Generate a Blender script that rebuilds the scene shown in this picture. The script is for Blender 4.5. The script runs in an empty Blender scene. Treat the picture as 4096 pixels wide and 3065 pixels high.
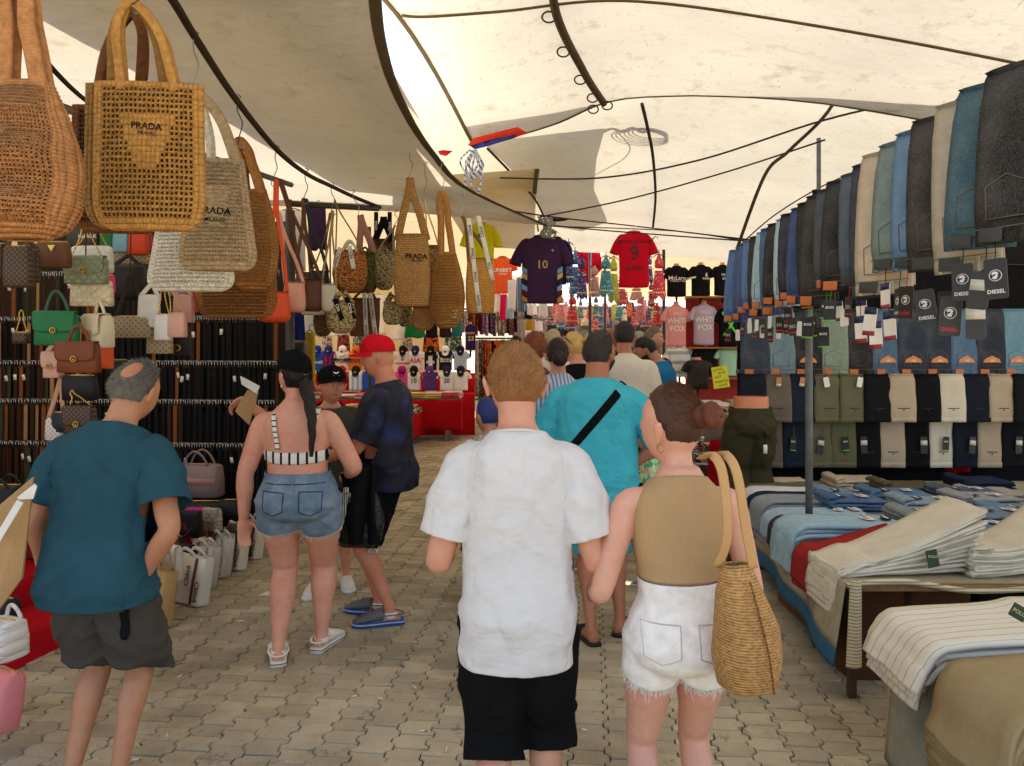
import bpy, bmesh, math, random
import numpy as np
from mathutils import Vector, Matrix, noise
from mathutils.bvhtree import BVHTree
random.seed(7)
R = math.radians; PI = math.pi
V = Vector
sc = bpy.context.scene; col = sc.collection
F = 3074.0; CH = 1.68
# ---------------------------------------------------------------- camera
cam_d = bpy.data.cameras.new('camera'); cam = bpy.data.objects.new('camera', cam_d); col.objects.link(cam)
cam.location = (0, 0, CH); cam.rotation_euler = (R(90), 0, 0)
cam_d.sensor_width = 36; cam_d.lens = F/4096*36; cam_d.shift_y = -132.5/4096
cam_d.clip_start = .05; cam_d.clip_end = 3000
sc.camera = cam
# ---------------------------------------------------------------- sky, sun, exposure
SUN_EL, SUN_AZ = 66.0, 18.0      # azimuth the light comes from, degrees clockwise from +Y (camera looks along +Y)
w = bpy.data.worlds.new('World'); sc.world = w; w.use_nodes = True
nt = w.node_tree; sky = nt.nodes.new('ShaderNodeTexSky'); sky.sky_type = 'NISHITA'; sky.sun_disc = False
sky.sun_elevation = R(SUN_EL); sky.sun_rotation = R(SUN_AZ); sky.dust_density = 2.0
nt.links.new(sky.outputs[0], nt.nodes['Background'].inputs[0]); nt.nodes['Background'].inputs[1].default_value = .11
sd = bpy.data.lights.new('sun', 'SUN'); sun = bpy.data.objects.new('sun', sd); col.objects.link(sun)
sd.energy = 4.0; sd.angle = R(.6); sd.color = (1, .94, .84)
SUNV = V((math.sin(R(SUN_AZ))*math.cos(R(SUN_EL)), math.cos(R(SUN_AZ))*math.cos(R(SUN_EL)), math.sin(R(SUN_EL))))
sun.rotation_euler = (-SUNV).to_track_quat('-Z', 'Y').to_euler(); sun.location = (0, -6, 20)
sc.view_settings.view_transform = 'Standard'; sc.view_settings.look = 'None'
sc.view_settings.exposure = 1.98; sc.view_settings.gamma = 1.0
sc.view_settings.use_white_balance = True; sc.view_settings.white_balance_temperature = 7150; sc.view_settings.white_balance_tint = 12
sc.render.engine = 'CYCLES'
try:
    sc.cycles.use_denoising = True; sc.cycles.max_bounces = 10; sc.cycles.diffuse_bounces = 6
    sc.cycles.transmission_bounces = 6; sc.cycles.transparent_max_bounces = 8; sc.cycles.caustics_reflective = False
    sc.cycles.caustics_refractive = False; sc.cycles.sample_clamp_indirect = 8
except Exception: pass

# ---------------------------------------------------------------- helpers
def P(x, y, d): return V(((x-2048)*d/F, d, CH+(1400-y)*d/F))
def lin(c):
    return tuple(((v/255)/12.92 if v/255 <= .04045 else ((v/255+.055)/1.055)**2.4) for v in c[:3])
def smooth(a, b, x):
    t = min(1, max(0, (x-a)/(b-a))) if b != a else float(x > a)
    return t*t*(3-2*t)

_tmp = bpy.data.scenes.new('evaluation')
def evaluated(o):
    '''mesh of an object with its modifiers, evaluated in an otherwise empty scene'''
    _tmp.collection.objects.link(o)
    with bpy.context.temp_override(scene=_tmp, view_layer=_tmp.view_layers[0]):
        dg = bpy.context.evaluated_depsgraph_get(); me = bpy.data.meshes.new_from_object(o.evaluated_get(dg))
    bpy.data.objects.remove(o); return me
_mats = {}
class NB:
    """a small node builder around one Principled material"""
    def __init__(s, name, color, rough=.8, spec=.25, metal=0):
        s.m = bpy.data.materials.new(name); s.m.use_nodes = True; s.t = s.m.node_tree
        s.b = s.t.nodes['Principled BSDF']; s.c = lin(color)
        s.b.inputs['Roughness'].default_value = rough; s.b.inputs['Metallic'].default_value = metal
        s.b.inputs['Specular IOR Level'].default_value = spec
        s.b.inputs['Base Color'].default_value = (*s.c, 1)
        s.co = s.n('ShaderNodeTexCoord').outputs['Object']; s.cur = None; s.hgt = None
    def n(s, t, **k):
        nd = s.t.nodes.new(t)
        for a, v in k.items(): setattr(nd, a, v)
        return nd
    def l(s, a, b): s.t.links.new(a, b)
    def noise(s, scale, detail=3, vec=None, stretch=None, rough=.55):
        nd = s.n('ShaderNodeTexNoise'); nd.inputs['Scale'].default_value = scale; nd.inputs['Detail'].default_value = detail
        nd.inputs['Roughness'].default_value = rough
        s.l(s.map(stretch) if stretch else (vec or s.co), nd.inputs['Vector']); return nd.outputs['Fac']
    def map(s, sc_=(1, 1, 1), rot=(0, 0, 0), loc=(0, 0, 0)):
        nd = s.n('ShaderNodeMapping'); nd.inputs['Scale'].default_value = sc_; nd.inputs['Rotation'].default_value = rot
        nd.inputs['Location'].default_value = loc
        s.l(s.co, nd.inputs['Vector']); return nd.outputs[0]
    def rng(s, fac, a, b, fa=0., fb=1.):
        nd = s.n('ShaderNodeMapRange'); s.l(fac, nd.inputs[0])
        for i, v in zip((1, 2, 3, 4), (fa, fb, a, b)): nd.inputs[i].default_value = v
        return nd.outputs[0]
    def math(s, op, a, b=None):
        nd = s.n('ShaderNodeMath', operation=op)
        for i, v in enumerate((a, b)):
            if v is None: continue
            if isinstance(v, (int, float)): nd.inputs[i].default_value = v
            else: s.l(v, nd.inputs[i])
        return nd.outputs[0]
    def getc(s):
        if s.cur is None:
            nd = s.n('ShaderNodeRGB'); nd.outputs[0].default_value = (*s.c, 1); s.cur = nd.outputs[0]
        return s.cur
    def vary(s, fac, amt):
        nd = s.n('ShaderNodeVectorMath', operation='SCALE'); s.l(s.getc(), nd.inputs[0])
        s.l(s.rng(fac, 1-amt, 1+amt, .25, .75), nd.inputs['Scale']); s.cur = nd.outputs[0]; return s
    def mixc(s, fac, color, fa=.5, fb=.5001, top=1.):
        nd = s.n('ShaderNodeMix', data_type='RGBA'); s.l(s.rng(fac, 0, top, fa, fb), nd.inputs['Factor'])
        s.l(s.getc(), nd.inputs['A']); nd.inputs['B'].default_value = (*lin(color), 1); s.cur = nd.outputs['Result']; return s
    def bump(s, h, dist=.002, strength=1.):
        nd = s.n('ShaderNodeBump'); nd.inputs['Distance'].default_value = dist; nd.inputs['Strength'].default_value = strength
        s.l(h, nd.inputs['Height'])
        if s.hgt is not None: s.l(s.hgt, nd.inputs['Normal'])
        s.hgt = nd.outputs[0]; return s
    def wave(s, period, axis='Z', dist=0, dscale=1, vec=None, prof='SIN', detail=1):
        nd = s.n('ShaderNodeTexWave', bands_direction=axis, wave_profile=prof); nd.inputs['Scale'].default_value = .31416/period
        nd.inputs['Distortion'].default_value = dist; nd.inputs['Detail Scale'].default_value = dscale; nd.inputs['Detail'].default_value = detail
        s.l(vec or s.co, nd.inputs['Vector']); return nd.outputs['Fac']
    def vor(s, scale, vec=None, feature='F1', out='Distance', rnd=1.):
        nd = s.n('ShaderNodeTexVoronoi', feature=feature); nd.inputs['Scale'].default_value = scale; nd.inputs['Randomness'].default_value = rnd
        s.l(vec or s.co, nd.inputs['Vector']); return nd.outputs[out]
    def done(s):
        if s.cur is not None: s.l(s.cur, s.b.inputs['Base Color'])
        if s.hgt is not None: s.l(s.hgt, s.b.inputs['Normal'])
        return s.m
def cached(fn):
    def g(*a, **k):
        key = (fn.__name__, a, tuple(sorted(k.items())))
        if key not in _mats: _mats[key] = fn(*a, **k)
        return _mats[key]
    return g
@cached
def cloth(c, var=.1, wr=.004, rough=.9, fine=700):
    b = NB('cloth', c, rough, .06)
    b.vary(b.noise(9, 4), var).bump(b.noise(11, 3, stretch=(1, 1, .6)), wr*1.6).bump(b.noise(fine, 2), .0006); return b.done()
@cached
def tshirt(c, var=.05, k=1., fine=500):
    b = NB('jersey_cloth', c, .92, .05); b.vary(b.noise(8, 4), var).vary(b.noise(fine, 2), .05)
    v1 = b.map((1, 1, .55), (0, R(28), R(10))); v2 = b.map((.6, 1, 1.2), (0, R(-18), R(25)))
    b.bump(b.math('ABSOLUTE', b.math('SUBTRACT', b.noise(5.5, 2, v1), .5)), .055*k).bump(b.math('ABSOLUTE', b.math('SUBTRACT', b.noise(11, 2, v2), .5)), .018*k).bump(b.noise(600, 2), .0006); return b.done()
@cached
def plain(c, rough=.5, spec=.4, var=.06, metal=0, bump=0.):
    b = NB('plain', c, rough, spec, metal); b.vary(b.noise(12, 4), var)
    if bump: b.bump(b.noise(160, 3), bump)
    return b.done()
@cached
def leather(c, rough=.48, spec=.3):
    b = NB('leather', c, rough, spec); b.vary(b.noise(10, 4), .1).bump(b.vor(420), .0008).bump(b.noise(10, 2), .003); return b.done()
@cached
def metal(c=(190, 188, 184), rough=.3):
    b = NB('metal', c, rough, .5, 1.); b.vary(b.noise(20, 4), .15); return b.done()
@cached
def painted(c, rough=.55):
    b = NB('painted_metal', c, rough, .4); b.vary(b.noise(14, 5), .25).mixc(b.noise(30, 5), (92, 62, 40), .62, .72, .7).bump(b.noise(60, 3), .001); return b.done()
@cached
def denim(c, fade=.35, fs=4.):
    b = NB('denim', c, .88, .08)
    c = tuple(min(255, int(v*1.10+4)) for v in c); b.c = lin(c); light = tuple(min(255, int(v+(205-v)*.55)) for v in c)
    b.mixc(b.noise(fs, 4), light, .45, .8, fade).vary(b.noise(24, 5), .16)
    b.mixc(b.noise(500, 2, stretch=(1, 1, .25)), light, .45, .75, .35)
    b.bump(b.noise(16, 4), .006).bump(b.noise(420, 2), .0008); return b.done()
@cached
def straw(c, row=95., c2=None, depth=.003, axis='Z'):
    """woven raffia: rows of slanted stitches"""
    b = NB('straw', c, .75, .2)
    dk = c2 or tuple(int(v*.45) for v in c)
    w1 = b.wave(1/row, axis, 1.2, 2.)
    st = b.wave(1.1/row, 'DIAGONAL', 2.5, 3.)
    h = b.math('MULTIPLY', b.math('ADD', w1, .25), b.math('ADD', b.math('MULTIPLY', st, .6), .4))
    b.mixc(h, dk, .55, .12, .85).vary(b.noise(60, 3), .3).vary(b.noise(7, 3), .12)
    b.bump(h, depth); return b.done()
@cached
def braid(c, c2=None, sc_=46., depth=.006):
    """thick braided seagrass"""
    b = NB('seagrass', c, .75, .2); dk = c2 or tuple(int(v*.35) for v in c)
    f = b.vor(sc_, b.map((1.0, 1.0, 2.2), (0, R(24), 0)), 'F1')
    b.mixc(f, dk, .35, .75, .9).vary(b.noise(90, 3), .3).bump(b.math('SUBTRACT', 1., f), depth); return b.done()
@cached
def knit(c, sc_=70., dark=.45):
    b = NB('knit', c, .85, .15); dk = tuple(int(v*dark) for v in c)
    f = b.vor(sc_, b.map((1.3, 1.3, .8)), 'F1', rnd=.35)
    b.mixc(f, dk, .62, .8, .9).vary(b.noise(8, 3), .12).bump(b.math('SUBTRACT', 1., f), .004); return b.done()
@cached
def stripes(c, c2, period=.06, width=.5, axis='X', wob=.0):
    b = NB('stripes', c, .88, .12); b.mixc(b.wave(period, axis, wob, 4.), c2, 1-width-.02, 1-width+.02)
    b.vary(b.noise(9, 4), .1).bump(b.noise(14, 3), .004); return b.done()
@cached
def blotch(c, c2, c3=None, sc_=9., rough=.85):
    b = NB('print', c, rough, .2); b.mixc(b.noise(sc_, 5), c2, .5, .56)
    if c3: b.mixc(b.vor(sc_*3.3, out='Color'), c3, .62, .66)
    b.vary(b.noise(12, 4), .15).bump(b.noise(14, 3), .004); return b.done()
@cached
def floral(c, c2, c3, c4, sc_=18.):
    b = NB('floral', c, .85, .2); b.mixc(b.noise(sc_, 4, stretch=(1, 1.2, .7)), c2, .52, .55)
    b.mixc(b.noise(sc_*1.3, 3, stretch=(1.3, 1, .9)), c3, .58, .6).mixc(b.noise(sc_*1.7, 2, stretch=(.8, 1, 1.2)), c4, .62, .64)
    b.bump(b.noise(14, 3), .004); return b.done()
@cached
def sequin(c):
    b = NB('sequin', c, .35, .6); b.b.inputs['Metallic'].default_value = .25
    b.vary(b.vor(160, out='Distance'), .5).mixc(b.vor(60, out='Color'), (235, 230, 225), .78, .82, .6).bump(b.noise(120, 3), .004); return b.done()
@cached
def quilt(c, q=26., rough=.45):
    b = NB('quilted_leather', c, rough, .4)
    def tri(rot):
        m = b.map((q, q, q), (0, rot, 0)); sx = b.n('ShaderNodeSeparateXYZ'); b.l(m, sx.inputs[0])
        return b.math('PINGPONG', sx.outputs[0], .5)
    h = b.math('MINIMUM', tri(R(45)), tri(R(-45)))
    b.vary(b.noise(10, 3), .08).bump(b.math('POWER', h, .5), .010); return b.done()
@cached
def monogram(c, c2, sc_=55.):
    b = NB('monogram_canvas', c, .5, .35); f = b.vor(sc_, b.map((1, .01, 1), (0, R(45), 0)), rnd=0.)
    b.mixc(f, c2, .32, .26, .8).vary(b.noise(14, 3), .1); return b.done()
@cached
def skin(c, red=.35):
    b = NB('skin', c, .46, .35)
    b.mixc(b.noise(5.5, 5, rough=.65), (int(c[0]*.98), int(c[1]*.72), int(c[2]*.66)), .42, .75, red).vary(b.noise(30, 3), .06)
    b.bump(b.noise(260, 3), .0006)
    b.b.inputs['Subsurface Weight'].default_value = .0
    return b.done()
@cached
def hairm(c, var=.45):
    b = NB('hair', c, .55, .3); b.vary(b.noise(150, 3, stretch=(1, 1, .3)), var*.6).vary(b.noise(14, 2), .22)
    b.bump(b.noise(190, 3, stretch=(1, 1, .3)), .004); return b.done()
@cached
def plastic_film(c=(215, 215, 215), alpha=.35):
    b = NB('plastic_film', c, .12, .7); b.b.inputs['Alpha'].default_value = alpha; b.bump(b.noise(22, 4), .02); return b.done()

class MB:
    def __init__(s): s.v = []; s.f = []
    def add(s, vs, fs):
        o = len(s.v); s.v += [tuple(p) for p in vs]; s.f += [tuple(i+o for i in f) for f in fs]; return s
    def box(s, c, size, rot=None):
        c = V(c); h = V(size)/2; m = rot or Matrix.Identity(3)
        vs = [c+m@V((x*h.x, y*h.y, z*h.z)) for x in (-1, 1) for y in (-1, 1) for z in (-1, 1)]
        return s.add(vs, [(0, 1, 3, 2), (4, 6, 7, 5), (0, 4, 5, 1), (2, 3, 7, 6), (0, 2, 6, 4), (1, 5, 7, 3)])
    def loft(s, rings, cap0=True, cap1=True, closed=True):
        n = len(rings[0]); vs = [p for r in rings for p in r]; fs = []
        for i in range(len(rings)-1):
            for j in range(n if closed else n-1):
                k = (j+1) % n; fs.append((i*n+j, i*n+k, (i+1)*n+k, (i+1)*n+j))
        if closed and cap0: fs.append(tuple(range(n-1, -1, -1)))
        if closed and cap1: fs.append(tuple((len(rings)-1)*n+j for j in range(n)))
        return s.add(vs, fs)
    def tube(s, path, r, n=8, k=4, flat=1., up=None, cap=True):
        """round or flat (flat<1) tube along a Catmull-Rom curve"""
        pts, rr = spline([V(p) for p in path], r, k)
        rings = []; t = (pts[1]-pts[0]).normalized()
        nrm = V(up) if up is not None else (V((0, 0, 1)) if abs(t.z) < .9 else V((1, 0, 0)))
        for i, p in enumerate(pts):
            t = (pts[min(i+1, len(pts)-1)]-pts[max(i-1, 0)])
            if t.length < 1e-9: t = V((0, 0, 1))
            t.normalize(); a = V(up) if up is not None else nrm
            a = (a-t*a.dot(t)); a = a.normalized() if a.length > 1e-6 else t.orthogonal().normalized()
            nrm = a; bb = t.cross(a)
            rings.append([p+a*math.cos(q)*rr[i]*flat+bb*math.sin(q)*rr[i] for q in (2*PI*j/n for j in range(n))])
        return s.loft(rings, cap, cap)
    def prism(s, outline, y0, y1, m=None):
        """outline in (x,z), extruded along y"""
        n = len(outline); m = m or Matrix.Identity(4)
        vs = [m@V((x, y0, z)) for x, z in outline]+[m@V((x, y1, z)) for x, z in outline]
        fs = [tuple(range(n)), tuple(range(2*n-1, n-1, -1))]+[(i, i+n, (i+1) % n+n, (i+1) % n) for i in range(n)]
        return s.add(vs, fs)
    def sheet(s, fn, nu, nv):
        vs = [fn(i/nu, j/nv) for j in range(nv+1) for i in range(nu+1)]
        return s.add(vs, [(j*(nu+1)+i, j*(nu+1)+i+1, (j+1)*(nu+1)+i+1, (j+1)*(nu+1)+i) for j in range(nv) for i in range(nu)])
    def net(s, fn, nu, nv, hole=lambda u, v: .55, th=.006, jit=.0):
        """crochet net: every cell of the grid is a frame around a hole"""
        g = [[V(fn(i/nu, j/nv)) for i in range(nu+1)] for j in range(nv+1)]
        for j in range(nv):
            for i in range(nu):
                c = [g[j][i], g[j][i+1], g[j+1][i+1], g[j+1][i]]; m = (c[0]+c[1]+c[2]+c[3])/4
                h = hole((i+.5)/nu, (j+.5)/nv)
                nn = (c[1]-c[0]).cross(c[3]-c[0])
                nn = nn.normalized()*th if nn.length > 1e-9 else V((0, 0, 0))
                if h <= 0: s.add([c[0]+nn*.5, c[1]+nn*.5, c[2]+nn*.5, c[3]+nn*.5, m+nn*1.3], [(0, 1, 4), (1, 2, 4), (2, 3, 4), (3, 0, 4)]); continue
                d = V((random.uniform(-jit, jit), 0, random.uniform(-jit, jit)))
                inn = [p.lerp(m, 1-h)+d for p in c]; mid = [p.lerp(q, .5)+nn for p, q in zip(c, inn)]
                vs = c+mid+inn
                s.add(vs, [(k, (k+1) % 4, 4+(k+1) % 4, 4+k) for k in range(4)]+[(4+k, 4+(k+1) % 4, 8+(k+1) % 4, 8+k) for k in range(4)])
        return s
    def mesh(s, name='mesh', smooth=True):
        me = bpy.data.meshes.new(name); me.from_pydata(s.v, [], s.f); me.update()
        if smooth: me.polygons.foreach_set('use_smooth', [True]*len(me.polygons))
        return me
    def build(s, name, mat, parent=None, smooth=True, solid=0, sub=0, bev=0, auto=False):
        o = obj(name, s.mesh(name, smooth), mat, parent)
        if bev: md = o.modifiers.new('bevel', 'BEVEL'); md.width = bev; md.segments = 2; md.limit_method = 'ANGLE'; md.angle_limit = R(35)
        if solid: md = o.modifiers.new('solid', 'SOLIDIFY'); md.thickness = abs(solid); md.offset = -1 if solid > 0 else 0
        if sub: md = o.modifiers.new('sub', 'SUBSURF'); md.levels = md.render_levels = sub
        return o
def spline(pts, r, k):
    rr = list(r) if isinstance(r, (list, tuple)) else [r]*len(pts)
    if k <= 1 or len(pts) < 3: 
        if len(pts) >= 3 or k <= 1: return pts, rr
        return [pts[0].lerp(pts[1], i/k) for i in range(k+1)], [rr[0]+(rr[1]-rr[0])*i/k for i in range(k+1)]
    out, ro = [], []
    for i in range(len(pts)-1):
        p0, p1, p2, p3 = pts[max(i-1, 0)], pts[i], pts[i+1], pts[min(i+2, len(pts)-1)]
        for j in range(k):
            t = j/k; out.append(.5*((2*p1)+(p2-p0)*t+(2*p0-5*p1+4*p2-p3)*t*t+(3*p1-p0-3*p2+p3)*t**3))
            ro.append(rr[i]+(rr[i+1]-rr[i])*(t*t*(3-2*t)))
    out.append(pts[-1]); ro.append(rr[-1]); return out, ro
def ring(c, rx, ry, n=20, e=2., ax=V((1, 0, 0)), ay=V((0, 1, 0))):
    c = V(c); out = []
    for j in range(n):
        q = 2*PI*j/n; a, b = math.cos(q), math.sin(q)
        out.append(c+ax*(rx*math.copysign(abs(a)**(2/e), a))+ay*(ry*math.copysign(abs(b)**(2/e), b)))
    return out
def obj(name, me, mat, parent=None):
    o = bpy.data.objects.new(name, me); col.objects.link(o)
    if mat is not None and not me.materials: me.materials.append(mat)
    if parent is not None: o.parent = parent
    return o
def tag(o, label=None, cat=None, group=None, kind=None):
    for k, v in (('label', label), ('category', cat), ('group', group), ('kind', kind)):
        if v: o[k] = v
    return o
def thing(name, label, cat, loc=(0, 0, 0), rz=0, group=None, rot=None, s=1.):
    o = bpy.data.objects.new(name, None); col.objects.link(o); o.location = loc; o.empty_display_size = .1
    o.rotation_euler = rot if rot else (0, 0, rz); o.scale = (s, s, s)
    return tag(o, label, cat, group)
def kids(o): return KID.get(o.name, None) or [c for c in bpy.data.objects if c.parent == o]
KID = {}
def snapshot(o):
    """remember a thing's parts once so that copies need no search"""
    ch = [c for c in bpy.data.objects if c.parent == o]; KID[o.name] = ch
    for c in ch: snapshot(c)
    return o
def dup(o, loc=None, rz=None, label=None, parent=None, mats=None, group=None, scale=None, rot=None):
    c = o.copy(); col.objects.link(c); c.parent = parent
    if loc is not None: c.location = loc
    if rz is not None: c.rotation_euler = (0, 0, rz)
    if rot is not None: c.rotation_euler = rot
    if scale is not None: c.scale = scale if isinstance(scale, tuple) else (scale,)*3
    if label: c['label'] = label
    if group: c['group'] = group
    for ch in KID.get(o.name, []):
        d = dup(ch, parent=c, mats=mats)
    if mats and o.type == 'MESH':
        nm = o.name.split('.')[0]
        if nm in mats:
            c.material_slots[0].link = 'OBJECT'; c.material_slots[0].material = mats[nm]
    return c
_txt = {}
def text_mesh(s, size, font_bold=False, spread=1., shear=0):
    key = (s, round(size, 4), font_bold, spread, shear)
    if key not in _txt:
        cu = bpy.data.curves.new('t', 'FONT'); cu.body = s; cu.size = size; cu.align_x = 'CENTER'; cu.align_y = 'CENTER'
        cu.resolution_u = 2; cu.space_character = spread; cu.shear = shear
        if font_bold: cu.offset = size*.018
        me = evaluated(bpy.data.objects.new('t', cu)); _txt[key] = ([tuple(v.co) for v in me.vertices], [tuple(p.vertices) for p in me.polygons])
    return _txt[key]
def lettering(s, size, mat, parent, m, bold=True, bvh=None, off=.003, spread=1., shear=0, name='lettering', sx=1.):
    """writing as thin raised mesh; m places the text plane (x right, y up, z out); with bvh it is laid onto that surface"""
    vs, fs = text_mesh(s, size, bold, spread, shear); out = []
    for x, y, z in vs:
        p = m@V((x*sx, y, 0))
        if bvh is not None:
            zd = (m.to_3x3()@V((0, 0, 1))).normalized(); h = bvh.ray_cast(p+zd*.3, -zd, .8)
            if h[0] is not None: p = h[0]
            p = p+zd*off
        out.append(p)
    mb = MB(); mb.add(out, fs); return mb.build(name, mat, parent, smooth=False)
def face_m(loc, rz=0, roll=0, tilt=0):
    """a frame whose z points to -y (towards the camera) at rz = 0, x right, y up"""
    return Matrix.Translation(loc)@Matrix.Rotation(rz, 4, 'Z')@Matrix.Rotation(R(90)+tilt, 4, 'X')@Matrix.Rotation(roll, 4, 'Z')
def bvh_of(o):
    me = o.data; return BVHTree.FromPolygons([v.co.copy() for v in me.vertices], [tuple(p.vertices) for p in me.polygons])
BLACK, WHITE = (22, 22, 24), (232, 230, 226)
# ---------------------------------------------------------------- ground and paving
AX = .10                                   # the aisle runs slightly to the right: x grows AX per metre of depth
AROT = math.atan(AX)
def aisle(u, y, z=0): return V((u+AX*y, y, z))
b = NB('joint_sand', (50, 43, 34), .95, .1); b.vary(b.noise(30, 4), .3); M_SAND = b.done()
mb = MB(); mb.add([(-300, -300, -.014), (300, -300, -.014), (300, 600, -.014), (-300, 600, -.014)], [(0, 1, 2, 3)])
b = NB('street_concrete', (158, 148, 130), .9, .15); b.vary(b.noise(2, 5), .15); tag(mb.build('ground', b.done(), smooth=False), kind='structure')
mb = MB(); mb.add([(-8, 1.75, -.010), (8, 1.75, -.010), (8, 27, -.010), (-8, 27, -.010)], [(0, 1, 2, 3)]); tag(mb.build('paving_bed', M_SAND, smooth=False), kind='structure')
b = NB('paver_concrete', (182, 168, 142), .88, .2)
inf = b.n('ShaderNodeObjectInfo')
b.vary(b.noise(3.1, 5, b.n('ShaderNodeNewGeometry').outputs['Position']), .17)
geo = b.n('ShaderNodeNewGeometry').outputs['Position']
b.mixc(b.noise(.9, 6, geo, rough=.65), (124, 108, 84), .46, .70, .8)
b.mixc(b.vor(130, geo), (206, 196, 172), .17, .12, .75)
b.mixc(b.noise(170, 3, geo), (84, 76, 62), .58, .72, .6).mixc(b.noise(5.5, 6, geo, rough=.75), (58, 50, 40), .60, .70, .85)
b.vary(inf.outputs['Random'], .09); b.vary(b.n('ShaderNodeNewGeometry').outputs['Random Per Island'], .12)
b.bump(b.noise(140, 3, geo), .0035).bump(b.noise(9, 3, geo), .006); M_PAVER = b.done()
PW, PD = .152, .114
def paver_outline(odd):
    zig = [(0, 0), (0, .17), (.1, .31), (.1, .69), (0, .83), (0, 1)]
    if odd: zig = [(.1-a, t) for a, t in zig]
    L = [(-PW/2+(a-.05)*.22, -PD/2+t*PD) for a, t in zig]; Rr = [(PW/2+(a-.05)*.22, -PD/2+t*PD) for a, t in zig]
    return Rr+L[::-1]
def inset(o, g):
    n = len(o); out = []
    for i in range(n):
        p0, p1, p2 = V(o[i-1]), V(o[i]), V(o[(i+1) % n]); e1, e2 = (p1-p0).normalized(), (p2-p1).normalized()
        n1, n2 = V((-e1.y, e1.x)), V((-e2.y, e2.x)); m = (n1+n2); m = m/max(.35, m.length_squared)*2; out.append(tuple(p1+m*g))
    return out
PV = []
for odd in (0, 1):
    o0 = paver_outline(odd); o1, o2 = inset(o0, .0024), inset(o0, .0058); n = len(o0)
    vs = [(x, y, -.03) for x, y in o1]+[(x, y, -.0055) for x, y in o1]+[(x, y, 0) for x, y in o2]
    fs = [(i, (i+1) % n, n+(i+1) % n, n+i) for i in range(n)]+[(n+i, n+(i+1) % n, 2*n+(i+1) % n, 2*n+i) for i in range(n)]+[tuple(2*n+i for i in range(n))]
    mb = MB(); mb.add(vs, fs); me = mb.mesh('paver', False); me.materials.append(M_PAVER); PV.append((vs, fs, me))
pavement = thing('pavement', None, None, (0, 0, 0)); pavement['kind'] = 'structure'
cells = []
rng = random.Random(3)
for i in range(-48, 62):
    for j in range(16, 222):
        u = i*PW; y = j*PD+(.5*PD if i % 2 else 0)
        p = Matrix.Rotation(-AROT, 3, 'Z')@V((u, y, 0))
        if abs(p.x) > .68*p.y+.35: continue
        if y > 9 and not (-4.6 < u < 2.6): continue
        if u < -3.2 and 3.6 < y < 8: continue
        if u > 1.9 and y > 5.0: continue
        cells.append((p.y, p, rng.gauss(0, .0026), rng.gauss(0, .014), rng.gauss(0, .010), rng.gauss(0, .008), i % 2))
cells.sort(key=lambda c: c[0])
rest = MB(); nobj = 0
for k, (d, p, dz, rx, ry, rz, odd) in enumerate(cells):
    pv, pf, pav_me = PV[odd]
    if nobj < 300 and d > 2.95 and abs(p.x) < .66*d:
        o = bpy.data.objects.new('paver', pav_me); col.objects.link(o); o.parent = pavement
        o.location = (p.x, p.y, dz); o.rotation_euler = (rx, ry, -AROT+rz); nobj += 1
    else:
        m = Matrix.Translation((p.x, p.y, dz))@Matrix.Rotation(-AROT+rz, 4, 'Z')@Matrix.Rotation(rx, 4, 'X')@Matrix.Rotation(ry, 4, 'Y')
        rest.add([m@V(q) for q in pv], pf)
o = rest.build('paver_field', M_PAVER, pavement, smooth=False); o['kind'] = 'stuff'

# ---------------------------------------------------------------- canopies
def canvas_mat(c, stain=.45, trans=.20):
    b = NB('canvas', c, .9, .1); t = b.t; t.nodes.remove(b.b)
    b.vary(b.noise(.8, 5), .13).mixc(b.noise(3.2, 6, rough=.7), (150, 135, 100), .55, .75, stain)
    b.mixc(b.noise(26, 4, stretch=(1, .35, 1)), (165, 150, 118), .62, .75, stain*.8).vary(b.noise(220, 2), .05)
    d = b.n('ShaderNodeBsdfDiffuse'); tr = b.n('ShaderNodeBsdfTranslucent'); mx = b.n('ShaderNodeMixShader'); mx.inputs[0].default_value = trans
    bp = b.n('ShaderNodeBump'); bp.inputs['Distance'].default_value = .02; b.l(b.noise(5, 4), bp.inputs['Height'])
    for s_ in (d, tr): b.l(b.cur, s_.inputs['Color']); b.l(bp.outputs[0], s_.inputs['Normal'])
    b.l(d.outputs[0], mx.inputs[1]); b.l(tr.outputs[0], mx.inputs[2]); b.l(mx.outputs[0], t.nodes['Material Output'].inputs[0]); return b.m
M_CAN = canvas_mat((218, 212, 196)); M_CAN2 = canvas_mat((222, 202, 164)); M_CAN3 = canvas_mat((212, 208, 194), .45, .17)
M_BIND = cloth((104, 90, 68)); M_ROPE = cloth((64, 52, 42)); M_WIRE = metal((150, 146, 138), .4); M_POLE = painted((92, 96, 92))
def bil(grid):
    """smooth surface through a grid of control points (rows of Vectors)"""
    nr, nc = len(grid), len(grid[0])
    def cr(a, t):
        n = len(a)-1; i = min(int(t*n), n-1); f = t*n-i
        p0, p1, p2, p3 = a[max(i-1, 0)], a[i], a[i+1], a[min(i+2, n)]
        return .5*((2*p1)+(p2-p0)*f+(2*p0-5*p1+4*p2-p3)*f*f+(3*p1-p0-3*p2+p3)*f**3)
    return lambda u, v: cr([cr(row, u) for row in grid], v)
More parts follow.
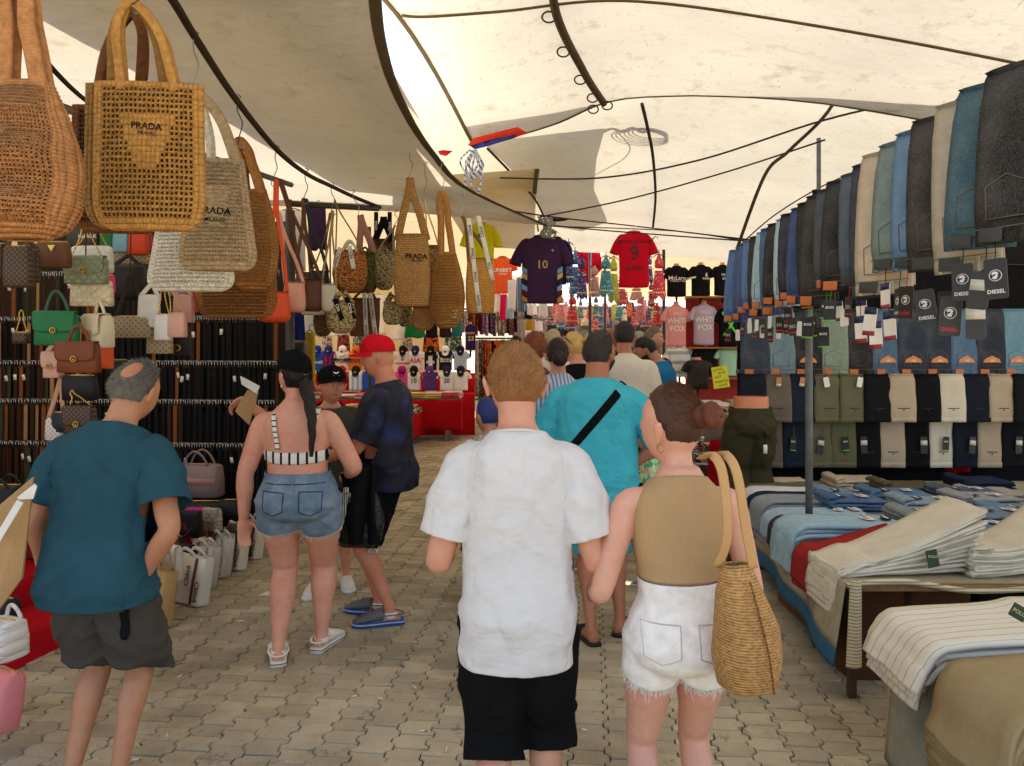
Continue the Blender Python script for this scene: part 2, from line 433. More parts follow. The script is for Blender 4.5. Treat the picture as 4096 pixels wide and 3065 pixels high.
def canvas(label, grid, mat=M_CAN, wr=.02, nu=40, nv=40, bind=None, nm='canvas_canopy'):
    g = [[V(p) for p in r] for r in grid]; f = bil(g)
    def fn(u, v):
        p = f(u, v); k = min(u, 1-u, .2)/.2*min(v, 1-v, .2)/.2
        return p+V((0, 0, 1))*wr*(noise.noise(p*1.1)+.5*noise.noise(p*2.7))*(.3+.7*k)
    t = thing(nm, label, 'canopy', g[0][0]); off = g[0][0]
    mb = MB(); mb.sheet(lambda u, v: fn(u, v)-off, nu, nv); mb.build('cloth', mat, t)
    if bind:
        for (e, wd) in bind:
            if e in ('u0', 'u1'): pts = [fn(0 if e == 'u0' else 1, i/30)-off for i in range(31)]
            else: pts = [fn(i/30, 0 if e == 'v0' else 1)-off for i in range(31)]
            m2 = MB(); m2.tube([p+V((0, 0, -.006)) for p in pts], wd, 8, 1, flat=.18, up=(0, 0, 1)); m2.build('edge_binding', M_BIND, t)
    return t, fn
# left stall canopy: its free edge hangs over the aisle (u1)
LE = [(1535, -900, 2.1), (1490, -300, 2.8), (1500, 0, 3.45), (1530, 200, 4.02), (1600, 400, 4.83), (1720, 600, 6.03), (1880, 760, 7.54), (2190, 905, 9.75)]
rows = []
for i, e in enumerate(LE):
    q = P(*e); y0 = [.6, 1.6, 2.6, 3.4, 4.6, 6.0, 7.4, 8.6][i]
    r = []
    for t_ in (0, .2, .45, .72, 1):
        x = -7.2+(q.x+7.2)*t_; z = 3.0+(q.z-3.0)*t_+.25*math.sin(PI*t_)
        r.append(V((x, y0+(q.y-y0)*t_**1.5, z)))
    rows.append(r)
canL, fL = canvas('cream canvas canopy with dark bound curved edge over the handbag stall', rows, M_CAN, .03, bind=[('u1', .030)])
# near right canopy: crosses the aisle above the left one, tied at its far left corner
rows = [[V((-2.6, 1.2, 3.75)), V((-.3, 1.2, 4.15)), V((1.2, 1.2, 4.25)), V((3.2, 1.2, 3.75)), V((6.5, 1.2, 2.75))],
        [V((-1.7, 3.0, 3.75)), V((-.4, 3.0, 4.05)), V((.9, 3.0, 4.2)), V((3.0, 3.0, 3.7)), V((6.5, 3.0, 2.8))],
        [V((-.86, 5.0, 4.0)), V((-.5, 5.2, 4.05)), V((.8, 5.4, 4.2)), V((3.0, 5.2, 3.75)), V((6.5, 5.0, 2.85))],
        [P(1900, 590, 8.35), P(2210, 500, 7.9), P(2580, 385, 7.25), V((3.2, 6.6, 3.72)), V((6.5, 6.6, 2.95))]]
canR, fR = canvas('wide cream canvas canopy with dark smudges above the aisle', rows, canvas_mat((220, 215, 202), .6, .16), .03, bind=[('v1', .02), ('u0', .02)])
rows = [[V((-3.0, 1.4, 3.62)), V((-.95, 1.4, 3.55))], [V((-2.3, 4.5, 3.62)), V((-.80, 4.6, 3.50))], [V((-1.7, 8.2, 3.6)), V((-.60, 8.6, 3.50))]]
canvas('unseen canvas sheet added over the left canopy, darkening it towards the aisle', rows, M_CAN, .01, 16, 16, nm='upper_canvas')  # hidden sheet, added only to shade the left canopy from above
# second canopy behind it
rows = [[V((-1.0, 8.0, 4.42)), V((.9, 7.7, 4.5)), V((2.2, 7.0, 4.3)), V((4.2, 6.2, 3.86)), V((8, 6.0, 2.95))],
        [P(1640, 640, 10.0), V((1.0, 9.2, 4.25)), V((2.5, 9.0, 4.05)), V((4.6, 9.0, 3.6)), V((8.5, 9, 2.7))],
        [V((-1.0, 12.0, 3.85)), V((1.1, 12.2, 3.85)), V((2.9, 12.2, 3.75)), V((5.2, 12.2, 3.4)), V((9.0, 12.2, 2.8))],
        [V((-.8, 14.4, 3.62)), V((1.6, 14.8, 3.55)), V((3.2, 15.0, 3.5)), V((5.6, 15, 3.2)), V((9.5, 15, 2.8))]]
canB, fB = canvas('cream canvas canopy sloping down behind the hanging ropes', rows, M_CAN3, .03)
# tan canopy on the far left
rows = [[V((-9, 8.6, 3.4)), V((-5, 8.7, 3.5)), V((-2.3, 8.9, 3.62)), V((.3, 9.2, 3.85))],
        [V((-9, 12.0, 3.4)), V((-5, 12, 3.55)), V((-2.2, 12, 3.75)), V((.35, 12, 4.0))],
        [V((-9, 16.0, 3.4)), V((-5, 16, 3.6)), V((-2.0, 16, 3.75)), V((.5, 15.5, 3.9))],
        [V((-9, 22.0, 3.4)), V((-5, 22, 3.6)), V((-1.8, 22, 3.75)), V((.8, 19, 3.8))]]
canvas('warm tan canvas canopy over the football shirt stall', rows, M_CAN2, .03, bind=[('u1', .03)])
rows = [[V((2.0, 15.4, 3.9)), V((5, 15.4, 3.7)), V((9, 15.4, 3.2))], [V((2.3, 22, 3.9)), V((5.5, 22, 3.8)), V((10, 22, 3.3))], [V((2.8, 32, 3.9)), V((6.5, 32, 3.8)), V((12, 32, 3.3))]]
canvas('far cream canopy over the belly dance outfits', rows, M_CAN2, .04, 20, 20)
rows = [[V((-10, 22.6, 3.6)), V((-3, 22.6, 3.8)), V((1.6, 22.6, 3.9))], [V((-10, 30, 3.6)), V((-3, 30, 3.9)), V((1.9, 30, 3.9))], [V((-10, 42, 3.6)), V((-3, 42, 3.9)), V((3.0, 42, 3.8))]]
canvas('farthest pale canopy at the end of the aisle', rows, M_CAN3, .04, 20, 20)
# side walls of canvas close the stalls off; the left one is unseen, added for shade
def drop(label, pts, mat, zt, zb):
    mb = MB(); n = 24; base = V(pts[0])
    def fn(u, v):
        k = u*(len(pts)-1); i = min(int(k), len(pts)-2); p = V(pts[i]).lerp(V(pts[i+1]), k-i)
        return p+V((0, .05*math.sin(p.x*5)+.05*noise.noise(p*2), zb+(zt-zb)*v))-base
    t = thing('canvas_curtain', label, 'curtain', base); mb.sheet(fn, n*2, 12); mb.build('cloth', mat, t)
drop('canvas side wall at the back of the handbag stall', [(-7.0, 8.0, 0), (-2.05, 7.25, 0)], cloth((60, 54, 48)), 2.9, 0)
drop('unseen dark canvas wall added at the left to darken the handbag stall', [(-5.6, 2.2, 0), (-5.8, 8, 0)], cloth((56, 50, 44)), 3.0, 0)  # out-of-view wall, put in to keep side light out of the stall
drop('pale canvas wall behind the football shirts', [(-8, 19.5, 0), (-1.6, 19.0, 0)], M_CAN2, 3.4, 0)
drop('pale canvas wall behind the shirt mannequins', [(4.2, 15.2, 0), (10, 15.0, 0)], M_CAN2, 3.2, 0)
# overlapping upper cloths, seen only as grey shadows on the canopies
def shade(label, px, mat=M_CAN, lift=.45):
    pts = [fB_at(*q)+SUNV*(lift/SUNV.z) for q in px]; b0 = pts[0]; n = len(pts)
    t = thing('upper_canvas', label, 'canopy', b0); c = sum(pts, V())/n
    mb = MB(); mb.add([p-b0 for p in pts]+[c-b0], [(i, (i+1) % n, n) for i in range(n)]); mb.build('cloth', mat, t)
def fB_at(x, y):
    o = V((0, 0, CH)); dr = (P(x, y, 1)-o)
    best = None
    for i in range(60, 180):
        p = o+dr*(i*.1)
        h = bvhB.ray_cast(o, dr, 40)
        return h[0]+canB.location if h[0] is not None else p
_me = [c for c in bpy.data.objects if c.parent == canB][0]
bvhB = BVHTree.FromPolygons([v.co.copy() for v in _me.data.vertices], [tuple(p.vertices) for p in _me.data.polygons])
_o = V((0, 0, CH))-canB.location
def fB_at(x, y):
    h = bvhB.ray_cast(_o, (P(x, y, 1)-V((0, 0, CH))).normalized(), 60); return h[0]+canB.location
shade('upper canvas flap casting a grey shadow beside the ridge', [(1930, 570), (2420, 515), (2385, 640), (2375, 760), (2420, 860), (2430, 890), (2330, 925), (2200, 905), (2130, 760)])
# ridge poles, seams and ropes
def cord(label, pts, r=.012, mat=M_ROPE, nm='rope', cat='rope', n=6, k=8, flat=1.):
    p = [V(q) for q in pts]; t = thing(nm, label, cat, p[0]); mb = MB(); mb.tube([q-p[0] for q in p], r, n, k, flat=flat); mb.build('strand', mat, t); return t
cord('thick dark bound pole under the canopy ridge, near end', [fR(.42, v)+V((0, 0, -.03)) for v in (.1, .3, .5, .68, .85, .985)], .034, cloth((84, 70, 56)), 'ridge_pole', 'pole')
cord('dark seam strap crossing the near canopy above the aisle', [fR(u, .70-.03*u)+V((0, 0, -.02)) for u in (.06, .2, .35, .5, .65, .8, .95)], .020, M_BIND, 'strap', 'strap', flat=.4)
def pxpath(pts): return [P(*q) for q in pts]
def under(x, y): return fB_at(x, y)+V((0, 0, -.03))
cord('dark ridge seam running down the rear canopy', [under(2568, 405), under(2590, 500), under(2612, 620), under(2622, 780), under(2612, 900)], .02, M_ROPE, 'ridge_pole', 'pole')
for lab, pts, r in [
    ('long thin rope crossing under the rear canopy to the jeans', [(2000, 712, 9.2), (2400, 712, 8.6), (2800, 640, 8.), (3300, 480, 7), (3700, 400, 6.3), (4050, 402, 6)], .010),
    ('rope from the knotted bundle sloping up to the right', [(2150, 870, 9.6), (2500, 800, 9), (2900, 690, 8.4), (3300, 560, 7.4)], .009),
    ('upper washing rope holding the red number nine shirt', [(1700, 780, 9), (2150, 860, 10), (2540, 905, 12.4), (3000, 960, 9)], .010),
    ('lower washing rope of the belly dance outfits', [(2190, 900, 9.75), (2450, 925, 12), (3000, 965, 10), (3100, 960, 9)], .010),
    ('rope slanting from the canopy down to the jeans rail', [(3430, 150, 7.2), (3330, 420, 7.1), (3160, 600, 7.2), (3060, 700, 7.2), (2950, 990, 7.4)], .016),
    ('thin rope running up to the right canopy corner', [(4096, 245, 5.6), (3900, 330, 5.8), (3700, 540, 6.2), (3500, 665, 6.4)], .012),
    ('thin line behind the jeans rail climbing to the right', [(2950, 990, 8), (3100, 860, 8), (3300, 740, 8), (3500, 660, 7.8)], .007),
    ('slack thin rope below the rear canopy', [(2190, 905, 9.8), (2700, 925, 11), (3100, 985, 9)], .007)]:
    cord(lab, pxpath(pts), r)
t = thing('rope', 'coil of blue and white rope hanging from the canopy corner', 'rope', P(1890, 600, 8.3)); mb = MB(); rr = random.Random(5)
for k in range(7):
    a = V((rr.uniform(-.04, .04), 0, 0)); h = rr.uniform(.25, .62); wx = rr.uniform(.04, .14)
    mb.tube([a, a+V((-wx*.8, rr.uniform(-.05, .05), -h*.5)), a+V((-wx*.2, 0, -h)), a+V((wx*.8, rr.uniform(-.05, .05), -h*.55)), a], .009, 6, 8)
b = NB('rope_blue_white', (205, 210, 220), .8, .2); b.mixc(b.wave(.035, 'DIAGONAL', 1., 3.), (70, 90, 140), .72, .76); mb.build('strand', b.done(), t)
t = thing('rope', 'knotted grey rope bundle above the purple shirt', 'rope', P(2190, 905, 9.75)); mb = MB()
for k in range(9):
    q = [V((rr.uniform(-.12, .12), rr.uniform(-.05, .05), rr.uniform(-.16, .1))) for _ in range(5)]; mb.tube(q, .011, 6, 6)
mb.build('strand', cloth((150, 145, 130)), t)
def patch(label, pts, mat, nm='canvas_patch'):
    p = [V(q) for q in pts]; t = thing(nm, label, 'patch', p[0]); mb = MB(); n = len(p); c = sum(p, V())/n
    mb.add([q-p[0] for q in p]+[c-p[0]+V((0, 0, .03))], [(i, (i+1) % n, n) for i in range(n)]); mb.build('cloth', mat, t, solid=.004)
patch('red reinforced corner patch at the tied canopy corner', pxpath([(1872, 580, 8.0), (1895, 552, 7.8), (2070, 508, 7.5), (2110, 532, 7.5), (2050, 556, 7.6), (1905, 592, 7.9)]), cloth((205, 60, 38)))
patch('blue strip on the red canopy corner patch', pxpath([(1880, 584, 7.9), (1950, 566, 7.7), (2065, 538, 7.4), (2060, 552, 7.4), (1960, 582, 7.7), (1900, 598, 7.8)]), cloth((52, 58, 130)))
patch('small red triangular patch hanging below the canopy gap', pxpath([(1725, 612, 8.6), (1760, 605, 8.6), (1812, 604, 8.6), (1785, 625, 8.6)]), cloth((190, 40, 40)))
patch('dark blue patch on the rear canopy seam, upper one', [fB_at(*q)+V((0, 0, -.02)) for q in ((2055, 688), (2145, 710), (2120, 722), (2070, 720))], cloth((40, 52, 88)))
patch('dark blue patch on the rear canopy seam, lower one', [fB_at(*q)+V((0, 0, -.02)) for q in ((2195, 868), (2280, 872), (2250, 880), (2205, 882))], cloth((40, 52, 88)))
cord('dark seam curving down the rear canopy beside the blue patches', [under(*q) for q in ((1950, 585), (2060, 700), (2140, 790), (2185, 880))], .016, M_ROPE, 'ridge_pole', 'pole')
t = thing('rope', 'coil of rope lying on top of the rear canopy, seen as a shadow', 'rope', fB_at(2500, 520)+SUNV*.12); mb = MB()
for k in range(6):
    c = fB_at(2600-8*k, 535+4*k)+SUNV*.14-t.location; r_ = .16+.02*k; mb.tube([c+V((math.cos(q)*r_*1.3, math.sin(q)*r_*.9, .01*k)) for q in [2*PI*i/12 for i in range(13)]], .010, 6, 2)
mb.tube([fB_at(*q)+SUNV*.13-t.location for q in ((2410, 530), (2450, 515), (2490, 528), (2530, 512), (2570, 530), (2600, 515))], .03, 6, 4); mb.tube([fB_at(*q)+SUNV*.13-t.location for q in ((2470, 530), (2520, 590), (2490, 640), (2400, 690), (2330, 720))], .010, 6, 4)
mb.build('strand', cloth((120, 110, 96)), t)
for i, (u, v) in enumerate(((.42, .62), (.42, .70), (.42, .78), (.42, .86), (.42, .93), (.405, .985), (.44, .985))):
    t = thing('lashing_ring', 'dark lashing loop on the ridge pole, %s from the top' % ['first', 'second', 'third', 'fourth', 'fifth', 'sixth', 'seventh'][i], 'loop', fR(u, v)+V((0, 0, -.05))); mb = MB(); mb.tube([(math.cos(q)*.05*(1 if i % 2 else -1)-.05, .0, math.sin(q)*.04-.02) for q in [2*PI*j/10 for j in range(11)]], .007, 6, 2); mb.build('loop', M_ROPE, t)
# poles and rails
def pole(label, a, b_, r=.024, mat=M_POLE):
    a = V(a); t = thing('pole', label, 'pole', a); mb = MB(); mb.tube([(0, 0, 0), V(b_)-a], r, 10, 2); mb.build('tube', mat, t)
    mb = MB(); mb.tube([(0, 0, 0), (V(b_)-a).normalized()*.03], r*1.5, 10, 2); mb.build('foot', mat, t)
def vpole(label, x, d, zt, r=.024, mat=M_POLE): q = P(x, 1400, d); pole(label, (q.x, q.y, 0), (q.x, q.y, zt), r, mat)
vpole('grey steel post standing through the jeans table', 3236, 5.0, 2.52)
vpole('dark post with bracket at the corner of the belt wall', 1160, 6.45, 2.85, .04, painted((66, 64, 58)))
vpole('thin dark post behind the jeans rail reaching the canopy', 3275, 7.7, 3.8, .022)
vpole('thin dark post behind the person with the red cap', 1478, 9.5, 3.2, .02, painted((60, 60, 60)))
vpole('thin black post among the far crowd', 2360, 15, 3.6, .03, painted((45, 45, 50)))
vpole('thin post far behind the crowd', 2285, 17, 3.6, .03, painted((45, 45, 70)))
vpole('slim post far behind the crowd, right one', 2420, 16, 3.6, .025, painted((45, 45, 50)))
vpole('thin post next to the shirt mannequin wall', 2655, 14.5, 3.6, .03, painted((55, 55, 55)))
pole('steel rail of the handbag stall rising to the left', P(160, 400, 3.6), P(1165, 740, 6.45), .022)
pole('short dark steel arm with bracket beside the hooks', P(1150, 815, 6.4), P(1515, 835, 6.8), .025, painted((60, 58, 54)))
# ---------------------------------------------------------------- people
def remeshed(mb, vox, smooth_it=2, name='body'):
    me = mb.mesh(name); o = bpy.data.objects.new('tmp', me)
    md = o.modifiers.new('r', 'REMESH'); md.mode = 'VOXEL'; md.voxel_size = vox; md.use_smooth_shade = True
    if smooth_it: sm = o.modifiers.new('s', 'SMOOTH'); sm.factor = .5; sm.iterations = smooth_it
    out = evaluated(o); bpy.data.meshes.remove(me); return out
def cut(me, planes, keep=None):
    """planes: (point, normal, centre or None, radius): removes what lies beyond each plane near its centre"""
    bm = bmesh.new(); bm.from_mesh(me)
    for co, no, ce, rad in planes:
        co, no = V(co), V(no)
        def near(p):
            if ce is None: return True
            if keep is not None and rad < .105 and keep(p): return False
            q = p-co; return abs(q.dot(no)) < rad and (q-no*q.dot(no)).length < rad
        fs = [f for f in bm.faces if near(f.calc_center_median())]
        g = list({v for f in fs for v in f.verts})+list({e for f in fs for e in f.edges})+fs
        bmesh.ops.bisect_plane(bm, geom=g, plane_co=co, plane_no=no, dist=1e-5)
        dv = [v for v in bm.verts if (v.co-co).dot(no) > 1e-4 and near(v.co)]
        bmesh.ops.delete(bm, geom=dv, context='VERTS')
    bm.to_mesh(me); bm.free(); me.polygons.foreach_set('use_smooth', [True]*len(me.polygons)); return me
def displace(me, fn):
    me.update(); n = len(me.vertices); no = np.empty(n*3); me.vertices.foreach_get('normal', no); no = no.reshape(-1, 3)
    co = np.empty(n*3); me.vertices.foreach_get('co', co); co = co.reshape(-1, 3)
    d = np.array([fn(V(p), V(q)) for p, q in zip(co, no)]); co = co+no*d[:, None]; me.vertices.foreach_set('co', co.ravel()); me.update(); return me
def head_shape(d, hw=1., face=1.):
    """unit direction -> point of a head 0.228 m tall (y forward, z up), centred between brow and ear"""
    x, y, z = d; a, b_, c = .126, .0765*hw, .098
    wz = 1-.30*max(0, -z)**1.6-.05*max(0, z)**3
    px, py, pz = x*b_*wz, y*c, z*a
    if y < 0:
        py *= 1-.42*max(0, -z-.25)**1.0; px *= 1+.03*(1-abs(z))
    else:
        py *= (1-.10*max(0, -z)+.03*max(0, z)) ; px *= 1-.16*y*y*(1-abs(z))*.8
    def g(cx, cy, cz, s): return math.exp(-((x-cx)**2+(y-cy)**2+(z-cz)**2)/(2*s*s))
    o = 0
    o += .026*face*math.exp(-(x*x)/(2*.085**2))*smooth(-.36, -.17, z)*(1-smooth(-.2, .16, z))*max(0, y)**2 + .007*face*math.exp(-x*x/(2*.1**2))*smooth(-.2, .05, z)*(1-smooth(.1, .25, z))*max(0, y)
    o -= .010*face*(g(.34, .9, .06, .14)+g(-.34, .9, .06, .14)); o += .006*face*(g(.3, .9, .25, .16)+g(-.3, .9, .25, .16))
    o += .006*face*g(0, .86, -.46, .11)-.004*face*g(0, .88, -.56, .06)+.008*face*g(0, .72, -.76, .16)+.004*face*(g(.52, .75, -.3, .2)+g(-.52, .75, -.3, .2))
    return V((px+x*o, py+y*o, pz+z*o*.3))
def head_mesh(mb, m, hw, n=44, k=30):
    rings = []
    for i in range(1, k):
        th = PI*i/k; rings.append([m@head_shape((math.sin(th)*math.cos(q), math.sin(th)*math.sin(q), math.cos(th)), hw) for q in (2*PI*j/n for j in range(n))])
    mb.loft(rings[::-1])
    for s in (-1, 1):                         # ears
        c = V((s*.081*hw, -.012, -.008)); q = []
        for kx, (dz, ry, rx) in enumerate(((-.036, .008, .006), (-.026, .012, .010), (-.004, .018, .013), (.018, .021, .014), (.030, .015, .010), (.036, .007, .005))):
            q.append([m@(c+V((s*(.008+.015*smooth(-.03, .03, dz))+math.cos(t)*rx*.55, math.sin(t)*ry-.006*smooth(-.03, .03, dz), dz))) for t in (2*PI*j/10 for j in range(10))])
        mb.loft(q)
class Fig:
    """joints and outlines of one person; local frame: feet on z = 0, facing +y, x to the person's right"""
    def __init__(s, H, b=None, pose=None):
        b = b or {}; p = pose or {}; s.H = H; s.b = b; s.p = p
        s.lean = p.get('lean', 0); s.side = p.get('side', 0); s.tw = p.get('twist', 0)
        s.sw = b.get('shoulder', 1.)*.106*H; s.limb = b.get('limb', 1.)
        A = {}
        for k, sg in (('R', 1), ('L', -1)):
            sh = s.U(V((sg*s.sw, -.004*H, .776*H)))
            ud, fd = p.get('arm'+k, ((sg*.16, .0, -1), (sg*.08, .25, -1)))
            el = sh+s.UR(ud)*(.172*H); wr = el+s.UR(fd)*(.148*H); A[k] = (sh, el, wr)
        s.A = A; Lg = {}
        for k, sg in (('R', 1), ('L', -1)):
            fx, fy, fa = p.get('leg'+k, (sg*.055*H, 0, sg*8)); hip = V((sg*.052*H*b.get('hip', 1.), 0, .50*H)); lift = p.get('lift'+k, 0)
            ank = V((fx, fy-.02, .05*H+lift)); mid = (hip+ank)/2; fwd = V((math.sin(R(-fa))*-1, math.cos(R(fa)), 0))
            L1 = .245*H; half = (ank-hip).length/2; bendv = math.sqrt(max(0, (L1*.98)**2-half*half)) if half < L1*.98 else 0
            kn = mid+V((0, 1, 0))*min(bendv, .2)+V((0, .012*H, -.0*H)); Lg[k] = (hip, kn, ank, R(fa))
        s.G = Lg
        hy, hp, hr = p.get('head', (0, 0, 0))
        base = s.U(V((0, .004*H, .845*H)))
        k = H/1.75*b.get('head', 1.)
        s.Mh = Matrix.Translation(base)@Matrix.Rotation(R(hy), 4, 'Z')@Matrix.Rotation(R(-hp), 4, 'X')@Matrix.Rotation(R(hr), 4, 'Y')@Matrix.Translation((0, .020*H, .080*H))@Matrix.Scale(k, 4)
        hip, wa, ch, be = b.get('hip', 1.), b.get('waist', 1.), b.get('chest', 1.), b.get('belly', 1.)
        s.prof = [(.462, .045*hip, .05*hip, -.004), (.48, .088*hip, .072*hip, -.008), (.515, .1*hip, .08*hip, -.010), (.555, .096*hip, .072*(hip+be)/2, -.004), (.60, .083*wa, .062*be, .002),
                  (.65, .085*(wa+ch)/2, .062*(be+ch)/2, .004), (.70, .094*ch, .065*ch, .004), (.75, .100*ch, .068*ch, .002), (.785, .096*ch, .060*ch, -.003), (.805, .078*ch, .050*ch, -.008), (.822, .058*ch, .043, -.008), (.836, .045, .039, -.008), (.85, .036, .036, -.004)]
    def rot(s, w): return Matrix.Rotation(s.tw*w, 3, 'Z')@Matrix.Rotation(-s.lean*w, 3, 'X')@Matrix.Rotation(s.side*w, 3, 'Y')
    def U(s, p):
        w_ = smooth(.46*s.H, .62*s.H, p.z); c = V((0, 0, .5*s.H)); return c+s.rot(w_)@(p-c)
    def UR(s, d): return (s.rot(1)@V(d)).normalized()
    def torso(s, mb, z0=0, z1=1, ease=0., drape=0., n=28, e=2.3, cut_to=None):
        H = s.H; rings = []; zs = [q[0] for q in s.prof]
        lo = max(z0, zs[0]) if not drape else z0; N = 16; hi = min(z1, zs[-1])
        for i in range(N+1):
            z = lo+(hi-lo)*i/N; k = 0
            while k < len(zs)-2 and zs[k+1] < z: k += 1
            t = min(1, max(0, (z-zs[k])/(zs[k+1]-zs[k]))); q = [a+(b_-a)*t for a, b_ in zip(s.prof[k], s.prof[k+1])]
            rx, ry = q[1], q[2]
            if drape and z < .75:
                m = max(v[1] for v in s.prof if v[0] >= z-.01); my = max(v[2] for v in s.prof if v[0] >= z-.01)
                rx = max(rx, m*drape+rx*(1-drape)); ry = max(ry, my*drape+ry*(1-drape))
            ez = ease if z < .8 else ease*max(.15, 1-(z-.8)/.05)
            rings.append([s.U(p) for p in ring((0, q[3]*H, z*H), rx*H+ez, ry*H+ez, n, e)])
        mb.loft(rings)
    def in_torso(s, p, extra, drape=1.):
        c = V((0, 0, .5*s.H)); q = c+s.rot(smooth(.46*s.H, .62*s.H, p.z)).inverted()@(p-c); z = q.z/s.H
        if z > .80: return False
        rx = max([v[1] for v in s.prof if v[0] >= z-.02 and v[0] < .8] or [.1]); ry = max([v[2] for v in s.prof if v[0] >= z-.02 and v[0] < .8] or [.07])
        return abs(q.x) < (rx*s.H+extra)*.985 and abs(q.x) < s.sw+.02
    def arm(s, mb, k, ease=0., frac=None, hand=True):
        sh, el, wr = s.A[k]; H = s.H; L = s.limb; sg = 1 if k == 'R' else -1
        inn = sh+s.UR((-sg*.5, 0, .16))*.045*H
        if frac is None:
            mb.tube([inn, sh, sh.lerp(el, .35), sh.lerp(el, .75), el, el.lerp(wr, .3), el.lerp(wr, .7), wr], [.022*H*L**.5, .0285*H*L**.7, .029*H*L, .0265*H*L, .0235*H*L, .0245*H*L, .0185*H*L, .0145*H*L], 14, 4)
            if hand: s.hand(mb, k)
        else:
            end = sh.lerp(el, frac) if frac <= 1 else el.lerp(wr, frac-1)
            pts = [inn, sh, sh.lerp(el, min(frac, 1)*.5)]+([el] if frac > 1.02 else [])+[end]
            rr = [.022*H*L**.5+.006, .0285*H*L**.7+.007, .031*H*L+.008+ease*.5]+([.027*H*L+ease] if frac > 1.02 else [])+[(.029 if frac <= 1 else .022)*H*L+ease*1.15]
            mb.tube(pts, rr, 18, 5); s.rend = rr[-1]; return end, (end-sh.lerp(el, min(frac, 1)*.5)).normalized()
    def hand(s, mb, k):
        sh, el, wr = s.A[k]; H = s.H; sg = 1 if k == 'R' else -1
        d = (wr-el).normalized(); hd = s.p.get('hand'+k, None)
        f = s.UR(hd[0]) if hd else d
        nrm = s.UR(hd[1]) if hd else s.UR((-sg, 0, 0))        # palm normal
        curl = hd[2] if hd else .35
        nrm = (nrm-f*nrm.dot(f)).normalized(); sd_ = f.cross(nrm)        # thumb side
        if hd and len(hd) > 3: sd_ = sd_*hd[3]
        elif not hd and sd_.y < 0: sd_ = -sd_
        q = .0515*H; W = .0235*H; T = .0095*H
        mb.loft([[wr+f*q*a+sd_*(W*b_*math.cos(t))+nrm*(T*c*math.sin(t)) for t in (2*PI*j/12 for j in range(12))] for a, b_, c in ((-.12, .55, 1.25), (.1, .72, 1.3), (.4, .95, 1.3), (.8, 1.0, 1.1), (1.03, .92, .8))])
        for i, (o, ln) in enumerate(((.75, .041), (.26, .046), (-.24, .043), (-.72, .034))):
            p = wr+f*q*.95+sd_*W*o*.92; pts = [p-f*.01]; a = curl*.45; L = ln*H/2.5
            dr = (f+sd_*o*.10).normalized()
            for j in range(3):
                v = dr*math.cos(a)+nrm*math.sin(a); p = p+v*L*(1.15-.12*j); pts.append(p); a += curl*(.9-.1*j)
            mb.tube(pts, [.0056*H, .0055*H, .005*H, .0042*H], 8, 3)
        p = wr+f*q*.25+sd_*W*.75; v = (f*.75+sd_*.75+nrm*.35).normalized(); v2 = (f*1.0+sd_*.25+nrm*.45).normalized()
        mb.tube([p-sd_*W*.5, p+v*.012*H, p+v*.026*H, p+v*.026*H+v2*.022*H], [.0085*H, .0078*H, .0065*H, .005*H], 8, 3)
    def leg(s, mb, k, ease=0., frac=None, flare=0., foot=True):
        hip, kn, ank, fa = s.G[k]; H = s.H; L = s.b.get('leg', 1.)
        if frac is None:
            back = V((0, -.010*H, 0))
            mb.tube([hip+V((0, 0, .02*H)), hip.lerp(kn, .3), hip.lerp(kn, .75), kn, kn.lerp(ank, .28)+back, kn.lerp(ank, .62)+back*.4, ank.lerp(kn, .06), ank+V((0, 0, -.028*H))],
                    [.050*H*L, .050*H*L, .037*H*L, .0315*H*L, .0335*H*L, .0245*H*L, .0185*H*L**.5, .019*H], 16, 4)
            if foot: s.foot(mb, k)
        else:
            end = hip.lerp(kn, frac) if frac <= 1 else kn.lerp(ank, frac-1)
            pts = [hip+V((0, 0, .03*H)), hip.lerp(kn, min(frac, 1)*.5)]+([kn] if frac > 1.05 else [])+[end]
            rr = [.052*H*L+ease, .049*H*L+ease+flare*.5]+([.036*H*L+ease+flare*.8] if frac > 1.05 else [])+[(.050-.017*min(frac, 1))*H*L+ease+flare]
            mb.tube(pts, rr, 20, 5); s.rend = rr[-1]; return end, (pts[-1]-pts[-2]).normalized()
    def footM(s, k):
        hip, kn, ank, fa = s.G[k]; return Matrix.Translation((ank.x, ank.y, ank.z-.05*s.H))@Matrix.Rotation(-fa, 4, 'Z')
    def foot(s, mb, k, g=1.):
        m = s.footM(k); H = s.H; R_ = []
        for y, z, rx, rz in ((-.036, .020, .012, .018), (-.028, .022, .018, .021), (0, .026, .019, .025), (.035, .021, .022, .020), (.07, .013, .026, .0125), (.095, .010, .024, .009), (.108, .008, .014, .006)):
            R_.append([m@V((math.cos(t)*rx*H*g, y*H*g, max(.001, z*H*g+math.sin(t)*rz*H*g))) for t in (2*PI*j/14 for j in range(14))])
        mb.loft(R_)
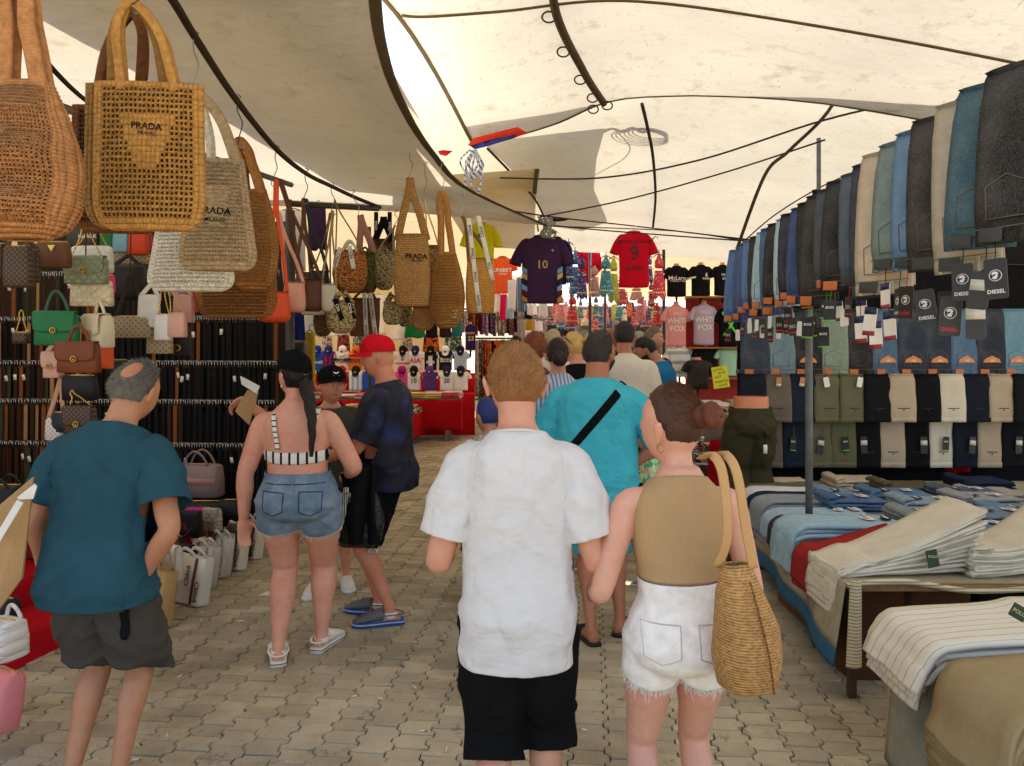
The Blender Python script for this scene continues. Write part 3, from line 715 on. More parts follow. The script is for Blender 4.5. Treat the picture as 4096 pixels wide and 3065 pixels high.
# ---- clothing and hair builders: each adds one part under the person
def c_shirt(f, par, mat, hem=.47, sleeve=.62, ease=.022, drape=.97, vox=.012, amp=.006, name='shirt', neck=.838, flare=.018, thick=.004, fold=1.):
    mb = MB(); f.torso(mb, hem-.02, neck+.012, ease, drape, e=2.5); pl = [(f.U(V((0, 0, hem*f.H))), V((0, 0, -1)), None, 0)]
    nk = f.U(V((0, .004*f.H, neck*f.H))); up = f.UR((0, .25, 1)); pl.append((nk-up*.004, up, nk, .11))
    if sleeve:
        for k in 'RL':
            e_, d = f.arm(mb, k, ease*.75+flare*.5, sleeve); pl.append((e_-d*.012, d, e_, f.rend*1.18))
    me = remeshed(mb, vox, 7, name)
    H = f.H; sd_ = random.uniform(0, 50); shR, shL = f.A['R'][0], f.A['L'][0]
    def wr(p, n):
        zz = p.z/H; low = smooth(.70, .50, zz); near = smooth(.40, .06, min((p-shR).length, (p-shL).length))
        big = noise.noise(V((p.x*5+sd_, p.y*5, p.z*2.4)))
        def ridge(v): return max(0, 1-3.0*abs(noise.noise(v)))**1.4
        r1 = ridge(V((p.x*5+p.z*4, p.y*3+sd_, p.z*4-p.x*4))); r2 = ridge(V((p.x*3.5-p.z*3, p.y*3+sd_+9, p.z*8+abs(p.x)*5)))
        arm = ridge(V((abs(p.x)*8+p.z*8, p.y*5+sd_, p.z*2-abs(p.x)*2))); fine = noise.noise(V((p.x*16+p.z*8, p.y*14+sd_, p.z*15)))
        return amp*(.15+.4*abs(big)+.12*fine+fold*(.8*r1*(.55+.45*low)+.9*r2*(.15+.85*low)+.8*arm*near))
    displace(me, wr); cut(me, pl, lambda p: f.in_torso(p, ease+.004) and (p-nk).length > .12)
    o = obj(name, me, mat, par); md = o.modifiers.new('solid', 'SOLIDIFY'); md.thickness = thick; md.offset = 1
    return o
def c_shorts(f, par, mat, top=.60, frac=.85, ease=.014, flare=.02, vox=.011, amp=.005, name='shorts', fray=0, fmat=None):
    mb = MB(); f.torso(mb, .452, top+.02, ease, 0, e=2.3); pl = [(f.U(V((0, 0, top*f.H))), V((0, 0, 1)), None, 0)]; ends = []
    for k in 'RL':
        e_, d = f.leg(mb, k, ease, frac, flare); pl.append((e_-d*.014, d, e_, f.rend*1.25)); ends.append((e_-d*.014, d))
    me = remeshed(mb, vox, 3, name); sd_ = random.uniform(0, 50)
    displace(me, lambda p, n: amp*(.8*noise.noise(V((p.x*8+sd_, p.y*8, p.z*4)))+1.6*max(0, 1-3*abs(noise.noise(V((p.x*6+sd_, p.y*6, p.z*9+abs(p.x)*8)))))**1.4)); cut(me, pl)
    o = obj(name, me, mat, par); md = o.modifiers.new('solid', 'SOLIDIFY'); md.thickness = .004; md.offset = 1
    if fray:
        mb = MB(); bm = bmesh.new(); bm.from_mesh(me); rr = random.Random(2)
        for e in bm.edges:
            if e.is_boundary and min((e.verts[0].co-q).length for q, d in ends) < .16 and e.verts[0].co.z < .52*f.H:
                for _ in range(fray):
                    p = e.verts[0].co.lerp(e.verts[1].co, rr.random()); L = rr.uniform(.006, .022)*(2.2 if rr.random() < .06 else 1)
                    mb.tube([p+V((0, 0, .004)), p+V((rr.uniform(-.006, .006), rr.uniform(-.006, .006), -L*.5)), p+V((rr.uniform(-.01, .01), rr.uniform(-.01, .01), -L))], [.0012, .001, .0006], 4, 2)
        bm.free(); mb.build('frayed_hem', fmat or mat, o)
    return o
def hair_mask_short(d, line=.0, low=-.42):
    x, y, z = d                                  # hairline: front above the brow, sides above the ear, back down to the nape
    front = .50+line; edge = low+(front-low)*smooth(-.30, .55, y); edge += .14*math.exp(-((abs(x)-.97)/.16)**2)*(1 if y > -.3 else 0)
    return .30*smooth(edge-.04, edge+.05, z)+.70*smooth(edge, edge+.65, z)
def c_hair(f, par, mat, mask, thick=.012, strands=2500, length=.016, amp=.004, flow=(0, .35, .4), seed=1, lift=.9, smat=None, name='hair', n=56, k=40, **kw):
    rings = []; rr = random.Random(seed)
    def off(d):
        m = mask(d); return -.006+(thick+.006)*m+amp*m*noise.noise(V(d)*9)
    for i in range(1, k):
        th = PI*i/k; rg = []
        for j in range(n):
            q = 2*PI*j/n; d = (math.sin(th)*math.cos(q), math.sin(th)*math.sin(q), math.cos(th))
            p = head_shape(d, f.b.get('hw', 1.)); rg.append(f.Mh@(p+V(d)*off(d)))
        rings.append(rg)
    mb = MB(); mb.loft(rings[::-1]); o = mb.build(name, mat, par)
    if strands:
        mb = MB(); c = 0; fl = V(flow)
        while c < strands:
            d = V((rr.gauss(0, 1), rr.gauss(0, 1), rr.gauss(0, 1))).normalized(); m = mask(d)
            if rr.random() > m*m: c += .25; continue
            c += 1; p = head_shape(d, f.b.get('hw', 1.))+d*(off(d)-.003); t = (d*lift+fl-d*(fl.dot(d))*(1-lift)+V((rr.gauss(0, .3), rr.gauss(0, .3), rr.gauss(0, .3)))*(.2+.8*lift)).normalized()
            L = length*rr.uniform(.6, 1.25)*(.4+.6*m); s_ = t.cross(V((rr.random(), rr.random(), rr.random()))).normalized()*.0010
            mb.add([f.Mh@(p-s_), f.Mh@(p+s_), f.Mh@(p+t*L*.6+s_*.6), f.Mh@(p+t*L)], [(0, 1, 2), (0, 2, 3)])
        mb.build('hair_strands', smat or mat, o)
    return o
def c_cap(f, par, mat, yaw=0, badge=None, name='cap', tilt=0, back_gap=False):
    t = f.Mh@Matrix.Rotation(R(yaw), 4, 'Z')@Matrix.Translation((0, 0, .020))@Matrix.Rotation(R(tilt), 4, 'X'); rings = []; n = 36
    hw = f.b.get('hw', 1.)
    for z, s_ in ((.018, 1.0), (.022, 1.03), (.05, 1.03), (.075, .96), (.098, .82), (.115, .60), (.125, .33), (.128, .05)):
        rings.append([t@V((math.cos(q)*.086*s_*hw, math.sin(q)*.106*s_-.004, z+.012*math.sin(q)*(1 if z < .03 else .4))) for q in (2*PI*j/n for j in range(n))])
    mb = MB(); mb.loft(rings, False, True); o = mb.build(name, mat, par, solid=.003)
    def brim(u, v):
        q = (u-.5)*2; a = q*1.25; r0 = V((math.sin(a)*.083*hw, math.cos(a)*.103-.004, .030-.004*abs(q)))
        L = .078*(1-abs(q)**2.6); return t@(r0+V((q*.004, L*v, -.012*v-.020*abs(q)**1.6*v)))
    mb = MB(); mb.sheet(brim, 20, 7); mb.build('brim', mat, o, solid=-.004)
    mb = MB(); mb.tube([t@V((0, -.002, .126)), t@V((0, -.002, .133))], .007, 8, 2); mb.build('button', mat, o)
    return o, t
def ua_mark(t, par, mat, loc, s=.02):
    mb = MB()
    for sg in (-1, 1):
        pts = [(-s, sg*s*.62), (-s*.35, sg*s*.52), (0, sg*s*.20), (s*.35, sg*s*.52), (s, sg*s*.62), (s*.55, sg*s*.18), (s*.3, -sg*s*.02), (-s*.3, -sg*s*.02), (-s*.55, sg*s*.18)]
        if sg < 0: pts = pts[::-1]
        mb.add([t@(loc@V((x, y, .001*sg))) for x, y in pts], [tuple(range(len(pts)))])
    mb.build('emblem', mat, par, smooth=False)
def c_face(f, par, iris=(70, 50, 35), brow=(60, 45, 35), closed=False, lip=(170, 95, 85)):
    M = f.Mh; k = f.b.get('hw', 1.)
    for s in (-1, 1):
        d = V((s*.335, .92, .06)).normalized(); c = head_shape(d, k)+V((0, -.0035, 0))
        mb = MB(); rg = [[M@(c+V((math.cos(q)*.0125*a, .0045*b_, math.sin(q)*(.0035 if closed else .0062)*a))) for q in (2*PI*j/14 for j in range(14))] for a, b_ in ((1.1, -1), (1, .6), (.8, 1.2), (.45, 1.55))]
        mb.loft(rg); e = mb.build('eye', plain((228, 222, 214) if not closed else (170, 115, 95), .2, .5), par)
        if not closed:
            mb = MB(); cc = c+V((0, .0078, 0)); mb.loft([[M@(cc+V((math.cos(q)*.0056*a, b_, math.sin(q)*.0056*a))) for q in (2*PI*j/12 for j in range(12))] for a, b_ in ((1, -.003), (1, 0), (.3, .0006))]); mb.build('iris', plain(iris, .15, .6), e)
        mb = MB(); pts = [head_shape(V((s*a, .9, z)).normalized(), k)+V((0, .0005, 0)) for a, z in ((.14, .20), (.28, .245), (.42, .24), (.52, .19))]
        mb.tube([M@p for p in pts], [.0025, .0042, .0036, .0015], 6, 3); mb.build('eyebrow', hairm(brow), par)
    for z, th in ((-.465, .0042), (-.515, .0048)):
        mb = MB(); pts = [head_shape(V((a, .88, z+abs(a)*.06)).normalized(), k)+V((0, -.0012, 0)) for a in (-.2, -.1, 0, .1, .2)]
        mb.tube([M@p for p in pts], [.001, th, th, th, .001], 8, 3); mb.build('lip', plain(lip, .45, .4), par)
def c_clog(f, par, k, mat, sole, band=None, sock=None):
    m = f.footM(k); H = f.H; g = 1.13
    def rg(y, z0, z1, rx): return [m@V((math.cos(q)*rx*H*g, y*H*g, ((z0+z1)/2+(z1-z0)/2*math.sin(q))*H*g)) for q in (2*PI*j/16 for j in range(16))]
    mb = MB(); R_ = []
    for y, rx in ((-.042, .014), (-.036, .023), (0, .0245), (.04, .029), (.075, .033), (.1, .030), (.115, .018)): R_.append([m@V((math.copysign(abs(math.cos(q))**.7, math.cos(q))*rx*H*g, y*H*g, (.0085+.0085*math.copysign(abs(math.sin(q))**.5, math.sin(q)))*H*g)) for q in (2*PI*j/16 for j in range(16))])
    mb.loft(R_); so = mb.build('clog_sole', sole, par)
    if band:
        mb = MB(); o_ = []
        for y, rx in ((-.043, .010), (-.037, .0235), (0, .0252), (.04, .0297), (.075, .0337), (.1, .0307), (.116, .014)): o_.append((y, rx))
        loop = [m@V((rx*H*g, y*H*g, .012*H*g)) for y, rx in o_]+[m@V((-rx*H*g, y*H*g, .012*H*g)) for y, rx in o_[::-1]]
        mb.tube(loop+[loop[0]], .0025, 6, 3); mb.build('sole_stripe', band, so)
    mb = MB(); R_ = [rg(y, .012, z1, rx) for y, z1, rx in ((.022, .047, .024), (.03, .05, .0265), (.05, .046, .0295), (.075, .036, .031), (.098, .027, .027), (.113, .018, .014))]
    mb.loft(R_); up = mb.build('clog_upper', mat, so)
    for y, z in ((.055, .047), (.075, .040), (.092, .032)):
        for x in (-.012, 0, .012):
            mb = MB(); c = m@V((x*H, y*H*g, z*H*g-.02*abs(x)-.002)); mb.tube([c+V((0, 0, .0)), c+V((0, 0, .004))], .0035, 6, 1); mb.build('vent_hole', plain((40, 40, 40), .9), up)
    mb = MB(); mb.tube([m@V((.026*H*g, .028*H*g, .034*H*g)), m@V((.027*H*g, -.01*H*g, .036*H*g)), m@V((.012*H*g, -.036*H*g, .033*H*g)), m@V((-.012*H*g, -.036*H*g, .033*H*g)), m@V((-.027*H*g, -.01*H*g, .036*H*g)), m@V((-.026*H*g, .028*H*g, .034*H*g))], .0075, 8, 4, flat=.4)
    mb.build('heel_strap', mat, so)
    if sock:
        hip, kn, ank, fa = f.G[k]; mb = MB(); mb.tube([ank+V((0, 0, -.025*H)), ank+V((0, 0, -.008*H))], .024*H, 14, 3); mb.build('sock', sock, par)
def c_shoe(f, par, k, mat, sole, name='shoe'):
    m = f.footM(k); H = f.H; g = 1.12; R_ = []
    for y, z1, rx in ((-.042, .030, .014), (-.034, .045, .021), (0, .048, .0225), (.03, .044, .0245), (.06, .034, .027), (.09, .026, .027), (.11, .018, .018), (.118, .012, .008)):
        R_.append([m@V((math.cos(q)*rx*H*g, y*H*g, max(.012*H, (.008+z1)/2*H*g+(z1-.008)/2*H*g*math.sin(q)))) for q in (2*PI*j/16 for j in range(16))])
    mb = MB(); mb.loft(R_); up = mb.build(name, mat, par)
    mb = MB(); mb.loft([[m@V((math.cos(q)*rx*H*g*1.06, y*H*g*1.03, .0075*H+.0075*H*math.copysign(abs(math.sin(q))**.4, math.sin(q)))) for q in (2*PI*j/16 for j in range(16))] for y, rx in ((-.044, .010), (-.036, .021), (0, .023), (.04, .026), (.08, .029), (.105, .024), (.119, .008))])
    mb.build('sole', sole, up)
def c_sandal(f, par, k, mat):
    m = f.footM(k); H = f.H; mb = MB()
    mb.loft([[m@V((math.cos(q)*rx*H*1.08, y*H*1.05, -.004+.008*H+.007*H*math.copysign(abs(math.sin(q))**.4, math.sin(q)))) for q in (2*PI*j/16 for j in range(16))] for y, rx in ((-.042, .010), (-.034, .021), (0, .023), (.04, .026), (.08, .030), (.105, .025), (.117, .008))])
    o = mb.build('sandal_sole', mat, par)
    for y, z in ((.04, .042), (.07, .030)):
        mb = MB(); mb.tube([m@V((math.cos(q)*.027*H, y*H, .012*H+math.sin(q)*(z-.010)*H)) for q in (0, .6, 1.2, 1.57, 1.95, 2.55, PI)], .012, 8, 3, flat=.25, up=None); mb.build('sandal_strap', mat, o)
def person(label, px, d, rz=0, H=1.72, b=None, pose=None, sk=(196, 150, 122), vox=.009, red=.35, legs=True, group=None, zoff=0, cat='person', nm='person', head=True):
    f = Fig(H, b, pose); X = (px-2048)*d/F
    t = thing(nm, label, cat, (X, d, zoff), R(rz), group); mb = MB(); f.torso(mb)
    nb, hd = f.U(V((0, 0, .825*H))), f.Mh@V((0, -.018, -.05))
    mb.tube([nb, nb.lerp(hd, .5)+V((0, -.004*H, 0)), hd], [.038*H*f.b.get('neck', 1), .0335*H*f.b.get('neck', 1), .034*H*f.b.get('neck', 1)], 16, 4)
    if head: head_mesh(mb, f.Mh, f.b.get('hw', 1.))
    for k in 'RL':
        f.arm(mb, k)
        if legs: f.leg(mb, k)
    me = remeshed(mb, vox, 2); o = obj('body', me, skin(sk, red), t); f.t = t; f.body = o; return t, f
def simple_part(par, name, mat, fn, **k):
    mb = MB(); fn(mb); return mb.build(name, mat, par, **k)
# --- in white t-shirt, centre
t, f = person('person in plain white t-shirt and black shorts seen from behind, nearest to the camera', 2070, 2.38, -2, 1.70, dict(hip=.90, waist=.86, chest=.90, shoulder=.92, limb=1.02, hw=1.04, neck=1.02),
    dict(armR=((.26, -.10, -.98), (.02, .85, -.12)), armL=((-.26, -.10, -.98), (-.02, .85, -.12)), head=(17, 4, 1), legR=(.095, .10, 4), legL=(-.075, -.06, -6)), (212, 154, 124), .008)
c_shirt(f, t, tshirt((212, 209, 204)), .43, .78, .012, .97, .0085, .010, flare=.022)
c_shorts(f, t, cloth((24, 24, 25), .06, .004), .55, 1.28, .008, .03, .011, .006)
c_hair(f, t, hairm((142, 96, 56), .3), lambda d: hair_mask_short(d, 0, -.60), .012, 9000, .014, .0015, (0, .5, .2), smat=hairm((172, 124, 76), .3))
simple_part(t, 'collar', cloth((214, 211, 205), .03, .002), lambda mb: mb.tube([f.U(V((math.cos(q)*.0455*f.H, math.sin(q)*.046*f.H-.004*f.H, (.834-.014*math.sin(q))*f.H))) for q in [2*PI*i/16 for i in range(17)]], .011, 8, 2, flat=.45, up=(0, 0, 1)))
for k in 'RL': c_shoe(f, t, k, cloth((220, 218, 214)), plain((235, 235, 232)))
# --- tan sleeveless top with straw bag
t, f = person('person in tan sleeveless top and white denim shorts with brown hair in a bun', 2715, 2.33, 2, 1.565, dict(hip=.96, waist=.84, chest=.9, shoulder=.96, limb=.92, leg=.98, neck=.84, hw=1.02, head=1.10),
    dict(armR=((.22, -.05, -.98), (.05, .55, -.8)), armL=((-.30, -.04, -.97), (.02, .93, -.30)), head=(46, -4, -2), legR=(.10, .05, 6), legL=(-.10, -.03, -6)), (218, 162, 136), .008, .3)
mt = NB('rib_knit_top', (178, 146, 104), .85, .15); mt.vary(mt.noise(7, 3), .06).bump(mt.wave(.006, 'X'), .0006).bump(mt.noise(9, 3), .006); M_TAN = mt.done()
c_shirt(f, t, M_TAN, .638, 0, .006, .0, .009, .0022, 'top', .826, 0, .0035, .3)
c_shorts(f, t, denim((214, 209, 200), .2), .634, .27, .007, .006, .010, .003, 'shorts', 5, cloth((225, 222, 216)))
for sx, tilt in ((-1, 0), (1, 0)):
    def pk(mb, sx=sx):
        H = f.H; o = [(-.052, .05), (.052, .05), (.05, -.04), (0, -.062), (-.05, -.04)]
        bv = bvh_of([c for c in bpy.data.objects if c.parent == t and c.name.startswith('shorts')][0])
        n = 10; pts = []
        for i in range(5):
            a, b_ = o[i], o[(i+1) % 5]
            for j in range(n): 
                x, z = a[0]+(b_[0]-a[0])*j/n+sx*.078, a[1]+(b_[1]-a[1])*j/n+.535*H
                h = bv.ray_cast(V((x, -.5, z)), V((0, 1, 0)), 1); pts.append((h[0] or V((x, -.1, z)))+V((0, -.005, 0)))
        mb.tube(pts+[pts[0]], .0022, 5, 1)
    simple_part(t, 'pocket_stitch', cloth((196, 190, 178)), pk)
M_BRUN = hairm((74, 46, 32))
c_hair(f, t, M_BRUN, lambda d: hair_mask_short(d, -.05, -.46), .007, 6000, .045, .002, (0, -.9, .3), lift=.03, smat=hairm((112, 74, 50), .3))
def bun(mb):
    c = f.Mh@V((-.005, -.132, .045)); ax = (f.Mh.to_3x3()@V((0, -1, .25))).normalized(); u = ax.orthogonal().normalized(); v = ax.cross(u); pts = []; rr_ = []
    for i in range(40):
        q = i*.55; r_ = .030-.020*i/40; pts.append(c+u*math.cos(q)*r_+v*math.sin(q)*r_+ax*(.008+.024*i/40)); rr_.append(.017-.005*i/40)
    mb.tube(pts, rr_, 10, 2); mb.tube([f.Mh@V((0, -.09, .04)), c+ax*.02], [.04, .025], 12, 3)
simple_part(t, 'hair_bun', hairm((98, 50, 32)), bun)
simple_part(t, 'earring', metal((190, 150, 70), .25), lambda mb: mb.tube([f.Mh@V((-.090+.002*math.cos(q), -.02+.013*math.cos(q), -.058+.013*math.sin(q))) for q in [2*PI*i/14 for i in range(15)]], .0016, 6, 1))
for k in 'RL': c_sandal(f, t, k, leather((150, 110, 80)))
FT = f
# --- blue shirt, grey shorts at the left
t, f = person('balding person in dark teal t-shirt and grey shorts at the left with cardboard', 395, 2.86, -4, 1.66, dict(hip=.96, waist=1.0, chest=.98, belly=1.05, shoulder=1.0, limb=.98, hw=1.06, neck=1.05, leg=.94),
    dict(lean=.14, side=.05, armR=((.38, -.22, -.9), (-.52, .30, -.80)), armL=((-.35, .05, -.93), (-.1, .5, -.85)), handR=((-.25, .3, -.9), (-1, 0, 0), .5), head=(-16, 16, 4), legR=(.07, .02, 10), legL=(-.10, 0, -10)), (188, 132, 98), .008)
c_shirt(f, t, tshirt((42, 78, 90), .14, .8, 240), .455, .72, .027, .97, .009, .015, flare=.03)
c_shorts(f, t, cloth((74, 70, 65), .07, .005), .55, 1.07, .012, .04, .011, .008)
def bald(d):
    m = hair_mask_short(d, .02, -.50); q = V(d)-V((.12, -.66, .74)); return m*smooth(.34, .66, q.length)*(1-.9*smooth(.45, .8, d[1])*smooth(.55, .8, d[2]))
c_hair(f, t, hairm((104, 98, 88)), bald, .008, 8000, .024, .002, (0, -.3, -.3), lift=.4, smat=hairm((150, 144, 132), .4))
for k in 'RL': c_sandal(f, t, k, leather((40, 36, 34)))
def pocket_strip(mb):
    bv = bvh_of([c for c in bpy.data.objects if c.parent == t and c.name.startswith('shorts')][0]); pts = []
    for i in range(9):
        x, z = .135-.003*i, .735-.015*i; h = bv.ray_cast(V((x, -.8, z)), V((0, 1, 0)), 1.5); pts.append((h[0] if h[0] is not None else V((x, -.11, z)))+V((0, -.006, 0)))
    mb.tube(pts, [.016, .019, .02, .02, .021, .022, .022, .02, .012], 8, 1, flat=.2, up=(0, 1, 0))
simple_part(t, 'dark_panel', cloth((24, 26, 28)), pocket_strip)
def carton(label, mat, pts, th=.02):
    p = [V(q) for q in pts]; tt = thing('cardboard_box', label, 'box', p[0]); n = (p[1]-p[0]).cross(p[3]-p[0]).normalized()*th
    mb = MB(); q = [a-p[0] for a in p]; mb.add(q+[a+n for a in q], [(0, 1, 2, 3), (7, 6, 5, 4), (0, 4, 5, 1), (1, 5, 6, 2), (2, 6, 7, 3), (3, 7, 4, 0)]); mb.build('panel', mat, tt, smooth=False, bev=.003); return tt, q, n
b = NB('cardboard', (176, 140, 96), .9, .1); b.vary(b.noise(6, 4), .12).bump(b.wave(.007, 'X'), .0006); M_CARD = b.done()
tt, q, n = carton('flattened brown cardboard box with torn white edges under an arm', M_CARD, [P(-140, 2140, 2.62), P(-30, 2480, 2.62), P(95, 2310, 2.68), P(140, 1905, 2.70)])
simple_part(tt, 'torn_flap', plain((222, 218, 208), .8), lambda mb: (mb.add([P(70, 1990, 2.62)-tt.location, P(140, 1935, 2.62)-tt.location, P(150, 1945, 2.62)-tt.location, P(135, 1995, 2.62)-tt.location, P(80, 1998, 2.62)-tt.location], [(0, 1, 2, 3, 4)]), mb.add([P(-20, 2150, 2.6)-tt.location, P(70, 2000, 2.6)-tt.location, P(95, 2012, 2.6)-tt.location, P(60, 2070, 2.6)-tt.location, P(0, 2170, 2.6)-tt.location], [(0, 1, 2, 3, 4)])), smooth=False, solid=.004)
# --- denim shorts and striped bikini top
t, f = person('person in striped bikini top, denim cut-off shorts and black cap from behind', 1195, 4.19, 3, 1.66, dict(hip=1.24, waist=1.16, chest=1.10, belly=1.2, shoulder=1.02, limb=1.18, leg=1.30, hw=1.0, neck=.92),
    dict(armR=((.42, .12, -.9), (-.25, .85, -.3)), armL=((-.34, -.03, -.95), (-.10, .12, -.98)), handL=((-.05, .10, -1), (.35, -.9, 0), .28, -1), head=(50, -6, 0), legR=(.10, .14, 18), legL=(-.095, -.04, -14), side=-.03), (218, 156, 130), .0085, .45)
c_shorts(f, t, denim((84, 106, 124), .8, 7.), .615, .30, .010, .012, .010, .004, 'shorts', 4, cloth((205, 200, 190)))
SH = [c for c in bpy.data.objects if c.parent == t and c.name.startswith('shorts')][0]; bvS = bvh_of(SH); _m = MB(); f.torso(_m, ease=.002); bvB = BVHTree.FromPolygons([V(q) for q in _m.v], _m.f)
def onb(bv, x, z, o=.004):
    h = bv.ray_cast(V((x, -.8, z)), V((0, 1, 0)), 1.5); return (h[0] if h[0] is not None else V((x, -.12, z)))+V((0, -o, 0))
H = f.H
for sx in (-1, 1):
    def pk(mb, sx=sx):
        o = [(-.06, .055), (.055, .05), (.055, -.045), (0, -.07), (-.055, -.05)]; pts = []
        for i in range(5):
            a, b_ = o[i], o[(i+1) % 5]
            for j in range(8): pts.append(onb(bvS, a[0]+(b_[0]-a[0])*j/8+sx*.098, a[1]+(b_[1]-a[1])*j/8+.53*H, .006))
        mb.tube(pts+[pts[0]], .0028, 5, 1)
    simple_part(SH, 'pocket_stitch', cloth((52, 66, 78)), pk)
simple_part(SH, 'waistband_seam', cloth((58, 72, 84)), lambda mb: mb.tube([onb(bvS, x*.02, .585*H, .004) for x in range(-8, 9)], .0035, 5, 1))
simple_part(SH, 'belt_loop', denim((82, 104, 122), .55), lambda mb: mb.tube([onb(bvS, 0, .585*H, .008), onb(bvS, 0, .613*H, .008)], .009, 6, 2, flat=.4, up=(0, 1, 0)))
b = NB('bikini_stripe', (226, 220, 208), .8, .15); b.mixc(b.wave(.045, 'X'), (24, 24, 30), .80, .84); b.bump(b.noise(20, 3), .006); M_BIK = b.done()
def band(mb):
    rg = []
    for dz, o in ((-.034, .002), (-.025, .007), (.0, .008), (.022, .007), (.030, .002)):
        r_ = []
        for i in range(40):
            q = 2*PI*i/40; dr = V((math.cos(q), math.sin(q), 0)); z = .672*H+dz+.012*math.sin(q*1)
            h = bvB.ray_cast(f.U(V((0, 0, z)))+dr*.6, -dr, .7); p = h[0] if h[0] is not None else V((0, 0, z))+dr*.15
            r_.append(p+dr*o)
        rg.append(r_)
    mb.loft(rg, False, False)
simple_part(t, 'bikini_band', M_BIK, band, solid=.003)
b = NB('bikini_strap', (226, 220, 208), .8, .15); b.mixc(b.wave(.03, 'Z'), (24, 24, 30), .86, .9); M_BIK2 = b.done()
for sx in (-1, 1): simple_part(t, 'bikini_strap', M_BIK2, lambda mb, sx=sx: mb.tube([onb(bvB, sx*(.085+.006*k), (.69+.027*k)*H, .008) for k in range(5)]+[V((sx*.112, .0, .825*H))], .012, 8, 3, flat=.3, up=(0, 1, 0)))
c_hair(f, t, hairm((34, 26, 24)), lambda d: hair_mask_short(d, -.06, -.62), .016, 2500, .03, .005, (0, -.6, -.4), lift=.2)
c_cap(f, t, cloth((20, 20, 22), .06), 0)
def tail(mb):
    rr_ = random.Random(4); p0 = f.Mh@V((0, -.105, -.02))
    end = V((.10, -.165, .675*H)); 
    for k in range(3):
        pts = []; rad = []
        for i in range(13):
            u = i/12; p = p0.lerp(end, u)+V((.03*math.sin(u*PI), -.05*math.sin(u*PI), 0)); a = u*9+2*PI*k/3; r_ = .017*(1-.75*u)
            pts.append(p+V((math.cos(a)*r_, math.sin(a)*r_, 0))); rad.append(.024*(1-.85*u)+.003)
        mb.tube(pts, rad, 8, 3)
simple_part(t, 'ponytail', hairm((34, 26, 24)), tail)
simple_part(t, 'cap_buckle', metal(), lambda mb: mb.tube([f.Mh@V((x, -.112, z)) for x, z in ((-.015, .0), (.015, .0), (.015, .022), (-.015, .022), (-.015, 0))], .002, 5, 1))
simple_part(t, 'earring', metal((220, 215, 205)), lambda mb: mb.tube([f.Mh@V((-.088, -.012, -.046)), f.Mh@V((-.089, -.012, -.066))], .004, 6, 2))
for k in 'RL': c_clog(f, t, k, plain((226, 222, 210), .55), plain((222, 217, 203), .6), plain((60, 58, 62)), cloth((235, 233, 228)))
# --- boy in black cap facing the camera
t, f = person('young person in black cap and dark grey t-shirt facing the camera, holding up card', 1322, 5.45, 190, 1.54, dict(hip=1.05, waist=1.12, chest=1.0, belly=1.1, limb=1.05, hw=1.14, head=1.12, neck=.95),
    dict(armR=((.93, .15, .0), (.66, .22, .62)), handR=((.6, .3, -.5), (.3, .5, -.8), .7), armL=((-.16, .05, -.97), (.15, .85, -.35)), head=(22, -2, 0), legR=(.10, .12, 10), legL=(-.11, .0, -8)), (212, 144, 116), .009, .6)
c_shirt(f, t, cloth((66, 66, 60), .08, .005), .47, .8, .024, .97, .011, .014, flare=.025)
c_shorts(f, t, cloth((34, 34, 38)), .58, .9, .014, .03, .013)
c_hair(f, t, hairm((56, 42, 32)), lambda d: hair_mask_short(d, 0, -.40), .008, 1200, .012)
cp, ct = c_cap(f, t, cloth((22, 22, 24), .06)); ua_mark(ct, cp, plain((235, 235, 235)), Matrix.Translation((0, .101, .066))@Matrix.Rotation(R(180), 4, 'Z')@Matrix.Rotation(R(75), 4, 'X'), .024)
c_face(f, t, (60, 44, 34), (62, 46, 34), lip=(172, 92, 84))
simple_part(t, 'pocket', cloth((60, 60, 55)), lambda mb: mb.box((-.075, .128, .705*f.H), (.085, .006, .09)), bev=.003)
for k in 'RL': c_shoe(f, t, k, cloth((214, 212, 208)), plain((225, 225, 222)))
wrB = t.matrix_basis@f.A['R'][2]
tt, q, n = carton('torn brown cardboard piece with white folded edge held up by a hand', M_CARD, [P(990, 1560, 5.0), P(940, 1645, 5.0), P(998, 1702, 5.0), P(1035, 1570, 5.0)], .006)
simple_part(tt, 'folded_edge', plain((224, 222, 214), .7), lambda mb: mb.add([P(*c, 4.98)-tt.location for c in ((962, 1505), (978, 1512), (1040, 1545), (1028, 1575), (968, 1538))], [(0, 1, 2, 3, 4)]), smooth=False, solid=.008)
# --- red cap, galaxy shirt
t, f = person('person in red cap and dark galaxy print t-shirt seen in profile', 1545, 4.8, 84, 1.765, dict(hip=1.0, waist=1.08, chest=1.02, belly=1.15, shoulder=1.0, limb=1.02, hw=1.04, neck=1.08),
    dict(armL=((-.18, .40, -.9), (.10, .92, -.28)), armR=((.15, .35, -.9), (0, .9, -.3)), handL=((.2, .9, -.3), (0, -.2, -1), .6), head=(10, 4, 0), legR=(.085, .09, 8), legL=(-.085, -.03, -18)), (204, 136, 106), .0085, .5)
b = NB('galaxy_print', (22, 24, 40), .6, .25); b.mixc(b.noise(5, 5), (42, 52, 112), .52, .72, .85).mixc(b.noise(9, 5), (16, 16, 24), .5, .65).mixc(b.noise(26, 4), (128, 58, 84), .68, .74, .6); b.bump(b.noise(12, 3, stretch=(1, 1, .5)), .008)
c_shirt(f, t, b.done(), .468, .88, .028, .97, .010, .011, flare=.03)
c_shorts(f, t, cloth((20, 20, 24), .05), .58, .96, .018, .045, .012)
c_hair(f, t, hairm((150, 110, 88), .15), lambda d: hair_mask_short(d, 0, -.4)*.5, .002, 0)
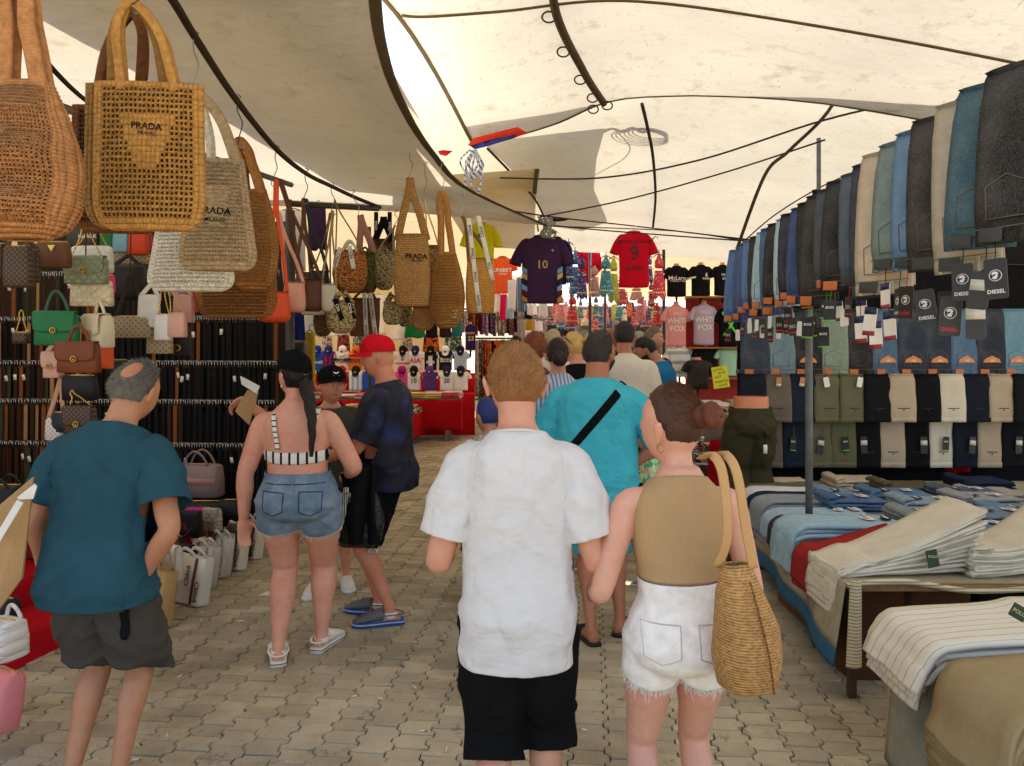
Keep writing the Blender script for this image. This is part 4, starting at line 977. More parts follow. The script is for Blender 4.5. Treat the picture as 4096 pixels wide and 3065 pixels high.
cp, ct = c_cap(f, t, cloth((205, 24, 40), .06), 0, tilt=-4); ua_mark(ct, cp, plain((40, 18, 22)), Matrix.Translation((-.052, .083, .066))@Matrix.Rotation(R(212), 4, 'Z')@Matrix.Rotation(R(75), 4, 'X'), .024)
c_face(f, t, (60, 50, 44), (110, 80, 62), closed=True, lip=(160, 92, 82))
for k in 'RL': c_clog(f, t, k, plain((92, 96, 98), .6), plain((40, 92, 160), .6), plain((205, 215, 225)), cloth((235, 233, 230)))
bvs = bvh_of([c for c in bpy.data.objects if c.parent == t and c.name.startswith('shorts')][0])
lettering('SALT', .028, plain((220, 220, 220)), t, face_m(V((-.20, .03, .50)), R(-90)), bvh=bvs); lettering('ROCK', .028, plain((220, 220, 220)), t, face_m(V((-.20, .03, .475)), R(-90)), bvh=bvs)
t = thing('shopping_bag', 'black plastic carrier bag with striped strap beside denim shorts', 'bag', P(1430, 2185, 4.5))
b = NB('black_plastic', (18, 18, 20), .28, .5); b.bump(b.noise(14, 5), .03).bump(b.noise(40, 4), .01); mbk = b.done()
mb = MB(); mb.loft([ring((.02*math.sin(z*9), 0, z), rx, ry, 20, 2.6) for z, rx, ry in ((.0, .10, .04), (.04, .135, .07), (.15, .14, .075), (.28, .12, .06), (.40, .08, .04), (.46, .04, .03))]); mb.build('sack', mbk, t)
mb = MB(); mb.tube([(-.045, -.09, .36), (-.06, -.10, .22), (-.10, -.095, .08), (-.115, -.05, .02)], .016, 8, 5, flat=.25, up=(0, 1, 0)); so = mb.build('strap', stripes((222, 216, 200), (40, 38, 34), .012, .35, 'X'), t)
mb = MB(); mb.tube([(-.065, -.112, .33), (-.02, -.112, .33), (-.02, -.112, .28), (-.07, -.112, .28), (-.065, -.112, .33)], .004, 6, 1); mb.build('buckle', metal(), so)
t2 = thing('jacket', 'black folded jacket carried in front of dark shorts', 'jacket', P(1432, 2060, 4.45)); mb = MB()
mb.sheet(lambda u, v: V(((u-.5)*.20*(1-.2*v)+.04*v, -.02+.03*math.sin(u*9+v*3)+.015*math.sin(v*8), .24-.40*v+.06*u*(1-v))), 20, 20); mb.build('fabric', cloth((22, 22, 24), .1, .01), t2, solid=.02)
# --- turquoise shirt
t, f = person('person in turquoise t-shirt and shorts with black cross-body strap and sunglasses', 2385, 4.53, -6, 1.79, dict(hip=1.06, waist=1.25, chest=1.15, belly=1.3, shoulder=1.1, limb=1.12, hw=1.08, neck=1.15),
    dict(armR=((.62, -.05, -.8), (-.62, .12, -.45)), handR=((-.75, .3, -.35), (-.2, 0, -1), .5), armL=((-.36, .25, -.9), (.05, .9, -.4)), head=(-38, 0, 0), legR=(.14, .06, 14), legL=(-.03, -.10, -22)), (176, 114, 86), .0085, .4)
MT = tshirt((58, 172, 188), .06)
c_shirt(f, t, MT, .445, .92, .03, .97, .010, .011, flare=.04)
c_shorts(f, t, cloth((52, 160, 172), .08, .006), .56, .98, .02, .05, .012)
c_hair(f, t, hairm((56, 50, 46)), lambda d: hair_mask_short(d, .02, -.52), .012, 3000, .014, .003, (0, .1, .2))
def beard(d):
    x, y, z = d; return smooth(-.18, -.32, z)*smooth(-.05, .2, y)*(1-smooth(-.9, -.97, z))
c_hair(f, t, hairm((50, 42, 38)), beard, .007, 900, .01, .002, (0, .3, -.5), seed=3, name='beard')
def strapp(mb):
    bv = bvh_of([c for c in bpy.data.objects if c.parent == t and c.name.startswith('shirt')][0]); pts = []
    for i in range(13):
        u = i/12; x, z = .12-.36*u, (.80-.24*u)*f.H
        h = bv.ray_cast(V((x, -.8, z)), V((0, 1, 0)), 1.2); pts.append((h[0] if h[0] is not None else pts[-1] if pts else V((x, -.15, z)))+V((0, -.008, 0)))
    mb.tube([V((.16, .02, .83*f.H))]+pts, .024, 8, 2, flat=.2, up=(0, 1, 0))
simple_part(t, 'bag_strap', cloth((20, 20, 22)), strapp)
def glasses(mb):
    for s in (-1, 1): mb.tube([f.Mh@V((s*.084, -.02, .012)), f.Mh@V((s*.086, .04, .012)), f.Mh@V((s*.078, .082, .010))], .0045, 6, 3, flat=.5)
    for s in (-1, 1): mb.loft([[f.Mh@V((s*.038+math.cos(q)*.032, .098-.25*abs(s*.038+math.cos(q)*.032)+y, .006+math.sin(q)*.018)) for q in (2*PI*j/14 for j in range(14))] for y in (0, .004)])
simple_part(t, 'sunglasses', plain((30, 24, 22), .2, .6), glasses)
for k in 'RL': c_sandal(f, t, k, leather((30, 28, 28)))
# ---------------------------------------------------------------- bags
GOLD = metal((200, 160, 80), .28); SILV = metal((200, 200, 198), .25); M_TAGW = plain((226, 222, 212), .7); M_BLK = plain((20, 20, 20), .8, .1)
def arc(a, b_, h, n=8, dy=0): 
    a, b_ = V(a), V(b_); return [a.lerp(b_, i/n)+V((0, dy*math.sin(PI*i/n), h*math.sin(PI*i/n)**.8)) for i in range(n+1)]
def chain(mb, path, r=.004, step=.012):
    pts, _ = spline([V(p) for p in path], r, 10); L = 0; out = [pts[0]]
    for a, b_ in zip(pts, pts[1:]):
        out.append(b_)
    seg = []; acc = 0; last = out[0]
    for p in out:
        n = max(1, int((p-last).length/(step/2)))
        for i in range(n): seg.append(last.lerp(p, (i+1)/n))
        last = p
    mb.tube(seg, [r*(1.0 if i % 2 else .45) for i in range(len(seg))], 6, 1)
def hook(label, top, bot):
    top, bot = V(top), V(bot); t = thing('wire_hook', label, 'hook', top); d = bot-top; mb = MB(); L = d.length
    mb.tube([(.0, 0, .03), (.02, 0, .015), (0, 0, 0), d*.25, d*.5+V((.02, 0, 0)), d*.8, d+V((-.01, 0, -.0)), d+V((.012, 0, -.022)), d+V((.03, 0, -.004))], .0032, 6, 5); mb.build('wire', M_WIRE, t)
def bagbody(mb, prof, n=28, e=3.2, top_open=True, x0=0):
    mb.loft([ring((x0+(q[3] if len(q) > 3 else 0), 0, q[0]), q[1], q[2], n, e) for q in prof], True, not top_open)
def fnprof(prof, front=True):
    """(u,v) -> point on the front or back of a soft flat bag whose outline is prof"""
    zs = [q[0] for q in prof]
    def f(u, v):
        z = zs[0]+(zs[-1]-zs[0])*v; k = 0
        while k < len(zs)-2 and zs[k+1] < z: k += 1
        t = (z-zs[k])/(zs[k+1]-zs[k]); hw = prof[k][1]+(prof[k+1][1]-prof[k][1])*t; dp = prof[k][2]+(prof[k+1][2]-prof[k][2])*t
        x = (u-.5)*2*hw if front else (.5-u)*2*hw; y = dp*math.sqrt(max(0, 1-(2*u-1)**2))*(1-.12*math.cos(6*PI*v))
        return V((x, -y if front else y, z))
    return f
def rnd_prof(w, h, dep, r=.25, top=1., n=26):
    out = []
    for i in range(n+1):
        v = i/n; k = math.sqrt(max(0, 1-(1-v/r)**2)) if v < r else 1; out.append((h*v, w/2*(.66+.34*k)*(1+(top-1)*v), dep/2*(.25+.75*min(1, k))*(1-.45*v)))
    return out
# ---- the big crochet bags hanging nearest to the camera
def net_bag(label, d, x0, x1, y0, y1, yh, c, nu=24, nv=27, hole=.62, dep=.10, r=.22, top=.96, plaque=None, hobo=False, words=None, rz=0, xh=None, lining=None, nm='crochet_bag', bar=.03, dens=None):
    ctr = P((x0+x1)/2, y1, d); k = d/F; w_, h_ = (x1-x0)*k, (y1-y0)*k; hh = (y1-yh)*k
    t = thing(nm, label, 'bag', ctr, R(rz)); xo = ((xh-(x0+x1)/2)*k) if xh else 0
    mat = straw(tuple(min(255, int(v*1.12)) for v in c), 260., tuple(int(v*.74) for v in c), .0015)
    if hobo: prof = [(0, w_*.20, .03), (h_*.06, w_*.36, dep*.4), (h_*.2, w_*.46, dep*.5), (h_*.4, w_*.5, dep*.5), (h_*.6, w_*.46, dep*.42), (h_*.8, w_*.36, dep*.3), (h_, w_*.24, .02)]
    else: prof = rnd_prof(w_, h_, dep, r, top)
    def hl(u, v):
        if u < .10 or u > .90 or v < .07 or v > .955: return 0
        if plaque and v > .40 and v < .76 and abs(u-.5) < .10+.13*smooth(.42, .70, v) : return 0
        return hole
    for fr in (True, False):
        mb = MB(); mb.net(fnprof(prof, fr), nu, nv, dens or hl, .005, .0012); mb.build('front_panel' if fr else 'back_panel', mat, t, solid=-.006)
    if lining: 
        mb = MB(); bagbody(mb, [(q[0]*.96+.01, q[1]*.9, max(.004, q[2]*.72)) for q in prof], 20, 2.2, False); mb.build('paper_stuffing', lining, t)
    tz = V((xo, 0, hh))
    for s in (-1, 1):
        for fr in (-1, 1):
            a = V((s*w_*(.24 if not hobo else .17), fr*.018, h_*.985)); mid = V((s*w_*(.20 if not hobo else .10)+xo*.5, fr*.02, h_+(hh-h_)*.55)); e = tz+V((s*.012, fr*.008, 0))
            mb = MB(); mb.tube([a-V((0, 0, .02)), a.lerp(mid, .5), mid, mid.lerp(e, .6)+V((s*.012, 0, 0)), e, tz+V((0, fr*.008, .006))], bar*.5, 8, 6, flat=.4, up=(0, 1, 0)); mb.build('handle', mat, t)
    if words:
        pl = 0
        bv = BVHTree.FromPolygons([fnprof(prof)(i/20, j/20) for j in range(21) for i in range(21)], [(j*21+i, j*21+i+1, (j+1)*21+i+1, (j+1)*21+i) for j in range(20) for i in range(20)])
        for s_, zz, sz in words: lettering(s_, sz, M_BLK, t, face_m(V((0, -.2, h_*zz)), 0, R(-4)), bvh=bv, off=.009)
    return t
NB_ = [('rust crochet hobo bag stuffed with paper at the left edge', 2.15, -110, 312, 330, 955, -80, (182, 126, 78), dict(hobo=True, lining=plain((196, 186, 168), .8), hole=.5, dep=.24, nu=30, nv=40, bar=.05, xh=60)),
       ('large honey crochet tote with open mesh and PRADA MILANO plaque', 2.5, 385, 812, 335, 920, 20, (190, 138, 72), dict(plaque=True, words=[('PRADA', .69, .030), ('MILANO', .645, .014)], rz=6, dep=.07, xh=530, nu=24, nv=27)),
       ('olive brown crochet tote hanging directly behind the honey one', 2.56, 352, 770, 345, 915, 30, (152, 114, 62), dict(dep=.05, rz=8, xh=530)),
       ('dark brown crochet tote hanging rearmost behind the honey one', 2.66, 300, 640, 430, 930, 60, (112, 70, 40), dict(dep=.05, rz=10, xh=525)),
       ('taupe knitted shopper with black PRADA MILANO lettering', 3.3, 715, 1030, 640, 1082, 365, (176, 150, 114), dict(hole=.42, nu=24, nv=28, top=.62, r=.16, words=[('PRADA', .52, .042), ('MILANO', .44, .022)], rz=4, dep=.1, xh=775, plaque=True, bar=.04, lining=knit((150, 122, 88)))),
       ('off-white knitted shopper hanging behind the taupe one', 3.6, 582, 945, 760, 1165, 370, (214, 206, 188), dict(hole=.42, top=.6, r=.16, dep=.08, xh=770, lining=knit((186, 178, 160)))),
       ('tan crochet hobo bag beside the red leather strap', 4.3, 918, 1112, 760, 1160, 570, (158, 108, 58), dict(hobo=True, dep=.16, hole=.45, nu=20, nv=30, xh=960, bar=.05, lining=straw((142, 98, 54)))),
       ('flat brown crochet tote below the knitted shoppers', 4.6, 782, 1110, 1090, 1272, 700, (140, 92, 50), dict(dep=.1, hole=.6, nu=30, nv=14, r=.5, xh=955)),
       ('tall straw crochet hobo with a long handle above the passage', 6.0, 1718, 1858, 1010, 1312, 780, (168, 118, 60), dict(hobo=True, dep=.2, hole=.55, nu=16, nv=24, xh=1768, bar=.05))]
for lab, d, x0, x1, y0, y1, yh, c, kw in NB_: net_bag(lab, d, x0, x1, y0, y1, yh, c, **kw)
# ---- rope and hooks
RP = [P(560, -180, 2.3), P(690, 0, 2.9), P(790, 165, 3.35), P(945, 400, 3.9), P(1108, 600, 4.8), P(1225, 695, 5.4), P(1325, 745, 5.9), P(1420, 790, 6.4), P(1520, 830, 6.9)]
cord('dark wrapped rope along the edge of the handbag stall', RP, .017)
cord('dark cable in the top left corner behind the rust bag', [P(-60, 20, 3.0), P(60, 110, 3.3), P(310, 375, 4.4), P(560, 560, 5.6)], .014)
for a, b_, lab in [((775, 150, 3.3), (775, 372, 3.3), 'wire hook holding the taupe knitted shopper'), ((948, 400, 3.9), (960, 578, 4.2), 'wire hook holding the tan hobo bag'), ((1105, 600, 4.8), (1090, 735, 5.6), 'wire hook holding the red strap'),
                   ((1222, 690, 5.4), (1218, 805, 5.8), 'wire hook above the brown strap bags'), ((1325, 745, 5.9), (1330, 850, 6.0), 'wire hook above the basket cords'), ((530, -40, 2.4), (531, 28, 2.5), 'wire hook holding the honey crochet tote'),
                   ((1640, 610, 6.2), (1640, 715, 5.9), 'wire hook holding the tall PRADA straw bag'), ((1700, 660, 6.4), (1695, 800, 6.2), 'wire hook holding the small red braided bag'), ((1765, 660, 6.3), (1768, 785, 6.), 'wire hook holding the tall crochet hobo'), ((1842, 790, 6.6), (1845, 865, 6.2), 'wire hook holding the ribbon basket'),
                   ((1410, 775, 6.3), (1440, 870, 6.3), 'wire hook of the pink strap basket'), ((1580, 850, 6.4), (1585, 900, 6.3), 'wire ring hook next to the black straps')]:
    hook(lab, P(*a), P(*b_))
# ---- leather shoulder bags with long straps
def strap_bag(label, d, x0, x1, y0, y1, xs, ys, c, rz=0, dep=.09, smat=None, flare=1.15, rr_=.3, words=None, nm='shoulder_bag', mat=None, wd=.014, gold=True):
    k = d/F; w_, h_ = (x1-x0)*k, (y1-y0)*k; t = thing(nm, label, 'bag', P((x0+x1)/2, y1, d), R(rz)); mat = mat or leather(c)
    mb = MB(); bagbody(mb, [(0, w_*.30, dep*.3), (h_*.05, w_*.42, dep*.45), (h_*.2, w_*.49, dep*.5), (h_*.5, w_*.48, dep*.5), (h_*.85, w_*.5/flare, dep*.4), (h_, w_*.48/flare, dep*.32)], 26, 3.4); mb.build('body', mat, t, solid=.004)
    mb = MB(); mb.tube([(-w_*.45/flare, 0, h_*.985), (-w_*.45/flare, -dep*.3, h_*.99), (w_*.45/flare, -dep*.3, h_*.99), (w_*.45/flare, 0, h_*.985)], .004, 6, 3); mb.build('rim', leather(tuple(int(v*.7) for v in c)), t)
    e = V(((xs-(x0+x1)/2)*k, 0, (y1-ys)*k))
    for s in (-1, 1):
        mb = MB(); mb.tube([(s*w_*.44/flare, 0, h_*.97), V((s*w_*.40/flare, 0, h_)).lerp(e, .3)+V((s*.006, 0, 0)), V((s*w_*.2/flare, 0, h_)).lerp(e, .7), e+V((s*.006, 0, 0)), e+V((0, 0, .006))], wd, 8, 4, flat=.2, up=(0, 1, .2)); so = mb.build('strap', smat or mat, t)
        if gold: mb = MB(); mb.tube([V((s*w_*.44/flare+math.cos(q)*.012, 0, h_*.99+math.sin(q)*.016)) for q in [2*PI*i/10 for i in range(11)]], .003, 6, 1); mb.build('ring', GOLD, so)
    if words: 
        for s_, zz, sz, cc in words: lettering(s_, sz, plain(cc), t, face_m(V((0, -dep*.52, h_*zz))))
    return t
strap_bag('bright orange leather shoulder bag with long orange strap', 5.7, 1030, 1162, 1168, 1290, 1105, 730, (226, 82, 44), 10, .2)
strap_bag('pale pink leather shoulder bag with long strap', 5.9, 1132, 1224, 1130, 1250, 1118, 860, (218, 160, 138), 14, .14)
strap_bag('chocolate brown leather shoulder bag with long brown strap', 6.0, 1206, 1296, 1118, 1246, 1128, 735, (92, 52, 36), 16, .14)
strap_bag('brown strapped shoulder bag partly hidden behind the chocolate one', 6.3, 1180, 1250, 1090, 1200, 1215, 802, (112, 66, 46), 10, .1)
strap_bag('black shoulder bag with dark green buckled strap', 6.2, 1240, 1320, 1085, 1180, 1225, 805, (34, 42, 40), 0, .08)
strap_bag('small grey cream box bag with thin rope strap', 6.0, 1284, 1348, 1138, 1250, 1330, 850, (190, 184, 162), 14, .16, straw((196, 176, 130), 200.), 1.05, wd=.007)
strap_bag('cream and black lettered box bag under the grey one', 6.3, 1205, 1300, 1215, 1262, 1320, 860, (206, 200, 188), 0, .1, straw((170, 120, 90), 200.), 1.0, wd=.006)
# ---- straw baskets
def basket(label, d, x0, x1, y0, y1, mat, ys=None, xs=None, kind='round', ribbon=None, rz=0, dep=.5, nm='straw_basket', loops=True, words=None, strapm=None, sw=.011, hc=None):
    k = d/F; w_, h_ = (x1-x0)*k, (y1-y0)*k; t = thing(nm, label, 'bag', P((x0+x1)/2, y1, d), R(rz)); D = w_*dep
    if kind == 'round': prof = [(0, w_*.18, D*.3), (h_*.05, w_*.32, D*.42), (h_*.2, w_*.45, D*.5), (h_*.45, w_*.5, D*.5), (h_*.75, w_*.47, D*.44), (h_, w_*.42, D*.36)]
    elif kind == 'tall': prof = [(0, w_*.40, D*.4), (h_*.03, w_*.46, D*.46), (h_*.3, w_*.5, D*.5), (h_*.7, w_*.48, D*.48), (h_, w_*.43, D*.4)]
    else: prof = [(0, w_*.42, D*.42), (h_*.03, w_*.46, D*.48), (h_*.5, w_*.5, D*.5), (h_, w_*.5, D*.46)]
    mb = MB(); bagbody(mb, prof, 28, 2.6 if kind != 'tall' else 2.8); bo = mb.build('basket', mat, t, solid=.006)
    mb = MB(); mb.tube(ring((0, 0, h_), prof[-1][1], prof[-1][2], 24, 2.6)+[ring((0, 0, h_), prof[-1][1], prof[-1][2], 24, 2.6)[0]], .007, 6, 1); mb.build('rim', mat, t)
    if loops:
        for fr in (-1, 1): mb = MB(); mb.tube(arc((-w_*.2, fr*D*.36, h_*.96), (w_*.2, fr*D*.36, h_*.96), w_*.32), .009, 8, 3); mb.build('handle', hc or mat, t)
    if ys is not None:
        e = V(((xs-(x0+x1)/2)*k, 0, (y1-ys)*k))
        for s in (-1, 1):
            mb = MB(); mb.tube([(s*w_*.40, 0, h_*.93), V((s*w_*.36, 0, h_)).lerp(e, .35), V((s*w_*.2, 0, h_)).lerp(e, .75), e], sw, 8, 4, flat=.3 if sw > .009 else 1., up=(0, 1, .1)); mb.build('strap', strapm or mat, t)
    if ribbon:
        bv = bvh_of(bo)
        for (xa, za, xb, zb, txt) in ribbon[2]:
            pts = []
            for i in range(9):
                x, z = (xa+(xb-xa)*i/8)*w_, (za+(zb-za)*i/8)*h_; hh = bv.ray_cast(V((x, -1, z)), V((0, 1, 0)), 2); pts.append((hh[0] if hh[0] is not None else V((x, -D*.45, z)))+V((0, -.008, 0)))
            mb = MB(); mb.tube(pts, .019, 8, 1, flat=.12, up=(0, 1, 0)); rb = mb.build('ribbon', ribbon[0], t)
            n = txt or 1; ang = math.atan2((zb-za)*h_, (xb-xa)*w_)
            for j in range(n):
                u = (j+.6)/n; p = pts[min(8, int(u*8))]; lettering('Chlo\u00e9', .034, ribbon[1], rb, face_m(p+V((0, -.004, 0)), 0, ang+ (PI if ang < -2.2 else 0)), off=.0)
    if words:
        bv = bvh_of(bo)
        for s_, xx, zz, sz in words: lettering(s_, sz, M_BLK, t, face_m(V((xx*w_, -.4, zz*h_))), bvh=bv, off=.006)
    return t
WR, BR = cloth((212, 206, 194)), cloth((26, 26, 28)); WT, BT = plain((34, 32, 30)), plain((222, 220, 212))
basket('orange seagrass basket with white CHLOE ribbon bow', 6.2, 1330, 1470, 1005, 1172, braid((186, 116, 58)), 800, 1340, 'round', (WR, WT, [(-.25, 1.05, -.42, .55, 1), (.0, 1.1, .12, .55, 1)]), 8, .6, strapm=straw((176, 140, 96), 200.), sw=.006, hc=cloth((196, 190, 178)))
basket('olive green seagrass basket with pink fabric handles', 6.5, 1425, 1512, 1015, 1176, braid((104, 98, 52)), 860, 1440, 'round', None, -10, .8, strapm=cloth((168, 122, 112)), sw=.03)
basket('pale raffia basket with brown leather tie in the middle', 6.5, 1492, 1582, 1012, 1160, braid((176, 158, 118)), 900, 1580, 'round', None, 0, .7, strapm=straw((190, 172, 130), 200.), sw=.007)
basket('dark basket with wide black CHLOE straps', 6.9, 1490, 1580, 960, 1050, braid((92, 66, 44)), 868, 1535, 'flat', (BR, BT, [(-.3, 1.0, -.3, 2.2, 1), (.3, .9, .3, 2.2, 1)]), 0, .4, loops=False, strapm=BR, sw=.03)
basket('round natural seagrass basket with black CHLOE ribbons', 6.0, 1305, 1424, 1205, 1335, braid((186, 164, 112)), 1165, 1385, 'round', (BR, BT, [(-.15, 1.05, .12, .42, 1), (.25, 1.1, .48, .45, 1)]), 0, .7)
basket('dark brown seagrass basket low behind the black ribbon one', 6.4, 1254, 1330, 1215, 1345, braid((108, 78, 50)), 900, 1325, 'round', None, 0, .7, strapm=straw((150, 110, 80), 200.), sw=.007)
basket('brown woven shopper with two white CHLOE bands', 6.4, 1395, 1520, 1196, 1346, straw((122, 80, 50), 130.), 1140, 1470, 'flat', (WR, WT, [(.1, 0.02, .04, 1.15, 3), (.38, .02, .22, 1.15, 3)]), 0, .35, loops=False)
basket('small pale raffia bag with ring handle and green tag', 6.1, 1530, 1612, 1210, 1300, braid((166, 146, 106)), 1170, 1560, 'round', None, 0, .5)
basket('pale raffia bag tucked behind the ring handle one', 6.5, 1590, 1650, 1215, 1308, braid((158, 138, 98)), 1190, 1620, 'round', None, 0, .5)
basket('tall striped straw bag with PRADA MILANO lettering and crest', 5.9, 1576, 1722, 942, 1228, straw((178, 134, 78), 75., (92, 58, 44)), 712, 1640, 'tall', None, 0, .55, loops=False, words=[('PRADA', .14, .69, .052), ('MILANO', .17, .63, .022)], sw=.03, nm='straw_bag')
basket('small raffia bag with red and green braid and gold chain', 6.2, 1700, 1764, 985, 1128, braid((186, 146, 96)), 800, 1698, 'flat', None, 14, .5, loops=False, strapm=GOLD, sw=.006, nm='straw_bag')
basket('knotted striped straw pouch with brown leather loop', 6.2, 1646, 1738, 1228, 1322, straw((172, 124, 74), 75., (92, 58, 44)), 1200, 1690, 'round', None, 0, .8, loops=False, nm='straw_bag')
basket('golden straw bag with long white CHLOE band at the passage end', 6.0, 1862, 1980, 1035, 1255, straw((196, 140, 66), 85., (120, 80, 36)), 865, 1850, 'tall', (WR, WT, [(-.05, .02, -.42, 1.7, 4), (.40, .6, -.1, 1.75, 2)]), 8, .5, loops=False, strapm=cloth((120, 90, 66)), sw=.012, nm='straw_bag')
# ---- structured handbags
def handbag(label, d, x0, x1, y0, y1, c, style='flap', ys=None, xs=None, rz=0, dep=.07, mat=None, handle='chain', clasp=GOLD, emblem=None, tilt=0, ground=None, flapc=.62, words=None, nm='handbag', hm=None, ec=GOLD):
    k = d/F; w_, h_ = (x1-x0)*k, (y1-y0)*k; loc = P((x0+x1)/2, y1, d)
    if ground is not None: loc.z = ground
    t = thing(nm, label, 'bag', loc, rot=(R(tilt), 0, R(rz))); mat = mat or leather(c)
    mb = MB(); bagbody(mb, [(0, w_*.46, dep*.40), (h_*.04, w_*.5, dep*.5), (h_*.5, w_*.49, dep*.5), (h_*.9, w_*.47, dep*.42), (h_*.97, w_*.45, dep*.3), (h_, w_*.40, dep*.12)], 28, 4.5, False); bo = mb.build('body', mat, t)
    if style == 'flap':
        def fl(u, v):
            q = (u-.5)*2; bot = h_*(1-flapc*(1-.10*abs(q)**4)); hw = w_*.485*(1-.04*v)*(1-.06*max(0, v-.9)*10*abs(q))
            if v < .3: a = v/.3; return V((q*hw*.97, dep*.15-(dep*.72)*a, h_*(1.0+.03*math.sin(PI*a))))
            a = (v-.3)/.7; return V((q*hw, -dep*.57-.004*math.sin(PI*a), h_+(bot-h_)*a))
        mb = MB(); mb.sheet(fl, 16, 12); fo = mb.build('flap', mat, t, solid=-.005)
        if clasp:
            z = h_*(1-flapc)+.012; mb = MB(); mb.tube([V((math.cos(q)*.014, -dep*.6-.008, z+math.sin(q)*.014)) for q in [2*PI*i/12 for i in range(13)]], .0035, 6, 1); co_ = mb.build('clasp', clasp, fo)
            mb = MB(); mb.tube([(0, -dep*.6-.009, z-.012), (0, -dep*.6-.009, z+.004)], .004, 6, 2); mb.build('clasp_tongue', clasp, co_)
    else:
        mb = MB(); mb.tube([(-w_*.42, 0, h_*.995), (w_*.42, 0, h_*.995)], .005, 6, 3); mb.build('zip', clasp or M_BLK, t)
    hx = 0 if xs is None else (xs-(x0+x1)/2)*k; hz = h_*1.45 if ys is None else (y1-ys)*k
    if handle == 'chain':
        mb = MB(); 
        for s in (-1, 1): chain(mb, [(s*w_*.36, 0, h_), V((s*w_*.3, 0, h_)).lerp(V((hx, 0, hz)), .5), (hx+s*.012, 0, hz-.02), (hx, 0, hz)], .0052, .016)
        mb.build('chain', GOLD, t)
    elif handle == 'top':
        for fr in ((0,) if style == 'flap' else (-1, 1)): mb = MB(); mb.tube(arc((-w_*.27, fr*dep*.3, h_*.96), (w_*.27, fr*dep*.3, h_*.96), hz-h_, dy=-.01), .0085, 8, 3); mb.build('handle', hm or mat, t)
    elif handle == 'strap':
        for s in (-1, 1): mb = MB(); mb.tube([(s*w_*.42, 0, h_*.95), V((s*w_*.34, 0, h_)).lerp(V((hx, 0, hz)), .5), (hx, 0, hz)], .013, 8, 4, flat=.22, up=(0, 1, .2)); mb.build('strap', hm or mat, t)
    elif handle == 'loose':
        mb = MB(); chain(mb, [(-w_*.4, -dep*.5, h_*.5), (-w_*.1, -dep*.62, h_*.06), (w_*.2, -dep*.62, h_*.35), (w_*.42, -dep*.5, h_*.9)], .005, .016); mb.build('chain', hm or SILV, t)
    if emblem: lettering(emblem[0], emblem[1], emblem[2], t, face_m(V((emblem[3]*w_, -dep*.58-.009, emblem[4]*h_))), sx=emblem[5] if len(emblem) > 5 else 1.)
    if words:
        for s_, xx, zz, sz, m_ in words: lettering(s_, sz, m_, t, face_m(V((xx*w_, -dep*.53, zz*h_))))
    return t
LV = monogram((58, 42, 32), (104, 82, 54)); GG = monogram((168, 150, 122), (116, 92, 66), 42.)
